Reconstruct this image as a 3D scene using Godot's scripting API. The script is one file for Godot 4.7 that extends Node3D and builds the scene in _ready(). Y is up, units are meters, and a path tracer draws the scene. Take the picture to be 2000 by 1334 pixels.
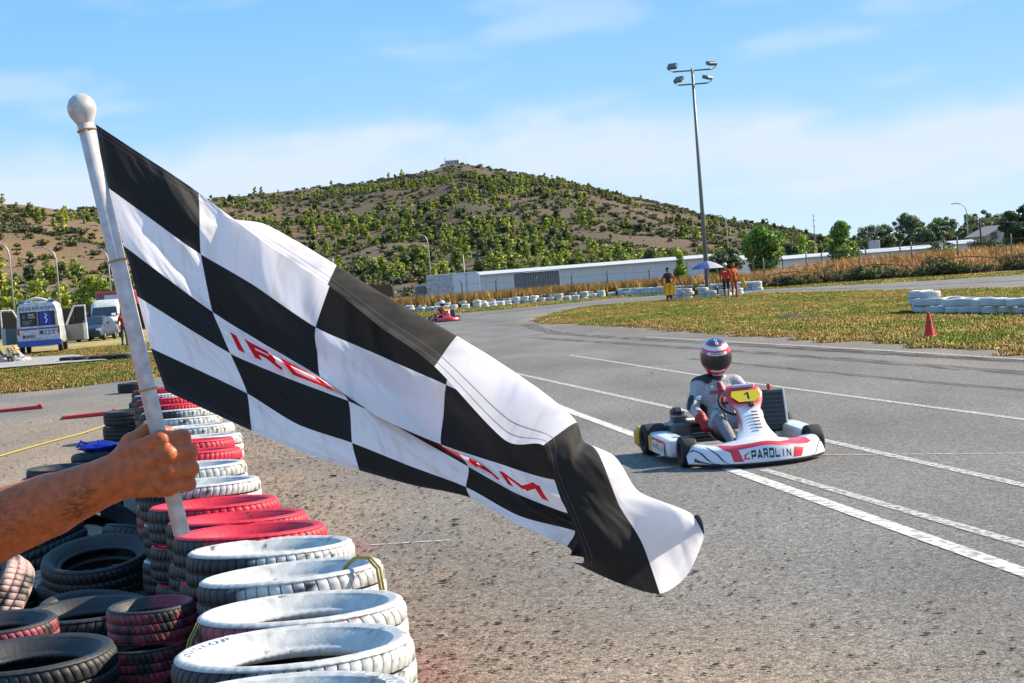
extends Node3D
# A kart track on a sunny day: a hand waves a chequered flag over a tyre wall as a kart comes past.

var rng := RandomNumberGenerator.new()
var used := {}
var M := {}
var T := {}
var trng := RandomNumberGenerator.new()

# ---------------------------------------------------------------- names, things, parts
func numbered(called: String) -> String:
	used[called] = int(used.get(called, -1)) + 1
	return called if used[called] == 0 else "%s_%03d" % [called, used[called]]

func tag(o: Node3D, label: String, category: String, group := "", kind := "") -> Node3D:
	if label: o.set_meta("label", label)
	if category: o.set_meta("category", category)
	if group: o.set_meta("group", group)
	if kind: o.set_meta("kind", kind)
	return o

func thing(called: String, label: String, category: String, at := Vector3.ZERO, turn := 0.0, group := "") -> Node3D:
	var o := Node3D.new()
	o.name = numbered(called)
	add_child(o)
	o.position = at
	o.rotation.y = turn
	return tag(o, label, category, group)

func part(parent: Node3D, called: String, mesh: Mesh, m: Material, xf := Transform3D()) -> MeshInstance3D:
	var o := MeshInstance3D.new()
	o.name = called if parent != self else numbered(called)
	o.mesh = mesh
	o.material_override = m
	o.transform = xf
	parent.add_child(o, true)
	return o

func setting(called: String, mesh: Mesh, m: Material, xf := Transform3D()) -> MeshInstance3D:
	var o := part(self, called, mesh, m, xf)
	o.set_meta("kind", "structure")
	return o

func copy(o: Node3D, label := "", group := "") -> Node3D:
	var c: Node3D = o.duplicate()
	c.name = numbered(String(o.get_meta("stem")) if o.has_meta("stem") else String(o.name))
	add_child(c)
	if label: c.set_meta("label", label)
	if group: c.set_meta("group", group)
	return c

func scatter(parent: Node3D, called: String, mesh: Mesh, m: Material, xfs: Array, cols: Array) -> MultiMeshInstance3D:
	var mm := MultiMesh.new()
	mm.transform_format = MultiMesh.TRANSFORM_3D
	mm.use_colors = true
	mm.mesh = mesh
	mm.instance_count = xfs.size()
	for i in xfs.size():
		mm.set_instance_transform(i, xfs[i])
		mm.set_instance_color(i, cols[i])
	var o := MultiMeshInstance3D.new()
	o.multimesh = mm
	o.material_override = m
	o.name = numbered(called) if parent == self else called
	parent.add_child(o, true)
	o.set_meta("kind", "stuff")
	return o

# ---------------------------------------------------------------- materials
func lin(r: float, g: float, b: float) -> Color:
	return Color(r, g, b).linear_to_srgb()

func mat(r: float, g: float, b: float, rough := 0.7, metal := 0.0, grain := "", scale := 1.0) -> StandardMaterial3D:
	var m := StandardMaterial3D.new()
	m.albedo_color = lin(r, g, b)
	m.roughness = rough
	m.metallic = metal
	m.cull_mode = BaseMaterial3D.CULL_DISABLED
	if grain:
		m.albedo_texture = T[grain]
		m.uv1_triplanar = true
		m.uv1_scale = Vector3.ONE * scale
	return m

func vmat(rough := 0.8, grain := "", scale := 1.0) -> StandardMaterial3D:
	var m := mat(1, 1, 1, rough, 0.0, grain, scale)
	m.albedo_color = Color.WHITE
	m.vertex_color_use_as_albedo = true
	return m

func gloss(m: StandardMaterial3D, amount := 0.8) -> StandardMaterial3D:
	m.clearcoat_enabled = true
	m.clearcoat = amount
	m.clearcoat_roughness = 0.08
	return m

func relief(m: StandardMaterial3D, tex: String, cm: float) -> StandardMaterial3D:
	m.heightmap_enabled = true
	m.heightmap_texture = T[tex]
	m.heightmap_scale = cm
	return m

func noise_tex(sd: int, freq: float, lo: float, hi: float, octaves := 4, size := 512, kind := FastNoiseLite.TYPE_SIMPLEX_SMOOTH) -> NoiseTexture2D:
	var n := FastNoiseLite.new()
	n.seed = sd
	n.frequency = freq
	n.noise_type = kind
	n.fractal_octaves = octaves
	var t := NoiseTexture2D.new()
	t.width = size
	t.height = size
	t.seamless = true
	t.noise = n
	var g := Gradient.new()
	g.set_color(0, Color(lo, lo, lo))
	g.set_color(1, Color(hi, hi, hi))
	t.color_ramp = g
	return t

func ramp_tex(sd: int, freq: float, cols: Array, octaves := 5, size := 1024) -> NoiseTexture2D:
	var t := noise_tex(sd, freq, 0, 1, octaves, size)
	var g := Gradient.new()
	g.offsets = PackedFloat32Array(cols.map(func(c): return c[0]))
	g.colors = PackedColorArray(cols.map(func(c): return c[1]))
	t.color_ramp = g
	return t

func speckle_tex(sd: int, size: int, lo: float, hi: float, chips: float) -> ImageTexture:
	# stone chips in a binder: single grains and some larger pale ones
	var r := RandomNumberGenerator.new()
	r.seed = sd
	var d := PackedByteArray()
	d.resize(size * size * 3)
	var n := FastNoiseLite.new()
	n.frequency = 0.06
	n.seed = sd
	var im := n.get_seamless_image(size, size)
	var stones := PackedFloat32Array()      # coarser stones, four grains across
	for i in (size / 4) * (size / 4): stones.append(r.randfn(1.0, 0.10))
	for i in size * size:
		var base := im.get_pixel(i % size, i / size).r
		var v := lerpf(lo, hi, clampf(r.randfn(0.5, 0.24), 0, 1)) * (0.86 + 0.28 * base) * stones[(i / size / 4) * (size / 4) + (i % size) / 4]
		if r.randf() < chips: v *= 1.45
		if r.randf() < chips: v *= 0.45
		var warm := r.randfn(0, 0.025)
		d[i * 3] = int(clampf(v * (1.0 + warm), 0, 1) * 255)
		d[i * 3 + 1] = int(clampf(v, 0, 1) * 255)
		d[i * 3 + 2] = int(clampf(v * (1.0 - warm), 0, 1) * 255)
	return ImageTexture.create_from_image(Image.create_from_data(size, size, false, Image.FORMAT_RGB8, d))

# ---------------------------------------------------------------- mesh tools
class B:
	var st := SurfaceTool.new()
	var col := Color.WHITE
	func _init(smooth := false) -> void:
		st.begin(Mesh.PRIMITIVE_TRIANGLES)
		st.set_smooth_group(0 if smooth else -1)
	func vx(p: Vector3, uv := Vector2.ZERO) -> void:
		st.set_color(col)
		st.set_uv(uv)
		st.add_vertex(p)
	func tri(a: Vector3, b: Vector3, c: Vector3) -> void:
		vx(a); vx(b); vx(c)
	func quad(a: Vector3, b: Vector3, c: Vector3, d: Vector3) -> B:   # clockwise seen from outside
		vx(a, Vector2(0, 0)); vx(b, Vector2(1, 0)); vx(c, Vector2(1, 1))
		vx(a, Vector2(0, 0)); vx(c, Vector2(1, 1)); vx(d, Vector2(0, 1))
		return self
	func out_poly(pts: Array, middle: Vector3) -> void:                # a convex face turned away from middle
		var n: Vector3 = (pts[1] - pts[0]).cross(pts[2] - pts[0])
		if n.dot(pts[0] - middle) > 0: pts.reverse()
		for i in range(1, pts.size() - 1): tri(pts[0], pts[i], pts[i + 1])
	func box(c: Vector3, s: Vector3, bev := 0.0, t := Basis()) -> B:
		var h := s / 2
		bev = minf(bev, minf(h.x, minf(h.y, h.z)) * 0.95)
		if bev <= 0.0:
			var p := []
			for i in 8: p.append(c + t * Vector3(h.x if i & 1 else -h.x, h.y if i & 2 else -h.y, h.z if i & 4 else -h.z))
			for f in [[0, 1, 3, 2], [4, 5, 7, 6], [0, 1, 5, 4], [2, 3, 7, 6], [0, 2, 6, 4], [1, 3, 7, 5]]:
				out_poly([p[f[0]], p[f[1]], p[f[2]], p[f[3]]], c)
			return self
		for a in 3:
			var b := (a + 1) % 3
			var d := (a + 2) % 3
			for sg in [-1.0, 1.0]:
				var f := []
				for q in [[-1, -1], [1, -1], [1, 1], [-1, 1]]:
					var v := Vector3()
					v[a] = sg * h[a]; v[b] = q[0] * (h[b] - bev); v[d] = q[1] * (h[d] - bev)
					f.append(c + t * v)
				out_poly(f, c)
			for s1 in [-1.0, 1.0]:
				for s2 in [-1.0, 1.0]:
					var f := []
					for q in [[0, -1], [1, -1], [1, 1], [0, 1]]:
						var v := Vector3()
						v[a] = q[1] * (h[a] - bev)
						v[b] = s1 * (h[b] - (bev if q[0] else 0.0)); v[d] = s2 * (h[d] - (0.0 if q[0] else bev))
						f.append(c + t * v)
					out_poly(f, c)
		for i in 8:
			var sx := 1.0 if i & 1 else -1.0
			var sy := 1.0 if i & 2 else -1.0
			var sz := 1.0 if i & 4 else -1.0
			out_poly([c + t * Vector3(sx * h.x, sy * (h.y - bev), sz * (h.z - bev)), c + t * Vector3(sx * (h.x - bev), sy * h.y, sz * (h.z - bev)), c + t * Vector3(sx * (h.x - bev), sy * (h.y - bev), sz * h.z)], c)
		return self
	func prism(poly: PackedVector2Array, z0: float, z1: float, t := Transform3D()) -> B:   # polygon in xy drawn out along z
		if not Geometry2D.is_polygon_clockwise(poly):
			poly = poly.duplicate(); poly.reverse()
		var ix := Geometry2D.triangulate_polygon(poly)
		var za := minf(z0, z1)
		var zb := maxf(z0, z1)
		for i in range(0, ix.size(), 3):
			var p := [poly[ix[i]], poly[ix[i + 1]], poly[ix[i + 2]]]
			if (p[1] - p[0]).cross(p[2] - p[0]) > 0: p.reverse()
			tri(t * Vector3(p[0].x, p[0].y, zb), t * Vector3(p[1].x, p[1].y, zb), t * Vector3(p[2].x, p[2].y, zb))
			tri(t * Vector3(p[2].x, p[2].y, za), t * Vector3(p[1].x, p[1].y, za), t * Vector3(p[0].x, p[0].y, za))
		for i in poly.size():
			var a := poly[i]
			var b := poly[(i + 1) % poly.size()]
			quad(t * Vector3(a.x, a.y, zb), t * Vector3(a.x, a.y, za), t * Vector3(b.x, b.y, za), t * Vector3(b.x, b.y, zb))
		return self
	func tube(pts: Array, rads: Array, n := 8) -> B:
		var rings := []
		var side := Vector3.ZERO
		for i in pts.size():
			var d: Vector3 = (pts[mini(i + 1, pts.size() - 1)] - pts[maxi(i - 1, 0)]).normalized()
			if side == Vector3.ZERO: side = d.cross(Vector3.UP if absf(d.y) < 0.9 else Vector3.RIGHT).normalized()
			side = (side - d * side.dot(d)).normalized()
			var up := side.cross(d)
			var r := []
			for k in n:
				var a := TAU * k / n
				r.append(pts[i] + (side * cos(a) + up * sin(a)) * float(rads[mini(i, rads.size() - 1)]))
			rings.append(r)
		for i in pts.size() - 1:
			var mid: Vector3 = (pts[i] + pts[i + 1]) / 2
			for k in n:
				var k2 := (k + 1) % n
				out_poly([rings[i][k], rings[i][k2], rings[i + 1][k2], rings[i + 1][k]], mid)
		out_poly(rings[0].duplicate(), pts[1])
		out_poly(rings[-1].duplicate(), pts[-2])
		return self
	func done() -> ArrayMesh:
		st.generate_normals()
		return st.commit()

# a smooth sheet of nu x nv points (u runs fastest); wrapped sheets close on themselves
func sheet(p: PackedVector3Array, nu: int, nv: int, wrap_u := false, wrap_v := false, cols := PackedColorArray(), uvs := PackedVector2Array(), flip := false) -> ArrayMesh:
	var ix := PackedInt32Array()
	for j in (nv if wrap_v else nv - 1):
		var j2 := (j + 1) % nv
		for i in (nu if wrap_u else nu - 1):
			var i2 := (i + 1) % nu
			var a := j * nu + i
			var b := j * nu + i2
			var c := j2 * nu + i2
			var d := j2 * nu + i
			ix.append_array([a, c, b, a, d, c] if flip else [a, b, c, a, c, d])
	return solid(p, ix, cols, uvs)

func solid(p: PackedVector3Array, ix: PackedInt32Array, cols := PackedColorArray(), uvs := PackedVector2Array()) -> ArrayMesh:
	var nrm := PackedVector3Array()
	nrm.resize(p.size())
	for i in range(0, ix.size(), 3):
		var n := (p[ix[i + 2]] - p[ix[i]]).cross(p[ix[i + 1]] - p[ix[i]])
		nrm[ix[i]] += n
		nrm[ix[i + 1]] += n
		nrm[ix[i + 2]] += n
	for i in nrm.size(): nrm[i] = nrm[i].normalized() if nrm[i].length_squared() > 0 else Vector3.UP
	var a := []
	a.resize(Mesh.ARRAY_MAX)
	a[Mesh.ARRAY_VERTEX] = p
	a[Mesh.ARRAY_NORMAL] = nrm
	a[Mesh.ARRAY_INDEX] = ix
	if cols.size(): a[Mesh.ARRAY_COLOR] = cols
	if uvs.size(): a[Mesh.ARRAY_TEX_UV] = uvs
	var m := ArrayMesh.new()
	m.add_surface_from_arrays(Mesh.PRIMITIVE_TRIANGLES, a)
	return m

# profile of (radius, height) from top outside to bottom, spun round y
func lathe(profile: Array, n := 24, closed := false) -> ArrayMesh:
	var p := PackedVector3Array()
	for q in profile:
		for k in n:
			var a := TAU * k / n
			p.append(Vector3(q[0] * cos(a), q[1], q[0] * sin(a)))
	return sheet(p, n, profile.size(), true, closed)

# cross-sections (arrays of equal length) joined into a skin, ends capped
func loft(rings: Array, cols := PackedColorArray()) -> ArrayMesh:
	var n: int = rings[0].size()
	var p := PackedVector3Array()
	for r in rings: p.append_array(PackedVector3Array(r))
	var ix := PackedInt32Array()
	for j in rings.size() - 1:
		for i in n:
			var i2 := (i + 1) % n
			ix.append_array([j * n + i, j * n + i2, (j + 1) * n + i2, j * n + i, (j + 1) * n + i2, (j + 1) * n + i])
	for e in [0, rings.size() - 1]:
		var c := Vector3()
		for q in rings[e]: c += q
		p.append(c / n)
		for i in n:
			var i2 := (i + 1) % n
			ix.append_array([p.size() - 1, e * n + i2, e * n + i] if e == 0 else [p.size() - 1, e * n + i, e * n + i2])
	return solid(p, ix, cols)

# tapered capsules melted into one skin; bone: [a, b, radius a, radius b, colour]
func melt(bones: Array, cell: float, k: float) -> ArrayMesh:
	var lo := Vector3.ONE * 1e9
	var hi := -lo
	for b in bones:
		var r := maxf(b[2], b[3]) + cell * 2
		lo = lo.min(b[0] - Vector3.ONE * r).min(b[1] - Vector3.ONE * r)
		hi = hi.max(b[0] + Vector3.ONE * r).max(b[1] + Vector3.ONE * r)
	var nx := int((hi.x - lo.x) / cell) + 2
	var ny := int((hi.y - lo.y) / cell) + 2
	var nz := int((hi.z - lo.z) / cell) + 2
	var f := PackedFloat32Array()
	f.resize(nx * ny * nz)
	f.fill(1.0)
	for b in bones:
		var a: Vector3 = b[0]
		var ra: float = b[2]
		var dr: float = b[3] - b[2]
		var ab: Vector3 = b[1] - a
		var l2 := maxf(ab.length_squared(), 1e-9)
		var r := maxf(b[2], b[3]) + k + cell * 1.5
		var p0: Vector3 = (a.min(b[1]) - Vector3.ONE * r - lo) / cell
		var p1: Vector3 = (a.max(b[1]) + Vector3.ONE * r - lo) / cell
		for z in range(maxi(0, int(p0.z)), mini(nz, int(p1.z) + 2)):
			for y in range(maxi(0, int(p0.y)), mini(ny, int(p1.y) + 2)):
				var at := (z * ny + y) * nx
				for x in range(maxi(0, int(p0.x)), mini(nx, int(p1.x) + 2)):
					var q := lo + Vector3(x, y, z) * cell - a
					var t := clampf(q.dot(ab) / l2, 0.0, 1.0)
					var d := (q - ab * t).length() - ra - dr * t
					var o := f[at + x]
					var h := maxf(k - absf(o - d), 0.0) / k
					f[at + x] = minf(o, d) - h * h * k * 0.25
	var ids := PackedInt32Array()
	ids.resize(f.size())
	ids.fill(-1)
	var p := PackedVector3Array()
	var cols := PackedColorArray()
	var step := [1, nx, nx * ny]
	var off := PackedInt32Array()
	for i in 8: off.append((1 if i & 1 else 0) + (nx if i & 2 else 0) + (nx * ny if i & 4 else 0))
	for z in nz - 1:
		for y in ny - 1:
			var row := (z * ny + y) * nx
			for x in nx - 1:
				var at := row + x
				var inside := 0
				for i in 8:
					if f[at + off[i]] < 0: inside += 1
				if inside == 0 or inside == 8: continue
				var sum := Vector3()
				var cnt := 0
				for ax in 3:
					for i in 8:
						if i & (1 << ax): continue
						var v0 := f[at + off[i]]
						var v1 := f[at + off[i] + step[ax]]
						if (v0 < 0) == (v1 < 0): continue
						var q := Vector3(1 if i & 1 else 0, 1 if i & 2 else 0, 1 if i & 4 else 0)
						q[ax] = v0 / (v0 - v1)
						sum += q
						cnt += 1
				ids[at] = p.size()
				var pos := lo + (Vector3(x, y, z) + sum / cnt) * cell
				p.append(pos)
				var best := 1e9
				var c := Color.WHITE
				for b in bones:
					var ab: Vector3 = b[1] - b[0]
					var t := clampf((pos - b[0]).dot(ab) / maxf(ab.length_squared(), 1e-9), 0.0, 1.0)
					var d: float = (pos - b[0] - ab * t).length() - lerpf(b[2], b[3], t)
					if d < best:
						best = d
						c = b[4]
				cols.append(c)
	var ix := PackedInt32Array()
	for z in range(1, nz - 1):
		for y in range(1, ny - 1):
			for x in range(1, nx - 1):
				var at := (z * ny + y) * nx + x
				for ax in 3:
					var v0 := f[at]
					var v1 := f[at + step[ax]]
					if (v0 < 0) == (v1 < 0): continue
					var u: int = step[(ax + 1) % 3]
					var w: int = step[(ax + 2) % 3]
					var a := ids[at]
					var b := ids[at - u]
					var c := ids[at - u - w]
					var d := ids[at - w]
					if a < 0 or b < 0 or c < 0 or d < 0: continue
					if v0 < 0: ix.append_array([a, c, b, a, d, c])
					else: ix.append_array([a, b, c, a, c, d])
	return solid(p, ix, cols)

# flat polygon on the ground, cut fine enough for vertex colours
func ground_poly(poly: PackedVector2Array, y: float, cell := 0.0, shade = null) -> ArrayMesh:
	var b := B.new(true)
	var put := func(pl: PackedVector2Array):
		var ix := Geometry2D.triangulate_polygon(pl)
		for i in range(0, ix.size(), 3):
			var q := [pl[ix[i]], pl[ix[i + 1]], pl[ix[i + 2]]]
			if (q[1] - q[0]).cross(q[2] - q[0]) < 0: q.reverse()
			for v in q:
				if shade != null: b.col = shade.call(v)
				b.vx(Vector3(v.x, y, v.y), v)
	if cell <= 0:
		put.call(poly)
		return b.done()
	var r := Rect2(poly[0], Vector2.ZERO)
	for q in poly: r = r.expand(q)
	for j in int(r.size.y / cell) + 1:
		for i in int(r.size.x / cell) + 1:
			var c := r.position + Vector2(i, j) * cell
			for piece in Geometry2D.intersect_polygons(poly, PackedVector2Array([c, c + Vector2(cell, 0), c + Vector2(cell, cell), c + Vector2(0, cell)])): put.call(piece)
	return b.done()

func strip(pts: Array, width: float, y: float) -> ArrayMesh:   # a painted or rubbed line along ground points
	var p := PackedVector3Array()
	var uv := PackedVector2Array()
	var run := 0.0
	for i in pts.size():
		var d: Vector2 = (pts[mini(i + 1, pts.size() - 1)] - pts[maxi(i - 1, 0)]).normalized()
		var s := Vector2(-d.y, d.x) * width / 2
		if i: run += pts[i].distance_to(pts[i - 1])
		for sg in [-1, 1]:
			var q: Vector2 = pts[i] + s * sg
			p.append(Vector3(q.x, y, q.y))
			uv.append(Vector2(0.5 + 0.5 * sg, run))
	return sheet(p, 2, pts.size(), false, false, PackedColorArray(), uv)

# ---------------------------------------------------------------- lettering
func glyphs(text: String, bold := true, face := "Droid Sans") -> Array:   # [triangles in a 1-high box, width]
	var f := SystemFont.new()
	f.font_names = PackedStringArray([face])
	f.font_weight = 700 if bold else 400
	var t := TextMesh.new()
	t.font = f
	t.text = text
	t.font_size = 48
	t.pixel_size = 0.02
	t.depth = 0.0
	var a := t.get_mesh_arrays()
	var v: PackedVector3Array = a[Mesh.ARRAY_VERTEX]
	var ix: PackedInt32Array = a[Mesh.ARRAY_INDEX] if a[Mesh.ARRAY_INDEX] != null else PackedInt32Array(range(v.size()))
	var out := PackedVector2Array()
	var r := Rect2(v[0].x, v[0].y, 0, 0)
	for q in v: r = r.expand(Vector2(q.x, q.y))
	for i in ix: out.append(Vector2((v[i].x - r.position.x) / r.size.y, (v[i].y - r.position.y) / r.size.y))
	return [out, r.size.x / r.size.y]

func stamp(im: Image, text: String, box: Rect2, c: Color, bold := true, slant := 0.0) -> void:   # print filling a box of pixels
	var g := glyphs(text, bold)
	var t: PackedVector2Array = g[0]
	for i in range(0, t.size(), 3):
		var q := []
		for k in 3: q.append(box.position + Vector2((t[i + k].x / g[1] + slant * t[i + k].y) * box.size.x, (1.0 - t[i + k].y) * box.size.y))
		fill_tri(im, q[0], q[1], q[2], c)

func fill_tri(im: Image, a: Vector2, b: Vector2, c: Vector2, col: Color) -> void:
	var area := (b - a).cross(c - a)
	if absf(area) < 1e-6: return
	for y in range(maxi(0, int(minf(a.y, minf(b.y, c.y)))), mini(im.get_height(), int(maxf(a.y, maxf(b.y, c.y))) + 1)):
		for x in range(maxi(0, int(minf(a.x, minf(b.x, c.x)))), mini(im.get_width(), int(maxf(a.x, maxf(b.x, c.x))) + 1)):
			var p := Vector2(x + 0.5, y + 0.5)
			var w0 := (b - a).cross(p - a) / area
			var w1 := (c - b).cross(p - b) / area
			var w2 := (a - c).cross(p - c) / area
			if w0 >= -0.001 and w1 >= -0.001 and w2 >= -0.001: im.set_pixel(x, y, col)

func fill_poly(im: Image, poly: Array, col: Color) -> void:
	var pl := PackedVector2Array(poly)
	var ix := Geometry2D.triangulate_polygon(pl)
	for i in range(0, ix.size(), 3): fill_tri(im, pl[ix[i]], pl[ix[i + 1]], pl[ix[i + 2]], col)

# block capitals drawn with strokes, for wide sporting lettering; box of pixels, stroke thickness as a share of the height
const STROKES := {"I": [[0.5, 0, 0.5, 1]], "R": [[0.12, 0, 0.12, 1], [0, 0.06, 0.85, 0.06], [0.85, 0.06, 0.85, 0.5], [0.1, 0.52, 0.9, 0.52], [0.5, 0.52, 0.95, 1]], "O": [[0.1, 0, 0.1, 1], [0.9, 0, 0.9, 1], [0, 0.07, 1, 0.07], [0, 0.93, 1, 0.93]], "N": [[0.1, 0, 0.1, 1], [0.9, 0, 0.9, 1], [0.1, 0, 0.9, 1]], "T": [[0, 0.08, 1, 0.08], [0.5, 0, 0.5, 1]], "E": [[0.1, 0, 0.1, 1], [0, 0.07, 1, 0.07], [0, 0.5, 0.9, 0.5], [0, 0.93, 1, 0.93]], "A": [[0.5, 0, 0.06, 1], [0.5, 0, 0.94, 1], [0.2, 0.7, 0.8, 0.7]], "M": [[0.09, 0, 0.09, 1], [0.91, 0, 0.91, 1], [0.09, 0, 0.5, 0.75], [0.91, 0, 0.5, 0.75]], "P": [[0.1, 0, 0.1, 1], [0, 0.07, 0.95, 0.07], [0.9, 0.07, 0.9, 0.58], [0, 0.6, 1, 0.6]], "L": [[0.1, 0, 0.1, 1], [0, 0.93, 1, 0.93]]}

func stroke_letter(im: Image, letter: String, box: Rect2, thick: float, c: Color) -> void:
	for s in STROKES[letter]:
		var a := box.position + Vector2(s[0], s[1]) * box.size
		var b := box.position + Vector2(s[2], s[3]) * box.size
		var n := (b - a).normalized().orthogonal() * thick / 2
		fill_poly(im, [a - n, b - n, b + n, a + n], c)

func stroke_word(im: Image, word: String, box: Rect2, thick: float, c: Color) -> void:
	var w := box.size.x / word.length()
	for i in word.length(): stroke_letter(im, word[i], Rect2(box.position.x + i * w + w * 0.08, box.position.y, w * 0.80, box.size.y), thick, c)

func letters(text: String, height: float, depth: float, bold := true) -> ArrayMesh:   # flat cut letters standing in xy, centred, facing +z
	var g := glyphs(text, bold)
	var b := B.new()
	var t: PackedVector2Array = g[0]
	for i in range(0, t.size(), 3):
		var q := []
		for k in 3: q.append(Vector2((t[i + k].x - g[1] / 2) * height, (t[i + k].y - 0.5) * height))
		if (q[1] - q[0]).cross(q[2] - q[0]) > 0: q.reverse()
		b.tri(Vector3(q[0].x, q[0].y, depth), Vector3(q[1].x, q[1].y, depth), Vector3(q[2].x, q[2].y, depth))
	return b.done()

func print_mat(im: Image, rough := 0.5) -> StandardMaterial3D:
	var m := StandardMaterial3D.new()
	m.albedo_texture = ImageTexture.create_from_image(im)
	m.roughness = rough
	m.texture_repeat = false
	m.cull_mode = BaseMaterial3D.CULL_DISABLED
	return m

# ---------------------------------------------------------------- sky
func make_sky() -> ImageTexture:
	var w := 2048
	var h := 1024
	var im := Image.create(w, h, false, Image.FORMAT_RGB8)
	var n := FastNoiseLite.new()
	n.seed = 11
	n.frequency = 0.9
	n.fractal_octaves = 5
	n.fractal_gain = 0.55
	var stops := [[-90, Color(0.62, 0.66, 0.68)], [-1, Color(0.80, 0.875, 0.925)], [0.5, Color(0.79, 0.885, 0.945)], [3.0, Color(0.725, 0.855, 0.945)], [6.5, Color(0.61, 0.795, 0.93)], [10.5, Color(0.51, 0.735, 0.925)], [20, Color(0.48, 0.715, 0.925)], [45, Color(0.46, 0.695, 0.92)], [90, Color(0.45, 0.68, 0.915)]]
	for s in stops:      # stored for the exposure that the camera uses
		var l: Color = s[1].srgb_to_linear()
		s[1] = Color(l.r * 0.60, l.g * 0.60, l.b * 0.60).linear_to_srgb()
	var cloud := Color(0.40, 0.445, 0.535).linear_to_srgb()
	for y in h:
		var el := 90.0 - 180.0 * (y + 0.5) / h
		var c := Color.BLACK
		for i in stops.size() - 1:
			if el >= stops[i][0] and el <= stops[i + 1][0]:
				var t: float = (el - stops[i][0]) / (stops[i + 1][0] - stops[i][0])
				c = stops[i][1].lerp(stops[i + 1][1], t)
		if el < -2.0:
			im.fill_rect(Rect2i(0, y, w, 1), c)
			continue
		var ce := cos(deg_to_rad(el))
		var se := sin(deg_to_rad(el))
		for x in w:
			var az := TAU * ((x + 0.5) / w - 0.5)
			var d := Vector3(sin(az) * ce, se, -cos(az) * ce)
			# a bank of thin high cloud with a soft ragged top, and wisps drawn out sideways over it
			var top := 6.2 + 1.7 * n.get_noise_3d(d.x * 2.2, 3.0, d.z * 2.2) + 1.1 * n.get_noise_3d(d.x * 9.0, 5.0 + d.y * 8.0, d.z * 9.0) + 1.5 * exp(-pow((az + 0.02) / 0.10, 2.0))
			var veil := smoothstep(0.7, -1.1, el - top) * (0.30 + 0.75 * exp(-pow((top - 1.0 - el) / 2.0, 2.0))) * (0.85 + 0.5 * n.get_noise_3d(d.x * 5.0, d.y * 30.0, d.z * 5.0))
			var wisp := smoothstep(0.02, 0.5, n.get_noise_3d(d.x * 6.0 + d.y * 8.0, d.y * 30.0 - 4.0, d.z * 6.0)) * smoothstep(80.0, 8.0, el) * 0.5
			var k := clampf(veil * smoothstep(-1.0, 3.0, el) * 0.85 + wisp * 0.8, 0.0, 0.85)
			im.set_pixel(x, y, c.lerp(cloud, k))
	return ImageTexture.create_from_image(im)

# ---------------------------------------------------------------- the hill
const SKYLINE := [[-0.4282, 0.0789], [-0.3577, 0.0763], [-0.3136, 0.0723], [-0.2956, 0.0703], [-0.2746, 0.0652], [-0.2529, 0.0651], [-0.2214, 0.0657], [-0.1798, 0.0670], [-0.1374, 0.0694], [-0.0913, 0.0708], [-0.0579, 0.0744], [-0.0411, 0.0765], [-0.0349, 0.0787], [-0.0243, 0.0789], [-0.0145, 0.0769], [0.0084, 0.0705], [0.0411, 0.0630], [0.0735, 0.0518], [0.1059, 0.0418], [0.1379, 0.0310], [0.1700, 0.0234], [0.2016, 0.0143], [0.2330, 0.0079], [0.2642, 0.0047], [0.3251, 0.0035], [0.5, 0.004]]
var hill_noise := FastNoiseLite.new()

func skyline(az: float) -> float:
	if az <= SKYLINE[0][0]: return SKYLINE[0][1]
	for i in SKYLINE.size() - 1:
		if az <= SKYLINE[i + 1][0]:
			return lerpf(SKYLINE[i][1], SKYLINE[i + 1][1], (az - SKYLINE[i][0]) / (SKYLINE[i + 1][0] - SKYLINE[i][0]))
	return SKYLINE[-1][1]

func crest(az: float) -> float:
	return lerpf(720.0, 1100.0, smoothstep(-0.27, -0.13, az))

func hill_height(x: float, z: float) -> float:
	var d := Vector2(x, z).length()
	var az := atan2(x, -z)
	var dc := crest(az)
	var df := dc * 0.30
	var t := (d - df) / (dc - df)
	if t <= 0: return -0.4 + 0.0
	var e := skyline(az)
	var bump := hill_noise.get_noise_2d(x, z) * 11.0 * clampf(t * (1.0 - t) * 4.0, 0, 1)
	if t <= 1: return (e * dc + 1.65) * t * (0.72 + 0.28 * t) + bump * minf(1.0, e * 20)
	return (e * dc + 1.65) * maxf(0.0, 1.0 - (t - 1.0) * 1.4)

func make_hill() -> ArrayMesh:
	var nu := 340
	var nv := 90
	var p := PackedVector3Array()
	var c := PackedColorArray()
	var n := FastNoiseLite.new()
	n.seed = 4
	n.frequency = 0.012
	n.fractal_octaves = 5
	for j in nv:
		for i in nu:
			var az := lerpf(-0.75, 0.75, i / (nu - 1.0))
			var dc := crest(az)
			var d := dc * (0.28 + 0.98 * j / (nv - 1.0))
			var x := sin(az) * d
			var z := -cos(az) * d
			p.append(Vector3(x, hill_height(x, z), z))
			var k := n.get_noise_2d(x, z)
			var tan_ := smoothstep(-0.12, -0.24, az)      # the near ridge is bare and rocky, the big hill scrubby
			var earth := Color(0.215, 0.142, 0.088).lerp(Color(0.36, 0.24, 0.13), tan_)
			var scrub := Color(0.105, 0.092, 0.052)
			c.append(earth.lerp(scrub, clampf(0.55 - 0.33 * tan_ + k * 1.3, 0, 1)))
	return sheet(p, nu, nv, false, false, c)

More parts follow.
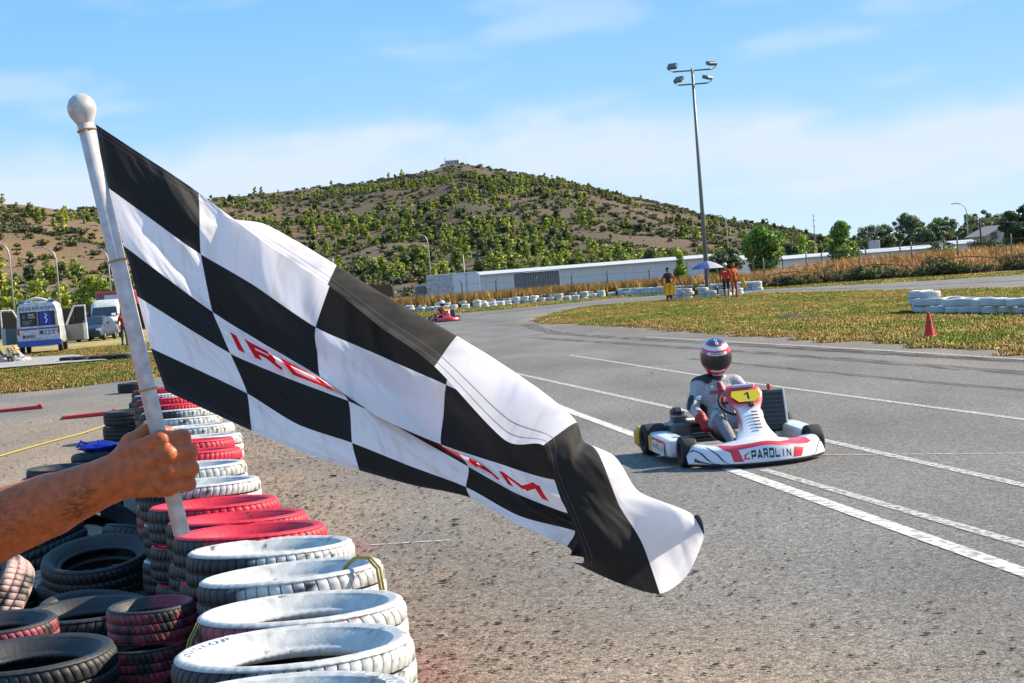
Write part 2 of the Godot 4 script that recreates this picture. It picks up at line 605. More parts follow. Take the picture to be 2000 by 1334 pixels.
# ---------------------------------------------------------------- plants
func leaves(r: RandomNumberGenerator, clumps: Array, per: int, size: float, cols: Array, upright := 0.0) -> ArrayMesh:
	var p := PackedVector3Array()
	var nm := PackedVector3Array()
	var c := PackedColorArray()
	for cl in clumps:
		var o: Vector3 = cl[0]
		var rad: Vector3 = cl[1]
		var base: Color = cols[r.randi() % cols.size()]
		for k in per:
			var d := Vector3(r.randfn(), r.randfn(), r.randfn()).normalized()
			var q := o + d * rad * pow(r.randf(), 0.4)
			var ax := Vector3(r.randfn(), r.randfn() + upright, r.randfn()).normalized()
			var nn := (d + Vector3(r.randfn(), r.randfn(), r.randfn()) * 0.7).normalized()
			var sd := ax.cross(nn).normalized()
			var s := size * r.randf_range(0.6, 1.3)
			var tone := r.randf_range(0.7, 1.3)
			var cc := Color(base.r * tone, base.g * tone, base.b * tone)
			for v in [q - sd * s * 0.45, q + ax * s, q + sd * s * 0.45]:
				p.append(v)
				nm.append(nn)
				c.append(cc)
	var a := []
	a.resize(Mesh.ARRAY_MAX)
	a[Mesh.ARRAY_VERTEX] = p
	a[Mesh.ARRAY_NORMAL] = nm
	a[Mesh.ARRAY_COLOR] = c
	var m := ArrayMesh.new()
	m.add_surface_from_arrays(Mesh.PRIMITIVE_TRIANGLES, a)
	return m

func crown_clumps(r: RandomNumberGenerator, kind: String, h: float, w: float) -> Array:
	var out := []
	match kind:
		"pine", "full":      # rounded cone, uneven
			for i in (44 if kind == "full" else 17):
				var t := r.randf_range(0.12, 0.98)
				var rr := w * 0.5 * (1.0 - pow(t, 1.5)) * r.randf_range(0.3, 0.95)
				var a := r.randf() * TAU
				out.append([Vector3(cos(a) * rr, h * t, sin(a) * rr), Vector3(w * 0.19, h * 0.085, w * 0.19) * r.randf_range(0.7, 1.25)])
		"round":
			for i in 16:
				var d := Vector3(r.randfn(), r.randfn(), r.randfn()).normalized() * pow(r.randf(), 0.5)
				out.append([Vector3(d.x * w * 0.36, h * (0.52 + 0.36 * d.y), d.z * w * 0.36), Vector3(w * 0.19, h * 0.13, w * 0.19) * r.randf_range(0.7, 1.3)])
		"gum":       # open crown of separate clumps
			for i in 70:
				var d := Vector3(r.randfn(), r.randfn(), r.randfn()).normalized() * r.randf_range(0.35, 1.0)
				out.append([Vector3(d.x * w * 0.45, h * (0.56 + 0.38 * d.y), d.z * w * 0.45), Vector3(w * 0.085, h * 0.06, w * 0.085) * r.randf_range(0.5, 1.5)])
		"bush":
			for i in 9:
				var a := r.randf() * TAU
				var rr := w * 0.34 * sqrt(r.randf())
				out.append([Vector3(cos(a) * rr, h * r.randf_range(0.25, 0.66), sin(a) * rr), Vector3(w * 0.2, h * 0.28, w * 0.2) * r.randf_range(0.7, 1.2)])
	return out

func trunk_mesh(h: float, rad: float, clumps: Array, r: RandomNumberGenerator, limbs := 5) -> ArrayMesh:
	var b := B.new(true)
	var bend := Vector3(r.randfn() * 0.04, 0, r.randfn() * 0.04) * h
	var pts := [Vector3(0, -0.4, 0), Vector3(0, h * 0.22, 0), Vector3(0, h * 0.5, 0) + bend, Vector3(0, h * 0.82, 0) + bend * 1.5]
	b.tube(pts, [rad * 1.25, rad, rad * 0.62, rad * 0.2], 7)
	for i in mini(limbs, clumps.size()):
		var to: Vector3 = clumps[i][0]
		var from := Vector3(0, clampf(to.y - Vector2(to.x, to.z).length() * 0.8, h * 0.2, h * 0.6), 0)
		b.tube([from, from.lerp(to, 0.55) + Vector3(0, 0.03 * h, 0), to], [rad * 0.5, rad * 0.34, rad * 0.14], 5)
	return b.done()

func tree(called: String, label: String, kind: String, at: Vector3, h: float, w: float, per: int, leaf: float, cols: Array, sd: int, group := "", category := "tree") -> Node3D:
	var r := RandomNumberGenerator.new()
	r.seed = sd
	var t := thing(called, label, category, at, 0, group)
	var cl := crown_clumps(r, kind, h, w)
	part(t, "crown", leaves(r, cl, per, leaf, cols), M.leaf)
	part(t, "trunk", trunk_mesh(h, w * 0.045, cl, r), M.bark)
	return t

func tuft_mesh(sd: int, blades: int, h: float, spread: float, wide: float) -> ArrayMesh:
	var r := RandomNumberGenerator.new()
	r.seed = sd
	var p := PackedVector3Array()
	var nm := PackedVector3Array()
	var c := PackedColorArray()
	for i in blades:
		var a := r.randf() * TAU
		var o := Vector3(cos(a), 0, sin(a)) * spread * sqrt(r.randf())
		var hh := h * r.randf_range(0.5, 1.15)
		var lean := Vector3(r.randfn(), 0, r.randfn()) * hh * 0.33
		var s := Vector3(r.randfn(), 0, r.randfn()).normalized() * wide
		var t := r.randf_range(0.75, 1.25)
		var n := (s.cross(Vector3.UP).normalized() + Vector3.UP * 1.2).normalized()
		for v in [o - s, o + s, o + lean + Vector3(0, hh, 0)]:
			p.append(v)
			nm.append(n)
			c.append(Color(t, t, t))
	var arr := []
	arr.resize(Mesh.ARRAY_MAX)
	arr[Mesh.ARRAY_VERTEX] = p
	arr[Mesh.ARRAY_NORMAL] = nm
	arr[Mesh.ARRAY_COLOR] = c
	var m := ArrayMesh.new()
	m.add_surface_from_arrays(Mesh.PRIMITIVE_TRIANGLES, arr)
	return m

var patch_noise := FastNoiseLite.new()

func grass_tone(q: Vector2, dry: float) -> Color:
	var k := 0.8 * patch_noise.get_noise_2d(q.x * 9, q.y * 4.5) + 0.75 * patch_noise.get_noise_2d(q.x * 45 + 70, q.y * 30) + rng.randfn(0, 0.17) - dry
	var green := Color(0.23, 0.30, 0.055)
	var straw := Color(0.63, 0.50, 0.18)
	var brown := Color(0.48, 0.28, 0.11)
	var c := green.lerp(straw, smoothstep(0.02, -0.2, k)).lerp(brown, smoothstep(-0.2, -0.5, k) * 0.8)
	var t := rng.randf_range(0.75, 1.25)
	return Color(c.r * t, c.g * t, c.b * t)

func sow(parent: Node3D, called: String, poly: PackedVector2Array, count: int, size: float, dry: Callable, near := 0.0) -> MultiMeshInstance3D:
	var r := Rect2(poly[0], Vector2.ZERO)
	for q in poly: r = r.expand(q)
	var xfs := []
	var cols := []
	var tries := 0
	while xfs.size() < count and tries < count * 20:
		tries += 1
		var q := r.position + Vector2(rng.randf(), rng.randf()) * r.size
		if not Geometry2D.is_point_in_polygon(q, poly): continue
		if near > 0 and rng.randf() > minf(1.0, near / q.length()) : continue
		var s := size * rng.randf_range(0.6, 1.4)
		xfs.append(Transform3D(Basis(Vector3.UP, rng.randf() * TAU).scaled(Vector3(s, s * rng.randf_range(0.6, 1.3), s)), Vector3(q.x, 0.008, q.y)))
		cols.append(grass_tone(q, dry.call(q)))
	return scatter(parent, called, M.tuft_mesh, M.grass, xfs, cols)

func ragged(poly: Array, amp: float, step: float) -> PackedVector2Array:
	var out := PackedVector2Array()
	for i in poly.size():
		var a: Vector2 = poly[i]
		var b: Vector2 = poly[(i + 1) % poly.size()]
		var n := maxi(1, int(a.distance_to(b) / step))
		var s := (b - a).normalized().orthogonal()
		for k in n:
			var q := a.lerp(b, float(k) / n)
			out.append(q + s * amp * (patch_noise.get_noise_2d(q.x * 60, q.y * 25) + 0.6 * patch_noise.get_noise_2d(q.x * 200, q.y * 90)))
	return out
var FLAG := [
	[0, Vector3(-0.545, 1.908, -2.112), Vector3(-0.541, 1.865, -2.110), Vector3(-0.537, 1.822, -2.108), Vector3(-0.529, 1.781, -2.107), Vector3(-0.519, 1.739, -2.105), Vector3(-0.512, 1.704, -2.104), Vector3(-0.506, 1.669, -2.102), Vector3(-0.493, 1.597, -2.100), Vector3(-0.477, 1.537, -2.097)],
	[1, Vector3(-0.416, 1.806, -2.128), Vector3(-0.414, 1.762, -2.111), Vector3(-0.417, 1.720, -2.114), Vector3(-0.413, 1.680, -2.113), Vector3(-0.409, 1.640, -2.121), Vector3(-0.397, 1.610, -2.110), Vector3(-0.387, 1.581, -2.109), Vector3(-0.370, 1.524, -2.117), Vector3(-0.366, 1.473, -2.105)],
	[1.5, Vector3(-0.334, 1.733, -2.125), Vector3(-0.335, 1.755, -2.151), Vector3(-0.353, 1.671, -2.152), Vector3(-0.348, 1.631, -2.136), Vector3(-0.346, 1.590, -2.144), Vector3(-0.335, 1.567, -2.153), Vector3(-0.319, 1.541, -2.142), Vector3(-0.307, 1.476, -2.130), Vector3(-0.305, 1.436, -2.138)],
	[2, Vector3(-0.249, 1.666, -2.132), Vector3(-0.238, 1.690, -2.163), Vector3(-0.275, 1.607, -2.170), Vector3(-0.273, 1.571, -2.149), Vector3(-0.272, 1.537, -2.152), Vector3(-0.256, 1.519, -2.187), Vector3(-0.236, 1.500, -2.156), Vector3(-0.234, 1.442, -2.144), Vector3(-0.228, 1.402, -2.152)],
	[2.5, Vector3(-0.180, 1.600, -2.140), Vector3(-0.160, 1.634, -2.176), Vector3(-0.190, 1.560, -2.183), Vector3(-0.193, 1.517, -2.161), Vector3(-0.195, 1.474, -2.160), Vector3(-0.190, 1.487, -2.220), Vector3(-0.186, 1.466, -2.180), Vector3(-0.162, 1.403, -2.167), Vector3(-0.156, 1.373, -2.171)],
	[3, Vector3(-0.111, 1.540, -2.147), Vector3(-0.077, 1.578, -2.189), Vector3(-0.099, 1.510, -2.196), Vector3(-0.105, 1.469, -2.175), Vector3(-0.111, 1.428, -2.168), Vector3(-0.093, 1.413, -2.212), Vector3(-0.076, 1.392, -2.182), Vector3(-0.081, 1.363, -2.181), Vector3(-0.076, 1.346, -2.190)],
	[3.5, Vector3(-0.021, 1.430, -2.148), Vector3(0.002, 1.519, -2.202), Vector3(-0.019, 1.466, -2.220), Vector3(-0.021, 1.430, -2.208), Vector3(-0.032, 1.391, -2.197), Vector3(-0.022, 1.369, -2.196), Vector3(-0.009, 1.346, -2.195), Vector3(-0.008, 1.313, -2.199), Vector3(-0.013, 1.300, -2.203)],
	[4, Vector3(0.032, 1.417, -2.153), Vector3(0.083, 1.442, -2.194), Vector3(0.079, 1.411, -2.242), Vector3(0.061, 1.383, -2.241), Vector3(0.048, 1.357, -2.230), Vector3(0.053, 1.332, -2.229), Vector3(0.063, 1.307, -2.228), Vector3(0.071, 1.281, -2.227), Vector3(0.057, 1.258, -2.231)],
	[4.3, Vector3(0.043, 1.373, -2.150), Vector3(0.073, 1.388, -2.160), Vector3(0.108, 1.401, -2.181), Vector3(0.132, 1.387, -2.220), Vector3(0.120, 1.355, -2.249), Vector3(0.107, 1.328, -2.258), Vector3(0.094, 1.302, -2.257), Vector3(0.080, 1.269, -2.256), Vector3(0.063, 1.245, -2.255)],
	[4.6, Vector3(0.065, 1.301, -2.156), Vector3(0.101, 1.312, -2.166), Vector3(0.135, 1.321, -2.182), Vector3(0.165, 1.334, -2.217), Vector3(0.162, 1.305, -2.256), Vector3(0.142, 1.282, -2.265), Vector3(0.122, 1.264, -2.270), Vector3(0.090, 1.242, -2.264), Vector3(0.060, 1.240, -2.259)],
	[4.82, Vector3(0.078, 1.247, -2.171), Vector3(0.122, 1.253, -2.171), Vector3(0.164, 1.264, -2.181), Vector3(0.216, 1.299, -2.193), Vector3(0.237, 1.296, -2.223), Vector3(0.230, 1.271, -2.242), Vector3(0.196, 1.240, -2.260), Vector3(0.126, 1.227, -2.260), Vector3(0.065, 1.241, -2.250)],
	[5, Vector3(0.063, 1.239, -2.206), Vector3(0.125, 1.205, -2.204), Vector3(0.185, 1.186, -2.194), Vector3(0.226, 1.216, -2.175), Vector3(0.252, 1.269, -2.177), Vector3(0.248, 1.294, -2.208), Vector3(0.218, 1.269, -2.237), Vector3(0.157, 1.242, -2.246), Vector3(0.088, 1.236, -2.246)],
]

# ---------------------------------------------------------------- tyres
const RUBBER := Color(0.026, 0.026, 0.028)
var paint_noise := FastNoiseLite.new()

# paint: colour on the top wall and on an arc of the tread; the rest is bare rubber
func tyre_meshes(rad: float, wide: float, rin: float, blocks: int, slant: float, paint: Color, arc: float, half: float, second := Color(0, 0, 0, 0), sd := 0, top := true) -> Array:
	var g := 0.015
	var D := rad - rin
	var wall := [[rin + 0.006, 0.10], [rin - 0.005, 0.15], [rin - 0.004, 0.20], [rin + 0.006, 0.235], [rin + 0.012, 0.245], [rin + 0.016, 0.275], [rin + 0.30 * D, 0.365], [rin + 0.48 * D, 0.435], [rin + 0.50 * D, 0.452], [rin + 0.54 * D, 0.462], [rin + 0.56 * D, 0.46], [rin + 0.72 * D, 0.495], [rad - 0.02, 0.488], [rad - 0.010, 0.455], [rad - 0.009, 0.43], [rad - 0.012, 0.42]]
	var tread := [[rad - 0.012, 0.42, 0.6], [rad - 0.003, 0.37, 1], [rad, 0.30, 1], [rad, 0.16, 1], [rad - g, 0.155, 0], [rad - g, 0.115, 0], [rad + 0.001, 0.11, 1], [rad + 0.0015, 0.0, 1], [rad + 0.001, -0.11, 1], [rad - g, -0.115, 0], [rad - g, -0.155, 0], [rad, -0.16, 1], [rad, -0.30, 1], [rad - 0.003, -0.37, 1], [rad - 0.012, -0.42, 0.6]]
	var inner := [[rad - 0.016, -0.36], [rad - 0.013, -0.15], [rad - 0.013, 0.15], [rad - 0.016, 0.36]]
	var n := blocks * 4
	var angles := []
	for k in n: angles.append(TAU * (k / 4 + [0.0, 0.84, 0.865, 0.965][k % 4]) / blocks)
	var tint := func(p: Vector3, is_top: bool, is_inner: bool) -> Color:
		var a := atan2(p.z, p.x)
		var off := absf(wrapf(a - arc, -PI, PI)) + paint_noise.get_noise_3d(p.x * 6 + sd * 9, p.y * 6, p.z * 6) * 0.7 + paint_noise.get_noise_3d(p.x * 60, p.y * 60 + sd, p.z * 60) * 0.35
		var dust := 1.0 + 0.9 * maxf(0.0, paint_noise.get_noise_3d(p.x * 9, p.y * 9 + sd * 5, p.z * 9))
		var bare := Color(RUBBER.r * dust, RUBBER.g * dust, RUBBER.b * dust)
		if is_inner: return bare
		var k := smoothstep(half + 0.12, half - 0.12, off)
		if is_top and top: k = smoothstep(-0.70, -0.52, paint_noise.get_noise_3d(p.x * 14 + sd, 7, p.z * 14)) 
		# flakes knocked off, most of them along the tread
		var flake := paint_noise.get_noise_3d(p.x * 38 + sd * 4, p.y * 38, p.z * 38) + 0.5 * paint_noise.get_noise_3d(p.x * 110, p.y * 110, p.z * 110 + sd)
		k *= 1.0 - smoothstep(0.36, 0.46, flake - (0.16 if is_top else -0.03))
		var c := bare.lerp(paint, k)
		if second.a > 0 and not is_top:
			var k2 := smoothstep(0.0, 0.25, paint_noise.get_noise_3d(p.x * 12, p.y * 12, p.z * 12 + sd * 3) + 0.25)
			c = c.lerp(second, k2 * (1.0 - k) * 0.9)
		return c
	var make := func(rows: Array, kind: int, closed_in: Array) -> ArrayMesh:
		var p := PackedVector3Array()
		var c := PackedColorArray()
		for q in rows:
			for k in n:
				var a: float = angles[k] + (slant * q[1] if kind == 1 else 0.0)
				var r: float = q[0]
				if kind == 1 and k % 4 >= 2: r -= g * float(q[2]) * 0.9
				var v := Vector3(cos(a) * r, q[1] * wide, sin(a) * r)
				p.append(v)
				c.append(tint.call(v, kind == 0 and q[1] > 0, kind == 2))
		return sheet(p, n, rows.size(), true, false, c)
	var low := wall.map(func(q): return [q[0], -q[1]])
	low.reverse()
	var walls: ArrayMesh = make.call(wall, 0, [])
	var lows: ArrayMesh = make.call(low, 0, [])
	var ins: ArrayMesh = make.call([low[-1]] + inner + [wall[0]], 2, [])
	var st := SurfaceTool.new()
	st.append_from(walls, 0, Transform3D())
	st.append_from(lows, 0, Transform3D())
	st.append_from(ins, 0, Transform3D())
	return [make.call(tread, 1, []), st.commit()]

var tyre_kinds := {}

func tyre(kind: String, at: Vector3, label: String, group: String, scale := Vector3.ONE, turn := Basis()) -> Node3D:
	var t := thing("tyre", label, "tyre", Vector3.ZERO, 0.0, group)
	t.transform = Transform3D(turn * Basis.from_scale(scale), at)
	part(t, "tread", tyre_kinds[kind][0], M.tyre)
	part(t, "sidewall", tyre_kinds[kind][1], M.tyre)
	return t

func plain_tyre(mesh: Mesh, m: Material, at: Vector3, label: String, group: String, scale := 1.0, turn := Basis()) -> void:
	var o := part(self, "tyre", mesh, m, Transform3D(turn.scaled(Vector3.ONE * scale), at))
	tag(o, label, "tyre", group)

# ---------------------------------------------------------------- people
func person_bones(P: Dictionary) -> Array:   # standing, facing +z; the palette gives the colour of each piece of clothing
	var s := [P.skin, P.shirt, P.sleeve, P.legs, P.shoes]
	var b := []
	for x in [-1.0, 1.0]:
		var st: float = P.get("stride", 0.0) * x
		var hip := Vector3(0.095 * x, 0.92, 0)
		var knee := Vector3(0.11 * x, 0.50, 0.06 * st + 0.02)
		var foot := Vector3(0.12 * x, 0.08, 0.22 * st)
		b.append([hip, knee, 0.095, 0.065, s[3]])
		b.append([knee, foot, 0.062, 0.042, P.get("shin", s[3])])
		b.append([foot + Vector3(0, -0.035, -0.03), foot + Vector3(0, -0.04, 0.13), 0.043, 0.036, s[4]])
		var sh := Vector3(0.175 * x, 1.40, 0)
		var el: Vector3 = P.get("elbow", Vector3(0.27, 1.13, -0.02)) * Vector3(x, 1, 1)
		var wr: Vector3 = P.get("wrist", Vector3(0.25, 0.90, 0.08)) * Vector3(x, 1, 1)
		b.append([sh, el, 0.056, 0.046, s[2]])
		b.append([el, wr, 0.042, 0.03, P.get("forearm", s[0])])
		b.append([wr, wr + (wr - el).normalized() * 0.12, 0.034, 0.026, s[0]])
	b.append([Vector3(0, 0.95, 0), Vector3(0, 1.15, 0.01), 0.135, 0.135, s[1]])
	b.append([Vector3(-0.07, 1.28, 0), Vector3(0.07, 1.28, 0), 0.125, 0.125, s[1]])
	b.append([Vector3(-0.13, 1.40, 0), Vector3(0.13, 1.40, 0), 0.065, 0.065, s[1]])
	b.append([Vector3(-0.05, 0.93, 0), Vector3(0.05, 0.93, 0), 0.115, 0.115, s[3]])
	b.append([Vector3(0, 1.44, 0), Vector3(0, 1.54, 0.015), 0.055, 0.05, s[0]])
	b.append([Vector3(0, 1.62, 0.02), Vector3(0, 1.67, 0.0), 0.082, 0.095, s[0]])
	b.append([Vector3(0, 1.56, 0.05), Vector3(0, 1.585, 0.06), 0.05, 0.05, s[0]])
	b.append([Vector3(0, 1.615, 0.105), Vector3(0, 1.63, 0.1), 0.016, 0.012, s[0]])
	for x in [-1.0, 1.0]: b.append([Vector3(0.09 * x, 1.61, 0.0), Vector3(0.092 * x, 1.64, -0.005), 0.014, 0.016, s[0]])
	return b

func person(label: String, at: Vector3, turn: float, P: Dictionary) -> Node3D:
	var t := thing("person", label, "person", at, turn)
	part(t, "body", melt(person_bones(P), 0.02, 0.05), M.cloth_skin)
	if P.has("cap"):
		var b := B.new(true)
		var c := part(t, "cap", lathe([[0.0, 1.782], [0.05, 1.775], [0.085, 1.74], [0.103, 1.69], [0.106, 1.66], [0.1, 1.655]], 16), mat(P.cap.r, P.cap.g, P.cap.b, 0.9))
		b.box(Vector3(0, 1.668, 0.135), Vector3(0.15, 0.012, 0.11), 0.005)
		part(c, "peak", b.done(), mat(P.cap.r, P.cap.g, P.cap.b, 0.9))
	else:
		part(t, "hair", lathe([[0.0, 1.775], [0.05, 1.768], [0.088, 1.735], [0.104, 1.68], [0.098, 1.64]], 16), mat(0.015, 0.011, 0.008, 0.8), Transform3D(Basis(), Vector3(0, 0, -0.012)))
	return t

# the marshal whose arm holds the flag: out of the frame but for forearm and fist
func flag_marshal() -> void:
	var skin := Color(0.50, 0.118, 0.028)
	var shirt := Color(0.35, 0.03, 0.03)
	var t := thing("person", "bare tanned forearm and fist gripping the flag pole above the tyres", "person", Vector3(-1.12, 0, -1.98), PI / 2)
	var to := Transform3D(Basis(Vector3.UP, PI / 2), Vector3(-1.12, 0, -1.98)).affine_inverse()
	var P := {"skin": skin, "shirt": shirt, "sleeve": shirt, "legs": Color(0.03, 0.035, 0.06), "shoes": Color(0.02, 0.02, 0.02)}
	var b := person_bones(P)
	# his far arm hangs; the near one (his right, towards the camera) reaches out level: drop it here, it is modelled finer below
	var keep := []
	for q in b:
		if q[0].x < -0.15 and q[0].y > 0.85: continue
		keep.append(q)
	var sh := to * Vector3(-1.08, 1.40, -1.82)
	var el := to * Vector3(-0.80, 1.355, -2.06)
	keep.append([to * Vector3(-1.12, 1.40, -1.90), sh, 0.065, 0.065, shirt])
	keep.append([sh, sh.lerp(el, 0.75), 0.066, 0.056, shirt])
	part(t, "body", melt(keep, 0.016, 0.05), M.cloth_skin)
	part(t, "hair", lathe([[0.0, 1.775], [0.05, 1.768], [0.088, 1.735], [0.104, 1.68], [0.098, 1.64]], 16), mat(0.015, 0.011, 0.008, 0.8), Transform3D(Basis(), Vector3(0, 0, -0.012)))
	# hand axes: y up the pole, x from wrist to knuckles, z out of the back of the hand
	var up := (Vector3(-0.562, 1.930, -2.112) - Vector3(-0.470, 1.339, -2.090)).normalized()
	var zz := Vector3(0.10, 0.0, 1.0)
	zz = (zz - up * zz.dot(up)).normalized()
	var xx := up.cross(zz)
	var H := Transform3D(Basis(xx, up, zz), Vector3(-0.486, 1.439, -2.093) - xx * 0.060 + zz * 0.022)
	var A := []
	var add := func(a: Vector3, c: Vector3, ra: float, rc: float): A.append([H * a, H * c, ra, rc, skin])
	# fingers: knuckle, middle joint beyond the pole, end joint behind it, tip back against the palm
	var kn := [Vector3(0.066, 0.032, 0.006), Vector3(0.071, 0.011, 0.010), Vector3(0.068, -0.011, 0.008), Vector3(0.060, -0.031, 0.003)]
	var fr := [0.0112, 0.0114, 0.0108, 0.0096]
	for i in 4:
		var k: Vector3 = kn[i]
		var r: float = fr[i]
		add.call(Vector3(0.006, k.y * 0.62, -0.001), k, 0.0145, 0.0132)
		add.call(k, k + Vector3(0.0245, -0.004, -0.026), r * 1.12, r)
		add.call(k + Vector3(0.0245, -0.004, -0.026), k + Vector3(0.010, -0.006, -0.050), r, r * 0.92)
		add.call(k + Vector3(0.010, -0.006, -0.050), k + Vector3(-0.018, -0.007, -0.046), r * 0.92, r * 0.8)
	add.call(Vector3(0.0, 0.004, -0.004), Vector3(0.048, 0.008, -0.004), 0.021, 0.022)      # palm
	add.call(Vector3(0.002, -0.012, -0.006), Vector3(0.046, -0.022, -0.004), 0.019, 0.016)  # heel of the little finger
	add.call(Vector3(0.0, 0.010, -0.012), Vector3(0.024, 0.036, -0.014), 0.018, 0.0145)     # thumb
	add.call(Vector3(0.024, 0.036, -0.014), Vector3(0.045, 0.046, -0.036), 0.0142, 0.012)
	add.call(Vector3(0.045, 0.046, -0.036), Vector3(0.070, 0.040, -0.052), 0.012, 0.009)
	# wrist and forearm
	var wr := H * Vector3(-0.012, -0.004, -0.006)
	var e := Vector3(-0.80, 1.355, -2.06)
	A.append([wr, H * Vector3(0.01, 0.0, -0.004), 0.031, 0.025, skin])
	A.append([wr + xx.cross(Vector3.UP) * 0.0, wr.lerp(e, 0.35) + Vector3(0, -0.004, 0), 0.031, 0.041, skin])
	A.append([wr.lerp(e, 0.35) + Vector3(0, -0.004, 0), wr.lerp(e, 0.75) + Vector3(0, -0.006, 0), 0.042, 0.050, skin])
	A.append([wr.lerp(e, 0.7) + Vector3(0, -0.004, 0), e, 0.047, 0.044, skin])
	A.append([e, e.lerp(Vector3(-1.08, 1.40, -1.82), 0.5), 0.045, 0.046, skin])
	A.append([wr + Vector3(0.0, 0.012, 0.012), wr + Vector3(-0.012, 0.010, 0.013), 0.0135, 0.012, skin])
	var B_ := []
	for q in A: B_.append([to * q[0], to * q[1], q[2], q[3], q[4]])
	part(t, "arm", melt(B_, 0.003, 0.0062), M.skin)
	# fine dark hair lying along the forearm
	var hair := PackedVector3Array([Vector3(-0.00022, 0, 0), Vector3(0.00022, 0, 0), Vector3(0, 0.0022, 0.013)])
	var xfs := []
	var cols := []
	for i in 2600:
		var f := 0.10 + 0.95 * rng.randf()
		var c := wr.lerp(e, f) + Vector3(0, -0.005, 0)
		var dir := (wr - e).normalized()
		var r := lerpf(0.031, 0.050, clampf(f / 0.75, 0, 1)) * 0.995
		var a := rng.randf_range(-0.9, 2.6)
		var side := dir.cross(Vector3.UP).normalized()
		var out := side * cos(a) + Vector3.UP * sin(a)
		out = (out - dir * out.dot(dir)).normalized()
		var along := (dir + Vector3(rng.randfn(), rng.randfn(), rng.randfn()) * 0.35).normalized()
		along = (along - out * along.dot(out)).normalized()
		xfs.append(to * Transform3D(Basis(out.cross(along), out, along).scaled(Vector3.ONE * rng.randf_range(0.6, 1.3)), c + out * r))
		cols.append(Color(0.03, 0.018, 0.01))
	scatter(t, "arm_hair", solid(hair, PackedInt32Array([0, 1, 2])), vmat(0.6), xfs, cols)

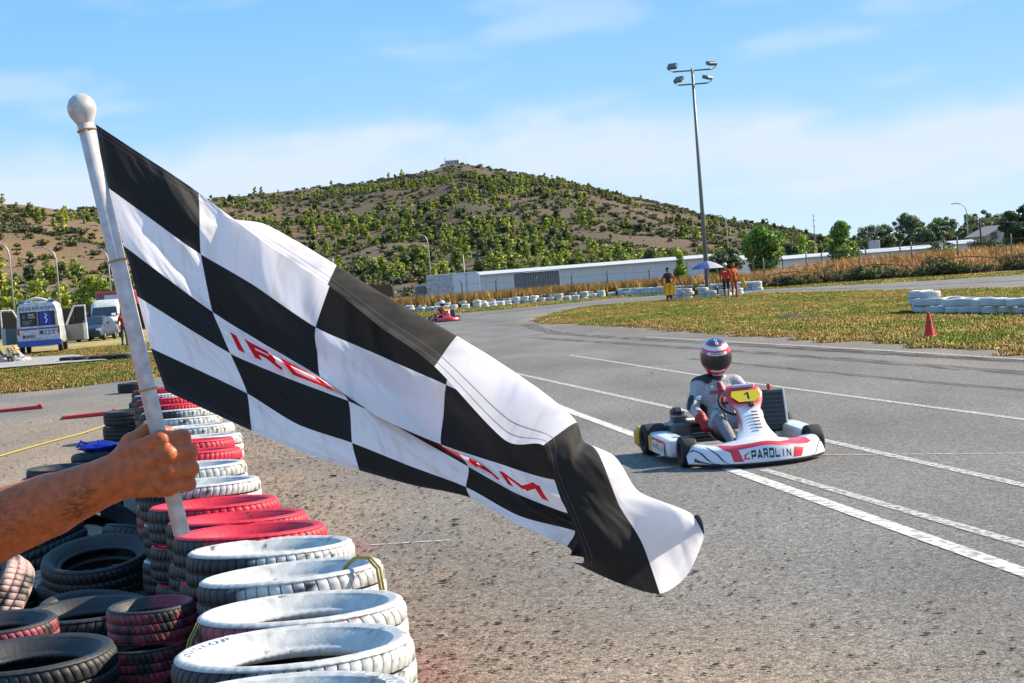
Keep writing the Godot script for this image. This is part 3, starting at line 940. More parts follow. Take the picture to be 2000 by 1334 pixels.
# ---------------------------------------------------------------- the flag
func flag() -> void:
	var t := thing("chequered_flag", "black and white chequered flag with red letters on a white pole", "flag", Vector3(-0.470, 1.339, -2.090))
	var o := t.position
	var knots := [0.0, 0.5, 1.0, 1.5, 2.0, 2.5, 3.0, 4.0, 5.0]
	var nu := 181
	var nv := 121
	var cr := func(p0: Vector3, p1: Vector3, p2: Vector3, p3: Vector3, t0: float, t1: float, t2: float, t3: float, x: float) -> Vector3:
		var m1 := (p2 - p0) / maxf(t2 - t0, 1e-6) * (t2 - t1)
		var m2 := (p3 - p1) / maxf(t3 - t1, 1e-6) * (t2 - t1)
		var s := (x - t1) / (t2 - t1)
		var s2 := s * s
		var s3 := s2 * s
		return p1 * (2 * s3 - 3 * s2 + 1) + m1 * (s3 - 2 * s2 + s) * 0.8 + p2 * (-2 * s3 + 3 * s2) + m2 * (s3 - s2) * 0.8
	var cols := []       # FLAG stations resampled along v
	for st in FLAG:
		var line := PackedVector3Array()
		for j in nv:
			var v := 5.0 * j / (nv - 1)
			var i := 0
			while i < knots.size() - 2 and v > knots[i + 1]: i += 1
			var a := maxi(i - 1, 0)
			var d := mini(i + 2, knots.size() - 1)
			line.append(cr.call(st[a + 1], st[i + 1], st[i + 2], st[d + 1], knots[a], knots[i], knots[i + 1], knots[d], v))
		cols.append(line)
	var wave := FastNoiseLite.new()
	wave.seed = 8
	wave.frequency = 1.0
	var p := PackedVector3Array()
	var uv := PackedVector2Array()
	for j in nv:
		for k in nu:
			var u := 5.0 * k / (nu - 1)
			var i := 0
			while i < FLAG.size() - 2 and u > FLAG[i + 1][0]: i += 1
			var a := maxi(i - 1, 0)
			var d := mini(i + 2, FLAG.size() - 1)
			var q: Vector3 = cr.call(cols[a][j], cols[i][j], cols[i + 1][j], cols[d][j], FLAG[a][0], FLAG[i][0], FLAG[i + 1][0], FLAG[d][0], u)
			var v := 5.0 * j / (nv - 1)
			q += Vector3(0.1, 0.15, 1.0) * wave.get_noise_2d(u * 0.8, v * 0.7 - u * 0.9) * 0.011 * smoothstep(0.0, 0.8, u)
			p.append(q - o)
			uv.append(Vector2(u / 5.0, v / 5.0))
	var im := Image.create(2000, 800, false, Image.FORMAT_RGB8)
	var st_n := FastNoiseLite.new()
	st_n.seed = 3
	st_n.frequency = 0.012
	st_n.fractal_octaves = 4
	for c in 5:
		for r in 5: im.fill_rect(Rect2i(c * 400, r * 160, 400, 160), Color(0.135, 0.13, 0.135) if (c + r) % 2 == 0 else Color(0.96, 0.95, 0.97))
	for y in range(0, 800):
		for x in range(0, 2000):
			var c := im.get_pixel(x, y)
			if c.r > 0.5:      # handling dirt, drawn down in streaks
				var k := smoothstep(0.12, 0.55, st_n.get_noise_2d(x * 1.3, y * 0.28)) * 0.22
				im.set_pixel(x, y, c.lerp(Color(0.80, 0.70, 0.64), k))
	for q in [["I", 1.10, 1.22], ["R", 1.27, 1.53], ["O", 1.60, 1.90], ["N", 2.0, 2.28], ["T", 2.44, 2.70], ["E", 2.76, 3.0], ["A", 3.08, 3.36], ["M", 3.44, 3.84]]:
		stroke_letter(im, q[0], Rect2(q[1] * 400, 366, (q[2] - q[1]) * 400, 76), 24.0, Color(0.86, 0.04, 0.10))
	for e in [10, 22]:      # stitched hems at top and hoist
		im.fill_rect(Rect2i(0, e, 2000, 1), Color(0.42, 0.40, 0.48))
		im.fill_rect(Rect2i(e, 0, 1, 800), Color(0.42, 0.40, 0.48))
		im.fill_rect(Rect2i(0, 799 - e, 2000, 1), Color(0.42, 0.40, 0.48))
	var m := print_mat(im, 0.72)
	m.backlight_enabled = true
	m.backlight = Color(0.98, 0.98, 1.0)
	m.rim_enabled = true
	m.rim = 0.25
	part(t, "cloth", sheet(p, nu, nv, false, false, PackedColorArray(), uv), m)
	# pole with a bead of wear, knob and the ties
	var a := Vector3.ZERO
	var e := Vector3(-0.562, 1.930, -2.112) - o
	var dir := e.normalized()
	var b := B.new(true)
	b.tube([a, a + dir * 0.002, a + dir * 0.3, e - dir * 0.012], [0.0098, 0.0112, 0.0112, 0.0112], 20)
	var pole := part(t, "pole", b.done(), relief(mat(0.74, 0.66, 0.66, 0.42, 0, "grime", 6.0), "fine", 0.02))
	part(t, "finial", lathe([[0.0, 0.021], [0.008, 0.0195], [0.0145, 0.0145], [0.0185, 0.007], [0.0195, 0.0], [0.018, -0.008], [0.0125, -0.018], [0.0113, -0.021]], 24), mat(0.62, 0.60, 0.59, 0.4, 0, "grime", 8.0), Transform3D(Basis(Quaternion(Vector3.UP, dir)), e))
	for s in [0.985, 0.50, 0.02]:
		var q: Vector3 = (FLAG[0][1] as Vector3).lerp(FLAG[0][9], 1.0 - s) - o
		var near := dir * q.dot(dir)
		b = B.new(true)
		var ring := []
		var sx := dir.cross(Vector3.BACK).normalized()
		for k in 13: ring.append(near + (sx * cos(TAU * k / 12) + sx.cross(dir) * sin(TAU * k / 12)) * 0.0124)
		b.tube(ring, [0.0014], 6)
		part(pole, "tie", b.done(), mat(0.45, 0.25, 0.06, 0.8))

# ---------------------------------------------------------------- karts (forward is +z, the driver's right is -x)
func kart_wheel(k: Node3D, at: Vector3, rad: float, wide: float, rim: Color) -> void:
	var w := part(k, "wheel", lathe([[0.0, wide * 0.30], [rad * 0.42, wide * 0.28], [rad * 0.5, wide * 0.36], [rad * 0.5, -wide * 0.36], [0.0, -wide * 0.25]], 24), mat(rim.r, rim.g, rim.b, 0.35, 0.8), Transform3D(Basis(Vector3.BACK, PI / 2), at))
	part(w, "tyre", lathe([[rad * 0.5, wide * 0.37], [rad * 0.56, wide * 0.47], [rad * 0.8, wide * 0.5], [rad * 0.94, wide * 0.46], [rad * 0.99, wide * 0.34], [rad, 0.0], [rad * 0.99, -wide * 0.34], [rad * 0.94, -wide * 0.46], [rad * 0.8, -wide * 0.5], [rad * 0.56, -wide * 0.47], [rad * 0.5, -wide * 0.37]], 40), M.slick)

func kart(label: String, at: Vector3, turn: float, C: Dictionary) -> Node3D:
	var k := thing("racing_kart", label, "kart", at, turn, "")
	var body := gloss(mat(C.body.r, C.body.g, C.body.b, 0.35), 0.6)
	var dark := mat(0.018, 0.018, 0.02, 0.5)
	var steel := mat(0.10, 0.10, 0.11, 0.35, 0.9)
	# frame of bent tubes, floor tray, axle
	var b := B.new(true)
	for s in [-1.0, 1.0]:
		b.tube([Vector3(0.33 * s, 0.075, -0.62), Vector3(0.33 * s, 0.07, -0.1), Vector3(0.22 * s, 0.065, 0.45), Vector3(0.14 * s, 0.07, 0.72)], [0.016], 8)
		b.tube([Vector3(0.2 * s, 0.08, 0.52), Vector3(0.48 * s, 0.11, 0.52)], [0.014], 8)
		b.tube([Vector3(0.33 * s, 0.08, -0.28), Vector3(0.6 * s, 0.09, -0.26), Vector3(0.6 * s, 0.09, 0.26), Vector3(0.27 * s, 0.08, 0.24)], [0.01], 8)
	b.tube([Vector3(-0.33, 0.075, -0.62), Vector3(0.33, 0.075, -0.62)], [0.016], 8)
	b.tube([Vector3(-0.14, 0.07, 0.72), Vector3(0.14, 0.07, 0.72)], [0.016], 8)
	part(k, "frame", b.done(), steel)
	part(k, "floor_tray", B.new().box(Vector3(0, 0.05, 0.32), Vector3(0.5, 0.008, 0.85), 0.003).done(), mat(0.22, 0.22, 0.23, 0.4, 0.8))
	b = B.new(true)
	part(k, "rear_axle", b.tube([Vector3(-0.62, 0.14, -0.52), Vector3(0.62, 0.14, -0.52)], [0.02], 12).done(), steel)
	for s in [-1.0, 1.0]:
		kart_wheel(k, Vector3(0.545 * s, 0.128, 0.52), 0.128, 0.135, C.rim)
		kart_wheel(k, Vector3(0.59 * s, 0.14, -0.52), 0.14, 0.21, C.rim)
	# rear bumper
	var rb := part(k, "rear_bumper", B.new().box(Vector3(0, 0.15, -0.74), Vector3(1.18, 0.17, 0.09), 0.035).done(), dark)
	for s in [-1.0, 1.0]: part(rb, "end_cap", B.new().box(Vector3(0.655 * s, 0.15, -0.70), Vector3(0.13, 0.19, 0.17), 0.04).done(), mat(C.flash.r, C.flash.g, C.flash.b, 0.5))
	# side pods: swept boxes with a print on the outer face
	for s in [-1.0, 1.0]:
		var rings := []
		for q in [[-0.33, 0.07, 0.8], [-0.31, 0.10, 1.0], [-0.1, 0.105, 1.0], [0.2, 0.10, 0.93], [0.31, 0.09, 0.86], [0.335, 0.07, 0.7]]:
			var ring := []
			for a in 16:
				var an := TAU * a / 16
				var cx := signf(cos(an)) * pow(absf(cos(an)), 0.45)
				var cy := signf(sin(an)) * pow(absf(sin(an)), 0.45)
				ring.append(Vector3(0.575 * s + cx * q[1], 0.135 + cy * 0.092 * q[2], q[0]))
			rings.append(ring)
		var pod := part(k, "side_pod", loft(rings), body)
		var im := Image.create(256, 64, false, Image.FORMAT_RGB8)
		im.fill(C.body.linear_to_srgb())
		fill_poly(im, [Vector2(0, 0), Vector2(256, 0), Vector2(256, 12), Vector2(150, 16), Vector2(120, 8), Vector2(60, 14), Vector2(40, 64), Vector2(0, 64)], C.trim.linear_to_srgb())
		if C.has("lettering"):
			im.fill_rect(Rect2i(0, 0, 58, 64), C.flash.linear_to_srgb())
			im.fill_rect(Rect2i(30, 0, 8, 64), Color(0.1, 0.1, 0.1))
			stroke_word(im, C.lettering, Rect2(72, 24, 172, 22), 5.0, Color(0.12, 0.12, 0.13))
		b = B.new()
		var xo: float = 0.684 * s
		if s < 0: b.quad(Vector3(xo, 0.20, -0.30), Vector3(xo, 0.20, 0.27), Vector3(xo, 0.072, 0.27), Vector3(xo, 0.072, -0.30))
		else: b.quad(Vector3(xo, 0.20, 0.27), Vector3(xo, 0.20, -0.30), Vector3(xo, 0.072, -0.30), Vector3(xo, 0.072, 0.27))
		part(pod, "sticker", b.done(), print_mat(im, 0.35))
	# nose: a skin running round the front, with its paint as print
	var nu := 49
	var nv := 15
	var p := PackedVector3Array()
	var uv := PackedVector2Array()
	for j in nv:
		var t := float(j) / (nv - 1)
		for i in nu:
			var x := lerpf(-1, 1, float(i) / (nu - 1))
			var ax := absf(x)
			var zf := 0.98 - 0.30 * pow(ax, 2.6)
			var hump := 0.165 + 0.06 * exp(-pow(x / 0.42, 2)) + 0.02 * smoothstep(0.6, 0.85, ax) - 0.05 * smoothstep(0.9, 1.0, ax)
			# section: from the back of the hood, over the brow, down the face to the chin
			var sec := [Vector2(-0.33 + 0.08 * ax, hump), Vector2(-0.14, hump + 0.005), Vector2(-0.05, hump - 0.02), Vector2(-0.02, hump - 0.055), Vector2(0.0, 0.055), Vector2(0.005, 0.04), Vector2(-0.03, 0.03)]
			var f := t * (sec.size() - 1)
			var n := mini(int(f), sec.size() - 2)
			var q: Vector2 = sec[n].lerp(sec[n + 1], f - n)
			p.append(Vector3(x * 0.585, q.y, zf + q.x))
			uv.append(Vector2((x + 1) / 2, t))
	var im2 := Image.create(1024, 256, false, Image.FORMAT_RGB8)
	im2.fill(C.body.linear_to_srgb())
	var tc: Color = C.trim.linear_to_srgb()
	fill_poly(im2, [Vector2(195, 30), Vector2(300, 66), Vector2(420, 86), Vector2(620, 86), Vector2(710, 60), Vector2(745, 0), Vector2(860, 0), Vector2(890, 90), Vector2(810, 128), Vector2(775, 180), Vector2(705, 180), Vector2(730, 118), Vector2(610, 124), Vector2(420, 124), Vector2(315, 115), Vector2(350, 180), Vector2(280, 180), Vector2(260, 120), Vector2(222, 90)], tc)
	for q in [[20, 90, 210, 235], [120, 70, 250, 215], [1000, 90, 840, 235]]:
		fill_poly(im2, [Vector2(q[0], q[1]), Vector2(q[0] + 14, q[1] - 4), Vector2(q[2] + 10, q[3]), Vector2(q[2], q[3])], Color(0.13, 0.14, 0.2))
	fill_poly(im2, [Vector2(40, 150), Vector2(190, 215), Vector2(185, 232), Vector2(35, 175)], Color(0.1, 0.1, 0.11))
	if C.has("lettering"):
		fill_poly(im2, [Vector2(352, 146), Vector2(392, 137), Vector2(388, 143), Vector2(368, 148), Vector2(362, 159), Vector2(390, 159), Vector2(386, 165), Vector2(348, 165)], tc)
		stroke_word(im2, C.lettering, Rect2(398, 138, 304, 27), 7.5, Color(0.1, 0.1, 0.11))
	var nm := gloss(print_mat(im2, 0.35), 0.6)
	var nose := part(k, "nose", sheet(p, nu, nv, false, false, PackedColorArray(), uv), nm)
	b = B.new(true)
	var lip := []
	for i in 25:
		var x := lerpf(-1, 1, i / 24.0)
		lip.append(Vector3(x * 0.57, 0.032, 0.965 - 0.30 * pow(absf(x), 2.6)))
	part(nose, "lip", b.tube(lip, [0.017], 8).done(), dark)
	b = B.new(true)
	part(nose, "bumper_bar", b.tube([Vector3(-0.34, 0.09, 0.6), Vector3(-0.3, 0.09, 0.84), Vector3(0.3, 0.09, 0.84), Vector3(0.34, 0.09, 0.6)], [0.01], 8).done(), steel)
	# front panel: foot on the nose, waist, wide head carrying the number
	var rings := []
	for q in [[0.145, 0.80, 0.21], [0.19, 0.735, 0.19], [0.26, 0.665, 0.14], [0.35, 0.585, 0.105], [0.43, 0.515, 0.11], [0.495, 0.465, 0.148], [0.555, 0.425, 0.162], [0.605, 0.39, 0.145], [0.625, 0.365, 0.115]]:
		var ring := []
		for a in 16:
			var an := TAU * a / 16
			var fr := sin(an)
			ring.append(Vector3(cos(an) * q[2], q[0] + 0.0 - 0.028 * fr * 0.3, q[1] + (0.045 * fr if fr > 0 else 0.02 * fr)))
		rings.append(ring)
	var pc := PackedColorArray()
	for r in rings.size():
		for a in 16:
			var head := r >= 5 or (r >= 3 and absf(cos(TAU * a / 16)) > 0.9)
			pc.append(C.trim if head else C.body)
	pc.append(C.body)
	pc.append(C.trim)
	var panel := part(k, "front_panel", loft(rings, pc), gloss(vmat(0.35), 0.6))
	var im3 := Image.create(192, 128, false, Image.FORMAT_RGB8)
	im3.fill(Color(0.80, 0.72, 0.03))
	if C.has("number"): stamp(im3, C.number, Rect2(82, 30, 34, 74), Color(0.08, 0.08, 0.08), true)
	var pb := Basis(Vector3.RIGHT, -0.62)
	b = B.new()
	b.st.set_smooth_group(-1)
	var fr_ := Transform3D(pb, Vector3(0, 0.545, 0.487))
	var shape := [Vector2(-0.112, 0.050), Vector2(0.112, 0.050), Vector2(0.130, 0.0), Vector2(0.07, -0.058), Vector2(-0.07, -0.058), Vector2(-0.130, 0.0)]
	for i in range(1, shape.size() - 1):
		for q in [shape[0], shape[i], shape[i + 1]]: b.vx(fr_ * Vector3(q.x, q.y, 0), Vector2(0.5 + q.x / 0.262, 0.5 - q.y / 0.118))
	part(panel, "number_plate", b.done(), print_mat(im3, 0.4))
	part(panel, "visor_strip", B.new().box(Vector3(0, 0.617, 0.408), Vector3(0.20, 0.03, 0.05), 0.012, pb).done(), mat(0.42, 0.46, 0.55, 0.3))
	part(panel, "clip", B.new().box(Vector3(0.03, 0.475, 0.535), Vector3(0.045, 0.045, 0.03), 0.008, pb).done(), dark)
	for i in 6: part(panel, "slot", B.new().box(Vector3(0.035, 0.415 - i * 0.025, 0.583 + i * 0.0215), Vector3(0.055, 0.010, 0.008), 0.002, pb).done(), mat(0.05, 0.06, 0.09, 0.5))
	# steering wheel and column
	b = B.new(true)
	var sw := []
	var swb := Transform3D(Basis(Vector3.RIGHT, -0.75), Vector3(0, 0.47, 0.20))
	for i in 25:
		var a := TAU * i / 24
		sw.append(swb * Vector3(cos(a) * 0.155, sin(a) * 0.135, 0))
	b.tube(sw, [0.014], 8)
	b.tube([swb * Vector3(-0.15, 0, 0), swb * Vector3(0.15, 0, 0)], [0.011], 6)
	var swm := part(k, "steering_wheel", b.done(), mat(0.02, 0.02, 0.02, 0.8))
	b = B.new(true)
	part(swm, "column", b.tube([swb * Vector3.ZERO, Vector3(0, 0.11, 0.62)], [0.011], 8).done(), mat(0.5, 0.5, 0.5, 0.3, 1.0))
	# seat: a shell with raised sides
	p = PackedVector3Array()
	for j in 11:
		var t := j / 10.0
		var y := lerpf(0.10, 0.46, pow(t, 1.5))
		var z := lerpf(0.02, -0.44, pow(t, 0.7))
		for i in 13:
			var x := lerpf(-1, 1, i / 12.0)
			p.append(Vector3(x * 0.215, y + 0.13 * pow(absf(x), 3.0) * (1.0 - t * 0.7), z + 0.12 * pow(absf(x), 3.0) * t))
	part(k, "seat", sheet(p, 13, 11), mat(0.05, 0.05, 0.055, 0.45))
	# radiator beside the driver, engine and airbox on the other side
	var rt := Basis(Vector3.RIGHT, -0.22) * Basis(Vector3.UP, 0.12)
	var rad := part(k, "radiator", B.new().box(Vector3(0.40, 0.34, -0.12), Vector3(0.235, 0.37, 0.045), 0.01, rt).done(), mat(0.035, 0.037, 0.04, 0.55, 0.3))
	for s in [-1.0, 1.0]: part(rad, "tank", B.new().box(Vector3(0.40, 0.34, -0.12) + rt * Vector3(0.126 * s, 0, 0), Vector3(0.02, 0.38, 0.055), 0.006, rt).done(), mat(0.62, 0.60, 0.58, 0.35, 0.7))
	for i in 9: part(rad, "fin", B.new().box(Vector3(0.40, 0.34, -0.12) + rt * Vector3(0, -0.16 + i * 0.04, 0.025), Vector3(0.225, 0.006, 0.008), 0, rt).done(), mat(0.08, 0.08, 0.085, 0.4, 0.6))
	part(rad, "cap", lathe([[0.0, 0.06], [0.02, 0.055], [0.022, 0.03], [0.014, 0.028], [0.014, 0.0]], 12), mat(0.55, 0.04, 0.05, 0.4), Transform3D(Basis(), Vector3(0.40, 0.515, -0.16)))
	var eng := part(k, "engine", B.new().box(Vector3(-0.40, 0.20, -0.30), Vector3(0.19, 0.20, 0.24), 0.03).done(), mat(0.12, 0.12, 0.125, 0.4, 0.7))
	for i in 3: part(eng, "cooling_fin", B.new().box(Vector3(-0.40, 0.312 + i * 0.016, -0.30), Vector3(0.13, 0.008, 0.16), 0.002).done(), mat(0.2, 0.2, 0.2, 0.4, 0.8))
	part(eng, "airbox", B.new().box(Vector3(-0.37, 0.36, -0.46), Vector3(0.11, 0.10, 0.16), 0.03).done(), dark)
	b = B.new(true)
	part(eng, "exhaust", b.tube([Vector3(-0.42, 0.22, -0.42), Vector3(-0.44, 0.24, -0.58), Vector3(-0.30, 0.25, -0.70), Vector3(0.05, 0.25, -0.70)], [0.025, 0.035, 0.045, 0.03], 10).done(), mat(0.25, 0.2, 0.16, 0.35, 0.9))
	part(k, "fuel_tank", B.new().box(Vector3(0, 0.16, 0.30), Vector3(0.2, 0.17, 0.22), 0.04).done(), mat(0.55, 0.47, 0.25, 0.4))
	return k

func kart_driver(label: String, k: Node3D, P: Dictionary) -> void:
	var t := thing("person", label, "person")
	t.transform = k.transform
	var s: Color = P.suit
	var d: Color = P.dark
	var g: Color = P.glove
	var b := []
	b.append([Vector3(-0.02, 0.23, -0.20), Vector3(-0.03, 0.40, -0.27), 0.135, 0.125, s])
	b.append([Vector3(-0.09, 0.50, -0.295), Vector3(0.03, 0.50, -0.295), 0.125, 0.125, s])
	for x in [-1.0, 1.0]: b.append([Vector3(-0.03 + 0.125 * x, 0.30, -0.24), Vector3(-0.03 + 0.135 * x, 0.52, -0.27), 0.032, 0.034, d])
	b.append([Vector3(-0.03, 0.36, -0.135), Vector3(-0.03, 0.60, -0.19), 0.018, 0.02, P.get("zip", d)])
	b.append([Vector3(-0.17, 0.605, -0.30), Vector3(0.11, 0.605, -0.30), 0.07, 0.07, s])
	b.append([Vector3(-0.03, 0.62, -0.30), Vector3(-0.03, 0.74, -0.28), 0.065, 0.06, d])
	b.append([Vector3(-0.20, 0.615, -0.31), Vector3(-0.13, 0.65, -0.27), 0.058, 0.05, d])
	for x in [-1.0, 1.0]:
		b.append([Vector3(0.09 * x, 0.22, -0.16), Vector3(0.16 * x, 0.345, 0.17), 0.085, 0.066, s])
		b.append([Vector3(0.16 * x, 0.345, 0.17), Vector3(0.15 * x, 0.16, 0.54), 0.062, 0.042, s if x > 0 else P.get("leg", s)])
		b.append([Vector3(0.15 * x, 0.13, 0.55), Vector3(0.15 * x, 0.19, 0.66), 0.04, 0.034, d])
	# right arm down by the engine, left hand on the wheel
	b.append([Vector3(-0.20, 0.60, -0.30), Vector3(-0.285, 0.43, -0.21), 0.062, 0.053, s])
	b.append([Vector3(-0.285, 0.43, -0.21), Vector3(-0.255, 0.335, -0.08), 0.052, 0.042, s])
	b.append([Vector3(-0.29, 0.50, -0.205), Vector3(-0.31, 0.42, -0.17), 0.022, 0.022, d])
	b.append([Vector3(-0.265, 0.385, -0.085), Vector3(-0.245, 0.365, -0.06), 0.014, 0.014, g])
	for x in [-1.0, 1.0]: b.append([Vector3(0.10 * x, 0.30, -0.10), Vector3(0.17 * x, 0.40, 0.15), 0.022, 0.022, d])
	b.append([Vector3(0.15, 0.60, -0.29), Vector3(0.22, 0.46, -0.12), 0.06, 0.05, s])
	b.append([Vector3(0.22, 0.46, -0.12), Vector3(0.10, 0.53, 0.06), 0.048, 0.038, s])
	b.append([Vector3(-0.255, 0.335, -0.08), Vector3(-0.245, 0.30, -0.04), 0.044, 0.04, g])
	b.append([Vector3(0.10, 0.53, 0.06), Vector3(0.06, 0.55, 0.11), 0.038, 0.034, g])
	for i in 4:
		var o := Vector3(-0.262 + i * 0.013, 0.285 + i * 0.004, -0.015 + i * 0.006)
		b.append([o, o + Vector3(0.004, -0.045 + absf(i - 1.5) * 0.006, 0.012), 0.0105, 0.0095, g])
		b.append([o + Vector3(0.004, -0.045 + absf(i - 1.5) * 0.006, 0.012), o + Vector3(0.012, -0.065, -0.008), 0.0095, 0.008, g])
		var w := Vector3(0.035 + i * 0.016, 0.565 - i * 0.010, 0.135)
		b.append([w, w + Vector3(-0.012, 0.006, 0.025), 0.0105, 0.0095, g])
		b.append([w + Vector3(-0.012, 0.006, 0.025), w + Vector3(-0.012, -0.022, 0.028), 0.0095, 0.008, g])
	b.append([Vector3(-0.225, 0.31, -0.05), Vector3(-0.205, 0.275, -0.02), 0.013, 0.010, g])
	b.append([Vector3(0.045, 0.575, 0.10), Vector3(0.02, 0.57, 0.125), 0.013, 0.010, g])
	part(t, "body", melt(b, 0.0125, 0.035), M.suit)
	if P.has("badges"):
		for q in [[Vector3(-0.235, 0.50, -0.185), Vector3(0.05, 0.035, 0.012), Color(0.75, 0.75, 0.78)], [Vector3(-0.09, 0.54, -0.172), Vector3(0.085, 0.03, 0.012), Color(0.5, 0.06, 0.08)], [Vector3(0.045, 0.56, -0.172), Vector3(0.05, 0.06, 0.012), Color(0.75, 0.75, 0.78)]]:
			part(t, "badge", B.new().box(q[0], q[1], 0.004).done(), mat(q[2].r, q[2].g, q[2].b, 0.7))
	# helmet: shell with painted crown, bands and chin, dark visor over the eye port
	var hc := Transform3D(Basis(Vector3.UP, -0.16) * Basis(Vector3.RIGHT, 0.30), Vector3(-0.03, 0.845, -0.27))
	var nu := 48
	var nv := 29
	var p := PackedVector3Array()
	var uv := PackedVector2Array()
	var ball := func(u: float, v: float, grow: float) -> Vector3:
		var az := u * TAU
		var el := lerpf(PI / 2, -1.12, v)
		var q := Vector3(sin(az) * cos(el) * 0.127, sin(el) * 0.155, cos(az) * cos(el) * 0.155)
		if q.y < 0: q.z += 0.022 * smoothstep(0.0, -0.09, q.y) * maxf(0.0, cos(az))
		if q.y < -0.05: q.x *= 0.96
		return q * (1.0 + grow) * 1.1
	for j in nv:
		for i in nu + 1:
			p.append(hc * (ball.call(float(i) / nu, float(j) / (nv - 1), 0.0) as Vector3))
			uv.append(Vector2(float(i) / nu + 0.5, float(j) / (nv - 1)))
	var im := Image.create(512, 256, false, Image.FORMAT_RGB8)
	im.fill(P.helmet.linear_to_srgb())
	im.fill_rect(Rect2i(0, 0, 512, 56), P.crown.linear_to_srgb())
	im.fill_rect(Rect2i(0, 66, 512, 22), P.band.linear_to_srgb())
	im.fill_rect(Rect2i(196, 98, 120, 14), P.band.linear_to_srgb())
	im.fill_rect(Rect2i(212, 188, 88, 10), P.band.linear_to_srgb())
	im.fill_rect(Rect2i(0, 228, 512, 28), Color(0.08, 0.08, 0.09))
	im.fill_rect(Rect2i(212, 222, 88, 18), P.band.linear_to_srgb())
	for q in [[60, 110, 46, 60], [406, 110, 46, 60]]: im.fill_rect(Rect2i(q[0], q[1], q[2], q[3]), Color(0.3, 0.3, 0.32))
	if P.has("badges"):
		stamp(im, "G", Rect2(246, 26, 36, 26), Color(0.9, 0.9, 0.92), true)
		stamp(im, "PAROLIN", Rect2(218, 99, 78, 10), Color(0.12, 0.12, 0.14), true)
		im.fill_rect(Rect2i(206, 8, 40, 12), Color(0.85, 0.86, 0.9))
		im.fill_rect(Rect2i(276, 8, 30, 12), Color(0.85, 0.86, 0.9))
	var hm := print_mat(im, 0.25)
	hm.texture_repeat = true
	var hel := part(t, "helmet", sheet(p, nu + 1, nv, false, false, PackedColorArray(), uv), gloss(hm, 0.9))
	p = PackedVector3Array()
	for j in 6:
		for i in 25: p.append(hc * (ball.call(lerpf(-0.20, 0.20, i / 24.0), lerpf(0.445, 0.71, j / 5.0), 0.022 + 0.008 * sin(PI * j / 5.0)) as Vector3))
	part(hel, "visor", sheet(p, 25, 6), gloss(mat(0.010, 0.010, 0.012, 0.3), 0.25))
	part(hel, "spoiler", B.new().box(hc * Vector3(0, 0.10, -0.135), Vector3(0.16, 0.02, 0.06), 0.008, hc.basis).done(), mat(0.2, 0.25, 0.42, 0.3))

# ---------------------------------------------------------------- road vehicles
func ring_section(z: float, hb: float, ht: float, y0: float, y1: float, rc: float) -> Array:   # rounded box section of a body at z
	var out := []
	for a in 24:
		var an := TAU * (a + 0.5) / 24
		var cx := signf(cos(an)) * pow(absf(cos(an)), rc)
		var cy := signf(sin(an)) * pow(absf(sin(an)), rc)
		var y := lerpf(y0, y1, (cy + 1) / 2)
		out.append(Vector3(cx * lerpf(hb, ht, clampf(((y - y0) / (y1 - y0) - 0.42) / 0.58, 0, 1)), y, z))
	return out

func road_wheel(v: Node3D, at: Vector3, rad: float) -> void:
	var w := part(v, "wheel", lathe([[rad, 0.06], [rad, -0.06], [rad * 0.93, -0.1], [rad * 0.62, -0.1], [rad * 0.6, 0.1], [rad * 0.93, 0.1], [rad, 0.06]], 24), M.slick, Transform3D(Basis(Vector3.BACK, PI / 2), at))
	part(w, "hub_cap", lathe([[0.0, 0.09], [rad * 0.3, 0.085], [rad * 0.6, 0.07], [rad * 0.6, -0.07], [rad * 0.3, -0.085], [0.0, -0.09]], 20), mat(0.4, 0.4, 0.41, 0.35, 0.7))

func panel(parent: Node3D, called: String, pts: Array, z: float, m: Material, thick := 0.012) -> MeshInstance3D:   # a plate cut to a polygon in xy
	return part(parent, called, B.new().prism(PackedVector2Array(pts), z, z + thick).done(), m)

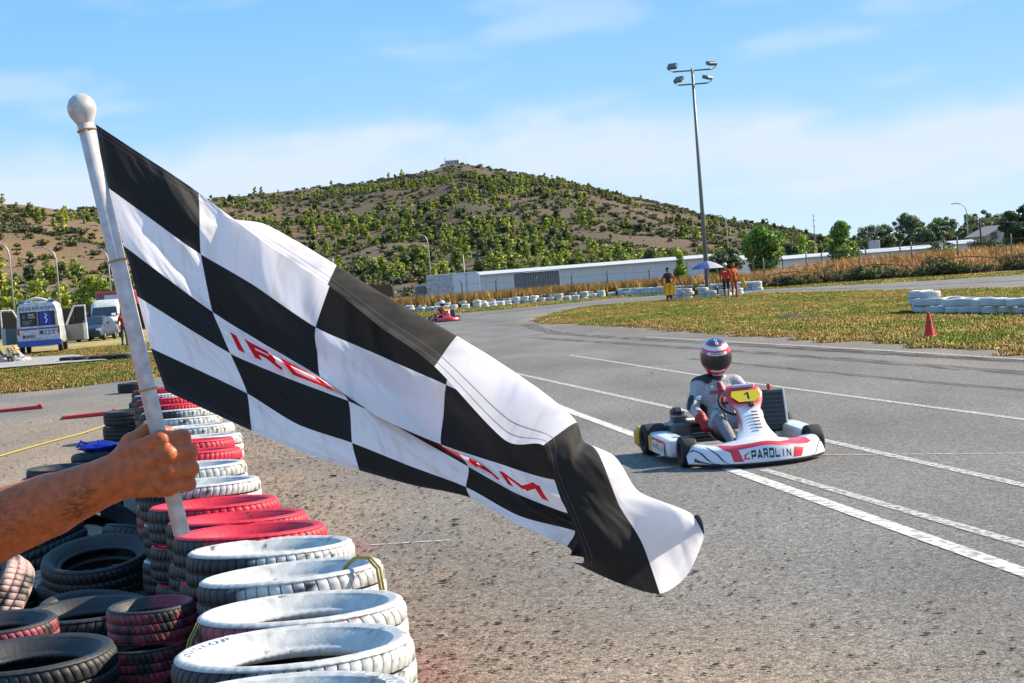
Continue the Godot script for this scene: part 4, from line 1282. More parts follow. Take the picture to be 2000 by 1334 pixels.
func ambulance(at: Vector3) -> void:
	var v := thing("ambulance", "white ambulance van seen from behind with its front doors open", "ambulance", at, 0.22)
	var white := gloss(mat(0.72, 0.73, 0.75, 0.4, 0, "grime", 0.6), 0.5)
	var blue := gloss(mat(0.015, 0.06, 0.42, 0.4), 0.5)
	var glass := gloss(mat(0.012, 0.014, 0.018, 0.1), 1.0)
	var rings := []
	for q in [[-0.0, 0.93, 0.80, 0.42, 2.33], [-0.06, 0.985, 0.84, 0.36, 2.40], [-0.6, 0.99, 0.86, 0.33, 2.42], [-3.2, 0.99, 0.86, 0.33, 2.42], [-3.7, 0.99, 0.80, 0.33, 2.25], [-4.2, 0.98, 0.72, 0.33, 1.75], [-4.45, 0.97, 0.75, 0.33, 1.25], [-5.05, 0.93, 0.72, 0.36, 1.05], [-5.15, 0.85, 0.65, 0.42, 0.9]]: rings.append(ring_section(q[0], q[1], q[2], q[3], q[4], 0.28))
	part(v, "body", loft(rings), white)
	for s in [-1.0, 1.0]:
		var d := panel(v, "rear_door", [Vector2(0.012 * s, 0.62), Vector2(0.83 * s, 0.62), Vector2(0.83 * s, 1.30), Vector2(0.74 * s, 2.22), Vector2(0.012 * s, 2.26)], -0.004, white, 0.02)
		var im := Image.create(192, 144, false, Image.FORMAT_RGB8)
		im.fill(Color(0.03, 0.035, 0.045))
		if s > 0:
			im.fill_rect(Rect2i(20, 8, 130, 128), Color(0.05, 0.12, 0.62))
			for q in [[70, 20, 96, 40], [96, 40, 74, 62], [74, 62, 96, 84], [96, 84, 80, 118]]: fill_poly(im, [Vector2(q[0], q[1]), Vector2(q[0] + 12, q[1]), Vector2(q[2] + 12, q[3]), Vector2(q[2], q[3])], Color(0.9, 0.92, 0.95))
		else:
			stamp(im, "Med", Rect2(96, 16, 60, 22), Color(0.8, 0.83, 0.86))
			stamp(im, "Family", Rect2(92, 44, 78, 22), Color(0.8, 0.83, 0.86))
			im.fill_rect(Rect2i(40, 24, 10, 44), Color(0.1, 0.45, 0.55))
			im.fill_rect(Rect2i(24, 40, 42, 10), Color(0.1, 0.45, 0.55))
			for q in 4: im.fill_rect(Rect2i(26, 86 + q * 12, 110 - q * 12, 4), Color(0.55, 0.57, 0.6))
		var b := B.new()
		var x0: float = minf(0.015 * s, 0.775 * s)
		var x1: float = maxf(0.015 * s, 0.775 * s)
		b.quad(Vector3(x0, 1.94, 0.022), Vector3(x1, 1.94, 0.022), Vector3(x1, 1.28, 0.022), Vector3(x0, 1.28, 0.022))
		part(d, "window", b.done(), gloss(print_mat(im, 0.4), 0.25))
		panel(d, "stripe", [Vector2(0.02 * s, 1.12), Vector2(0.82 * s, 1.12), Vector2(0.82 * s, 1.2), Vector2(0.02 * s, 1.2)], 0.016, blue, 0.004)
		panel(v, "tail_light", [Vector2(0.845 * s, 0.9), Vector2(0.94 * s, 0.9), Vector2(0.94 * s, 1.22), Vector2(0.845 * s, 1.22)], -0.02, gloss(mat(0.30, 0.012, 0.015, 0.3), 0.8), 0.04)
		road_wheel(v, Vector3(0.86 * s, 0.34, -0.95), 0.34)
		road_wheel(v, Vector3(0.86 * s, 0.34, -4.35), 0.34)
		# front door standing open, seen from its inner side
		var hinge := Transform3D(Basis(Vector3.UP, -0.3 * s), Vector3(1.0 * s, 0, -3.95))
		var fd := part(v, "front_door", B.new().prism(PackedVector2Array([Vector2(0, 0.45), Vector2(1.0 * s, 0.45), Vector2(1.0 * s, 1.25), Vector2(0.0, 1.2)]), -0.05, 0.05, hinge).done(), mat(0.16, 0.165, 0.17, 0.6))
		var fb := B.new()
		for q in [[Vector2(0.0, 1.2), Vector2(0.45 * s, 2.1)], [Vector2(0.45 * s, 2.1), Vector2(1.0 * s, 2.1)], [Vector2(1.0 * s, 2.1), Vector2(1.0 * s, 1.25)]]:
			fb.tube([hinge * Vector3(q[0].x, q[0].y, 0), hinge * Vector3(q[1].x, q[1].y, 0)], [0.045], 6)
		part(fd, "window_frame", fb.done(), white)
		part(fd, "skin", B.new().prism(PackedVector2Array([Vector2(0.86 * s, 0.45), Vector2(1.03 * s, 0.45), Vector2(1.03 * s, 1.25), Vector2(0.86 * s, 1.25)]), -0.07, 0.06, hinge).done(), white)
	panel(v, "bumper", [Vector2(-0.97, 0.36), Vector2(0.97, 0.36), Vector2(0.97, 0.62), Vector2(-0.97, 0.62)], -0.1, blue, 0.2)
	var plate := Image.create(128, 32, false, Image.FORMAT_RGB8)
	plate.fill(Color(0.75, 0.77, 0.78))
	plate.fill_rect(Rect2i(2, 2, 124, 28), Color(0.10, 0.14, 0.26))
	plate.fill_rect(Rect2i(24, 5, 96, 22), Color(0.62, 0.65, 0.66))
	for q in 7: plate.fill_rect(Rect2i(30 + q * 12, 9, 7, 14), Color(0.12, 0.14, 0.2))
	var pb := B.new()
	pb.quad(Vector3(-0.72, 0.90, 0.024), Vector3(-0.15, 0.90, 0.024), Vector3(-0.15, 0.74, 0.024), Vector3(-0.72, 0.74, 0.024))
	part(v, "number_plate", pb.done(), print_mat(plate))
	part(v, "lettering", letters("ΑΣΘΕNΟΦΟΡΟ", 0.17, 0.022), mat(0.015, 0.07, 0.40, 0.5), Transform3D(Basis(), Vector3(0, 2.09, 0)))
	for r in 2:
		for q in [5, 2, 2, 3].size(): part(v, "print", B.new().box(Vector3(0.14 + q * 0.17, 1.03 - r * 0.12, 0.02), Vector3([0.17, 0.1, 0.1, 0.13][q], 0.06, 0.008)).done(), mat(0.03, 0.07, 0.30, 0.5))
	part(v, "handle", B.new().box(Vector3(0.12, 0.98, 0.03), Vector3(0.16, 0.05, 0.03), 0.01).done(), mat(0.03, 0.03, 0.03))
	var arch := B.new(true)
	var ap := []
	for i in 11: ap.append(Vector3(lerpf(-0.52, 0.52, i / 10.0), 2.38 + 0.16 * sin(PI * i / 10.0), -0.12))
	var bar := part(v, "light_bar", arch.tube(ap, [0.07], 8).done(), white)
	for s in [-1.0, 1.0]: part(bar, "beacon", B.new().box(Vector3(0.66 * s, 2.40, -0.12), Vector3(0.3, 0.1, 0.2), 0.03).done(), blue)

func white_van(at: Vector3) -> void:
	var v := thing("delivery_van", "tall white panel van facing the track with a dark windscreen", "van", at, 0.12)
	var white := gloss(mat(0.74, 0.73, 0.70, 0.4, 0, "grime", 0.6), 0.5)
	var glass := gloss(mat(0.012, 0.014, 0.018, 0.1), 1.0)
	var dark := mat(0.04, 0.04, 0.042, 0.6)
	var rings := []
	for q in [[0.0, 0.88, 0.70, 0.40, 0.95], [-0.08, 0.97, 0.80, 0.32, 1.12], [-0.5, 1.0, 0.84, 0.30, 1.32], [-0.75, 1.01, 0.86, 0.30, 1.45], [-1.15, 1.01, 0.86, 0.30, 2.02], [-1.5, 1.02, 0.88, 0.30, 2.38], [-2.0, 1.02, 0.90, 0.30, 2.50], [-5.4, 1.02, 0.90, 0.30, 2.50], [-5.6, 0.99, 0.86, 0.36, 2.42]]: rings.append(ring_section(q[0], q[1], q[2], q[3], q[4], 0.28))
	part(v, "body", loft(rings), white)
	var b := B.new()
	b.quad(Vector3(-0.72, 2.02, -1.10), Vector3(0.72, 2.02, -1.10), Vector3(0.84, 1.42, -0.64), Vector3(-0.84, 1.42, -0.64))
	part(v, "windscreen", b.done(), glass)
	part(v, "bumper", B.new().box(Vector3(0, 0.46, -0.02), Vector3(1.92, 0.34, 0.24), 0.08).done(), mat(0.22, 0.22, 0.225, 0.6))
	part(v, "grille", B.new().box(Vector3(0, 0.82, 0.0), Vector3(0.95, 0.2, 0.09), 0.04).done(), dark)
	for s in [-1.0, 1.0]:
		part(v, "headlight", B.new().box(Vector3(0.74 * s, 0.98, -0.10), Vector3(0.32, 0.28, 0.2), 0.07).done(), gloss(mat(0.5, 0.5, 0.5, 0.15, 0.3), 1.0))
		var mir := part(v, "mirror", B.new().box(Vector3(1.15 * s, 1.55, -0.95), Vector3(0.18, 0.38, 0.12), 0.04).done(), dark)
		part(mir, "mirror_arm", B.new().box(Vector3(1.03 * s, 1.48, -0.95), Vector3(0.16, 0.05, 0.05), 0.01).done(), dark)
		part(v, "side_window", B.new().prism(PackedVector2Array([Vector2(-0.95, 1.42), Vector2(-1.35, 1.98), Vector2(-1.95, 1.98), Vector2(-1.95, 1.42)]), 0.0, 0.012, Transform3D(Basis(Vector3(0, 0, 1), Vector3(0, 1, 0), Vector3(s, 0, 0)), Vector3(0.985 * s, 0, 0))).done(), glass)
		road_wheel(v, Vector3(0.9 * s, 0.34, -0.85), 0.34)
		road_wheel(v, Vector3(0.9 * s, 0.34, -4.6), 0.34)
	b = B.new()
	b.quad(Vector3(0.45, 1.60, -0.755), Vector3(0.72, 1.60, -0.755), Vector3(0.72, 1.46, -0.645), Vector3(0.45, 1.46, -0.645))
	part(v, "paper", b.done(), mat(0.7, 0.7, 0.68))

func blue_car(at: Vector3) -> void:
	var v := thing("parked_car", "dark blue hatchback car parked beside the ambulance", "car", at)
	var paint := gloss(mat(0.010, 0.020, 0.05, 0.6), 0.15)
	var glass := gloss(mat(0.012, 0.018, 0.03, 0.25), 0.3)
	var rings := []
	for q in [[0.0, 0.74, 0.6, 0.30, 0.66], [-0.1, 0.84, 0.72, 0.22, 0.80], [-0.9, 0.87, 0.74, 0.2, 0.98], [-1.1, 0.87, 0.72, 0.2, 1.02], [-1.75, 0.87, 0.60, 0.2, 1.46], [-2.6, 0.87, 0.60, 0.2, 1.50], [-3.4, 0.87, 0.62, 0.2, 1.40], [-3.8, 0.84, 0.68, 0.25, 0.95]]: rings.append(ring_section(q[0], q[1], q[2], q[3], q[4], 0.38))
	part(v, "body", loft(rings), paint)
	var b := B.new()
	b.quad(Vector3(-0.5, 1.43, -1.66), Vector3(0.5, 1.43, -1.66), Vector3(0.68, 1.03, -1.03), Vector3(-0.68, 1.03, -1.03))
	part(v, "windscreen", b.done(), glass)
	part(v, "grille", B.new().box(Vector3(0, 0.5, 0.0), Vector3(0.9, 0.16, 0.06), 0.02).done(), mat(0.02, 0.02, 0.02))
	for s in [-1.0, 1.0]:
		part(v, "headlight", B.new().box(Vector3(0.62 * s, 0.66, -0.08), Vector3(0.3, 0.15, 0.16), 0.05).done(), gloss(mat(0.5, 0.5, 0.52, 0.15, 0.3), 1.0))
		part(v, "mirror", B.new().box(Vector3(0.94 * s, 1.04, -1.25), Vector3(0.16, 0.12, 0.1), 0.03).done(), paint)
		road_wheel(v, Vector3(0.78 * s, 0.3, -0.75), 0.3)
		road_wheel(v, Vector3(0.78 * s, 0.3, -3.2), 0.3)

func red_coach(at: Vector3) -> void:
	var v := thing("coach", "dark red coach parked behind the white van", "coach", at)
	var red := gloss(mat(0.22, 0.012, 0.014, 0.4), 0.5)
	part(v, "body", B.new().box(Vector3(0, 1.95, -4.5), Vector3(2.5, 3.1, 9.0), 0.18).done(), red)
	part(v, "windscreen", B.new().box(Vector3(0, 2.45, 0.0), Vector3(2.2, 1.3, 0.05), 0.02).done(), gloss(mat(0.015, 0.015, 0.018, 0.1), 1.0))
	part(v, "destination_board", B.new().box(Vector3(0.35, 2.95, 0.03), Vector3(1.5, 0.38, 0.03), 0.01).done(), mat(0.42, 0.5, 0.6, 0.4))
	part(v, "bumper", B.new().box(Vector3(0, 0.6, 0.02), Vector3(2.45, 0.4, 0.12), 0.04).done(), mat(0.05, 0.05, 0.05))
	for s in [-1.0, 1.0]:
		part(v, "headlight", B.new().box(Vector3(0.95 * s, 0.95, 0.02), Vector3(0.35, 0.2, 0.06), 0.02).done(), mat(0.6, 0.6, 0.6, 0.2))
		road_wheel(v, Vector3(1.1 * s, 0.48, -1.8), 0.48)
		road_wheel(v, Vector3(1.1 * s, 0.48, -7.0), 0.48)

# ---------------------------------------------------------------- track furniture
func floodlight_mast(at: Vector3, h: float) -> void:
	var t := thing("floodlight_mast", "tall steel mast with four floodlights on two crossbars", "mast", at)
	t.rotation.z = 0.0
	var m := mat(0.17, 0.18, 0.18, 0.5, 0.5)
	var b := B.new(true)
	part(t, "pole", b.tube([Vector3(0, -0.2, 0), Vector3(0, h * 0.5, 0), Vector3(0, h, 0)], [0.15, 0.11, 0.075], 12).done(), m)
	for q in [[h - 0.12, 1.15], [h - 0.92, 0.85]]:
		b = B.new(true)
		var bar := part(t, "crossbar", b.tube([Vector3(-q[1], q[0], 0), Vector3(q[1], q[0], 0)], [0.045], 8).done(), m)
		for s in [-1.0, 1.0]:
			var at2 := Vector3(q[1] * s, q[0] + 0.32, 0.12)
			var tilt := Basis(Vector3.UP, (0.5 if q[1] > 1 else 0.9) * s) * Basis(Vector3.RIGHT, 0.55 - 0.2 * s)
			var lamp := part(t, "floodlight", B.new().box(at2, Vector3(0.62, 0.2, 0.42), 0.05, tilt).done(), mat(0.12, 0.14, 0.16, 0.4, 0.5))
			part(lamp, "lens", B.new().box(at2 + tilt * Vector3(0, -0.108, 0), Vector3(0.54, 0.02, 0.36), 0.005, tilt).done(), gloss(mat(0.5, 0.55, 0.58, 0.1), 1.0))
			b = B.new(true)
			part(bar, "bracket", b.tube([Vector3(q[1] * s, q[0], 0), Vector3(q[1] * s + 0.25 * s, q[0] + 0.12, 0.05), at2 + Vector3(0.25 * s, 0, 0)], [0.025], 6).done(), m)

func street_lamp(label: String, at: Vector3, h: float, arm: Vector3) -> void:
	var t := thing("street_lamp", label, "street lamp", at, 0.0, "street lamps along the service road")
	var m := mat(0.42, 0.43, 0.42, 0.5, 0.4)
	var b := B.new(true)
	part(t, "pole", b.tube([Vector3(0, -0.2, 0), Vector3(0, h * 0.86, 0), Vector3(0, h * 0.93, 0) + arm * 0.1, Vector3(0, h * 0.975, 0) + arm * 0.3, Vector3(0, h, 0) + arm * 0.75], [0.11, 0.075, 0.07, 0.065, 0.06], 8).done(), m)
	part(t, "lamp_head", B.new().box(Vector3(0, h + 0.02, 0) + arm * 1.0, Vector3(maxf(absf(arm.x) * 0.7, 0.25), 0.14, maxf(absf(arm.z) * 0.7, 0.25)), 0.05).done(), mat(0.36, 0.37, 0.37, 0.5, 0.3))

func traffic_cone(label: String, at: Vector3, turn: Basis, h := 0.5) -> void:
	var t := thing("traffic_cone", label, "cone", at)
	t.basis = turn
	var red := mat(0.86, 0.03, 0.018, 0.55, 0, "grime", 3.0)
	part(t, "base", B.new().box(Vector3(0, 0.015, 0), Vector3(0.27, 0.03, 0.27), 0.012).done(), red)
	part(t, "cone", lathe([[0.0, h], [0.022, h], [0.028, h - 0.012], [0.1, 0.05], [0.11, 0.03]], 24), red)
	part(t, "sticker", B.new().box(Vector3(0, h * 0.62, 0.058), Vector3(0.05, 0.06, 0.008), 0.002, Basis(Vector3.RIGHT, -0.15)).done(), mat(0.09, 0.06, 0.05, 0.6))

func parasol(at: Vector3) -> void:
	var t := thing("parasol", "blue and grey sun parasol on a white pole at the marshal post", "parasol", at)
	var b := B.new(true)
	part(t, "pole", b.tube([Vector3(0, 0, 0), Vector3(0, 1.95, 0)], [0.018], 8).done(), mat(0.6, 0.6, 0.6, 0.4, 0.4))
	for i in 8:
		var p := PackedVector3Array()
		for j in 6:
			for k in 5:
				var a := TAU * (i + k / 4.0) / 8
				var r := 0.88 * j / 5.0 * (1.0 - 0.05 * sin(PI * k / 4.0) * j / 5.0)
				p.append(Vector3(cos(a) * r, 1.95 - 0.40 * pow(j / 5.0, 1.5) , sin(a) * r))
		part(t, "panel", sheet(p, 5, 6), M.parasol_blue if i in [2, 3, 4, 5] else M.parasol_grey)
		b = B.new(true)
		var a := TAU * i / 8
		part(t, "rib", b.tube([Vector3(0, 1.93, 0), Vector3(cos(a) * 0.87, 1.54, sin(a) * 0.87)], [0.006], 5).done(), mat(0.3, 0.3, 0.3, 0.4, 0.5))

func box_body(t: Node3D, called: String, c: Vector3, s: Vector3, m: Material, ribs := 0) -> MeshInstance3D:
	var o := part(t, called, B.new().box(c, s, 0.03).done(), m)
	for i in ribs:
		var x := c.x - s.x / 2 + s.x * (i + 0.5) / ribs
		part(t, "rib", B.new().box(Vector3(x, c.y, c.z + s.z / 2 + 0.015), Vector3(0.06, s.y * 0.96, 0.04), 0.008).done(), m)
	return o

func fence(label: String, path: Array, spacing: float, h: float, bent: bool, m: Material) -> void:
	var t := thing("post_fence", label, "fence", path[0])
	var o: Vector3 = path[0]
	var tops := []
	for i in path.size() - 1:
		var n := maxi(1, int(path[i].distance_to(path[i + 1]) / spacing))
		for k in n:
			var q: Vector3 = path[i].lerp(path[i + 1], (k + rng.randf_range(-0.12, 0.12)) / n) - o
			var hh := h * rng.randf_range(0.92, 1.06)
			var lean := Vector3(rng.randfn(0, 0.04), 0, rng.randfn(0, 0.04))
			var b := B.new(true)
			var pts := [q + Vector3(0, -0.3, 0), q + lean + Vector3(0, hh * 0.84, 0), q + lean + Vector3(0, hh, 0)]
			if bent: pts[2] += Vector3(0.22 if rng.randf() < 0.5 else -0.22, -0.06, 0)
			part(t, "post", b.tube(pts, [0.055, 0.05, 0.04], 6).done(), m)
			tops.append([pts[0], pts[1]])
	for f in [0.35, 0.68, 0.95]:
		var line := []
		for q in tops: line.append(q[0].lerp(q[1], f))
		if line.size() > 1: part(t, "wire", B.new(true).tube(line, [0.009], 4).done(), mat(0.2, 0.2, 0.2, 0.5, 0.6))

# ---------------------------------------------------------------- the scene
func _ready() -> void:
	rng.seed = 20
	trng.seed = 77
	# camera: held at eye height, tipped a little down and to one side
	var cam := Camera3D.new()
	cam.name = "camera"
	cam.fov = 25.07
	cam.near = 0.05
	cam.far = 4000
	add_child(cam)
	cam.transform = Transform3D(Basis(Vector3.RIGHT, deg_to_rad(-2.227)) * Basis(Vector3.BACK, deg_to_rad(-4.38)), Vector3(0, 1.65, 0))
	cam.current = true
	# sky, sun, exposure
	var env := Environment.new()
	env.background_mode = Environment.BG_SKY
	var sky := Sky.new()
	var pan := PanoramaSkyMaterial.new()
	pan.panorama = make_sky()
	sky.sky_material = pan
	env.sky = sky
	env.tonemap_mode = Environment.TONE_MAPPER_LINEAR
	env.tonemap_exposure = 2.0
	env.sdfgi_enabled = true
	env.ssao_enabled = true
	env.ssil_enabled = true
	var we := WorldEnvironment.new()
	we.name = "environment"
	we.environment = env
	add_child(we)
	var sun := DirectionalLight3D.new()
	sun.name = "sun"
	sun.light_energy = 1.6
	sun.light_color = Color(1.0, 0.94, 0.84)
	sun.light_angular_distance = 0.5
	sun.shadow_enabled = true
	add_child(sun)
	sun.look_at_from_position(Vector3(0.79, 0.56, -0.26) * 50, Vector3.ZERO)
	materials()
	setting_out()
	far_land()
	buildings()
	tyre_walls()
	vehicles()
	marshals()
	small_things()
	flag()
	flag_marshal()

func spray_tex(sd: int, size: int) -> ImageTexture:   # fine droplets of paint
	var r := RandomNumberGenerator.new()
	r.seed = sd
	var d := PackedByteArray()
	d.resize(size * size * 4)
	for i in size * size:
		d[i * 4] = 255; d[i * 4 + 1] = 255; d[i * 4 + 2] = 255
		d[i * 4 + 3] = int(255.0 * pow(r.randf(), 1.8))
	return ImageTexture.create_from_image(Image.create_from_data(size, size, false, Image.FORMAT_RGBA8, d))

func materials() -> void:
	hill_noise.seed = 5
	hill_noise.frequency = 0.006
	hill_noise.fractal_octaves = 4
	patch_noise.seed = 9
	patch_noise.frequency = 0.03
	patch_noise.fractal_octaves = 4
	paint_noise.seed = 6
	paint_noise.frequency = 0.5
	T.grime = noise_tex(1, 0.012, 0.72, 1.0, 6, 512)
	T.mottle = ramp_tex(31, 0.02, [[0.0, Color(0.78, 0.73, 0.71)], [0.45, Color(0.91, 0.88, 0.86)], [0.62, Color(1, 0.97, 0.95)], [1.0, Color(1, 1, 1)]], 6, 512)
	T.fine = noise_tex(2, 0.12, 0.0, 1.0, 3, 256)
	T.asphalt = speckle_tex(3, 1024, 0.36, 1.0, 0.07)
	T.asphalt_patches = noise_tex(4, 0.006, 0.78, 1.0, 7, 1024)
	T.speckle = speckle_tex(5, 512, 0.6, 1.0, 0.04)
	T.worn = ramp_tex(6, 0.02, [[0.0, Color(1, 1, 1, 0.25)], [0.36, Color(1, 1, 1, 0.55)], [0.5, Color(1, 1, 1, 0.9)], [1.0, Color(1, 1, 1, 1)]], 7, 512)
	T.worn_more = ramp_tex(16, 0.03, [[0.0, Color(1, 1, 1, 0.1)], [0.36, Color(1, 1, 1, 0.35)], [0.55, Color(1, 1, 1, 0.75)], [1.0, Color(1, 1, 1, 0.95)]], 7, 512)
	T.spray = spray_tex(9, 512)
	T.skid = ramp_tex(7, 0.02, [[0.0, Color(1, 1, 1, 0.0)], [0.42, Color(1, 1, 1, 0.05)], [0.75, Color(1, 1, 1, 0.75)], [1.0, Color(1, 1, 1, 0.9)]], 5, 512)
	T.earth = ramp_tex(8, 0.02, [[0.0, Color(0.62, 0.58, 0.54)], [0.45, Color(0.84, 0.82, 0.79)], [0.62, Color(0.98, 0.96, 0.93)], [1.0, Color(1, 1, 0.98)]], 6, 1024)
	T.strata = ramp_tex(12, 0.05, [[0.0, Color(0.35, 0.34, 0.33)], [0.5, Color(0.8, 0.78, 0.75)], [0.7, Color(1, 0.98, 0.94)], [1.0, Color(1, 1, 1)]], 4, 1024)
	M.asphalt = vmat(0.9, "asphalt", 0.2)
	relief(M.asphalt, "asphalt", 0.3)
	M.asphalt.uv1_world_triplanar = true
	M.asphalt.detail_enabled = true
	M.asphalt.detail_albedo = T.asphalt_patches
	M.asphalt.detail_blend_mode = BaseMaterial3D.BLEND_MODE_MUL
	M.asphalt.detail_uv_layer = BaseMaterial3D.DETAIL_UV_2
	M.asphalt.uv2_triplanar = true
	M.asphalt.uv2_world_triplanar = true
	M.asphalt.uv2_scale = Vector3(0.07, 0.07, 0.035)
	M.soil = vmat(0.95, "earth", 0.35)
	M.soil.uv1_world_triplanar = true
	M.hill = vmat(0.95, "earth", 0.07)
	M.hill.uv1_world_triplanar = true
	M.hill.detail_enabled = true
	M.hill.detail_albedo = T.strata
	M.hill.detail_blend_mode = BaseMaterial3D.BLEND_MODE_MUL
	M.hill.detail_uv_layer = BaseMaterial3D.DETAIL_UV_2
	M.hill.uv2_triplanar = true
	M.hill.uv2_world_triplanar = true
	M.hill.uv2_scale = Vector3(0.016, 0.12, 0.05)
	M.paint_white = mat(0.60, 0.585, 0.55, 0.8)
	M.paint_white.albedo_texture = T.worn
	M.paint_white.uv1_world_triplanar = true
	M.paint_white.uv1_triplanar = true
	M.paint_white.uv1_scale = Vector3.ONE * 0.9
	M.paint_white.transparency = BaseMaterial3D.TRANSPARENCY_ALPHA
	M.paint_faded = M.paint_white.duplicate()
	M.paint_faded.albedo_color = lin(0.50, 0.485, 0.455)
	M.paint_faded.albedo_texture = T.worn_more
	M.rubber_mark = mat(0.035, 0.034, 0.034, 0.85)
	M.rubber_mark.albedo_texture = T.skid
	M.rubber_mark.transparency = BaseMaterial3D.TRANSPARENCY_ALPHA
	M.rubber_mark.uv1_scale = Vector3(0.5, 0.06, 1)
	M.red_dust = mat(0.50, 0.02, 0.04, 0.9)
	M.red_dust.albedo_texture = T.spray
	M.red_dust.vertex_color_use_as_albedo = true
	M.red_dust.uv1_triplanar = true
	M.red_dust.uv1_scale = Vector3.ONE * 1.1
	M.red_dust.transparency = BaseMaterial3D.TRANSPARENCY_ALPHA
	M.leaf = vmat(0.7)
	M.leaf.backlight_enabled = true
	M.leaf.backlight = Color(0.55, 0.62, 0.3)
	M.bark = mat(0.11, 0.08, 0.055, 0.9, 0, "grime", 1.0)
	M.grass = vmat(0.85)
	M.grass.backlight_enabled = true
	M.grass.backlight = Color(0.5, 0.5, 0.3)
	M.tuft_mesh = tuft_mesh(1, 12, 0.042, 0.16, 0.011)
	M.reed_mesh = tuft_mesh(2, 30, 1.0, 0.36, 0.016)
	M.tyre = vmat(0.6, "grime", 3.0)
	relief(M.tyre, "fine", 0.06)
	M.slick = mat(0.022, 0.022, 0.023, 0.75, 0, "grime", 4.0)
	M.cloth_skin = vmat(0.85, "grime", 5.0)
	M.suit = relief(vmat(0.6, "grime", 6.0), "grime", 1.2)
	M.skin = relief(vmat(0.5, "mottle", 5.0), "fine", 0.09)
	M.skin.subsurf_scatter_enabled = true
	M.skin.subsurf_scatter_strength = 0.12
	M.parasol_blue = mat(0.035, 0.08, 0.26, 0.7)
	M.parasol_grey = mat(0.30, 0.31, 0.32, 0.7)

# ---------------------------------------------------------------- ground, track, grass
const INFIELD := [Vector2(1.0, -62.5), Vector2(2.2, -72), Vector2(4.31, -83.5), Vector2(8.1, -85.0), Vector2(13.7, -84.5), Vector2(16.3, -69.4), Vector2(18.8, -56.0), Vector2(23, -42), Vector2(21, -20), Vector2(10.4, -8), Vector2(9.2, -15), Vector2(7.6, -22.9), Vector2(6.7, -28.9), Vector2(5.2, -36.0), Vector2(3.3, -48.5), Vector2(1.6, -56.3)]
const VERGE := [Vector2(-7.9, -37.6), Vector2(-9.1, -36.7), Vector2(-10.5, -34.7), Vector2(-11.7, -34.6), Vector2(-16, -33.5), Vector2(-30, -31), Vector2(-60, -40), Vector2(-70, -125), Vector2(-20, -125), Vector2(-6.0, -88), Vector2(-5.2, -76)]

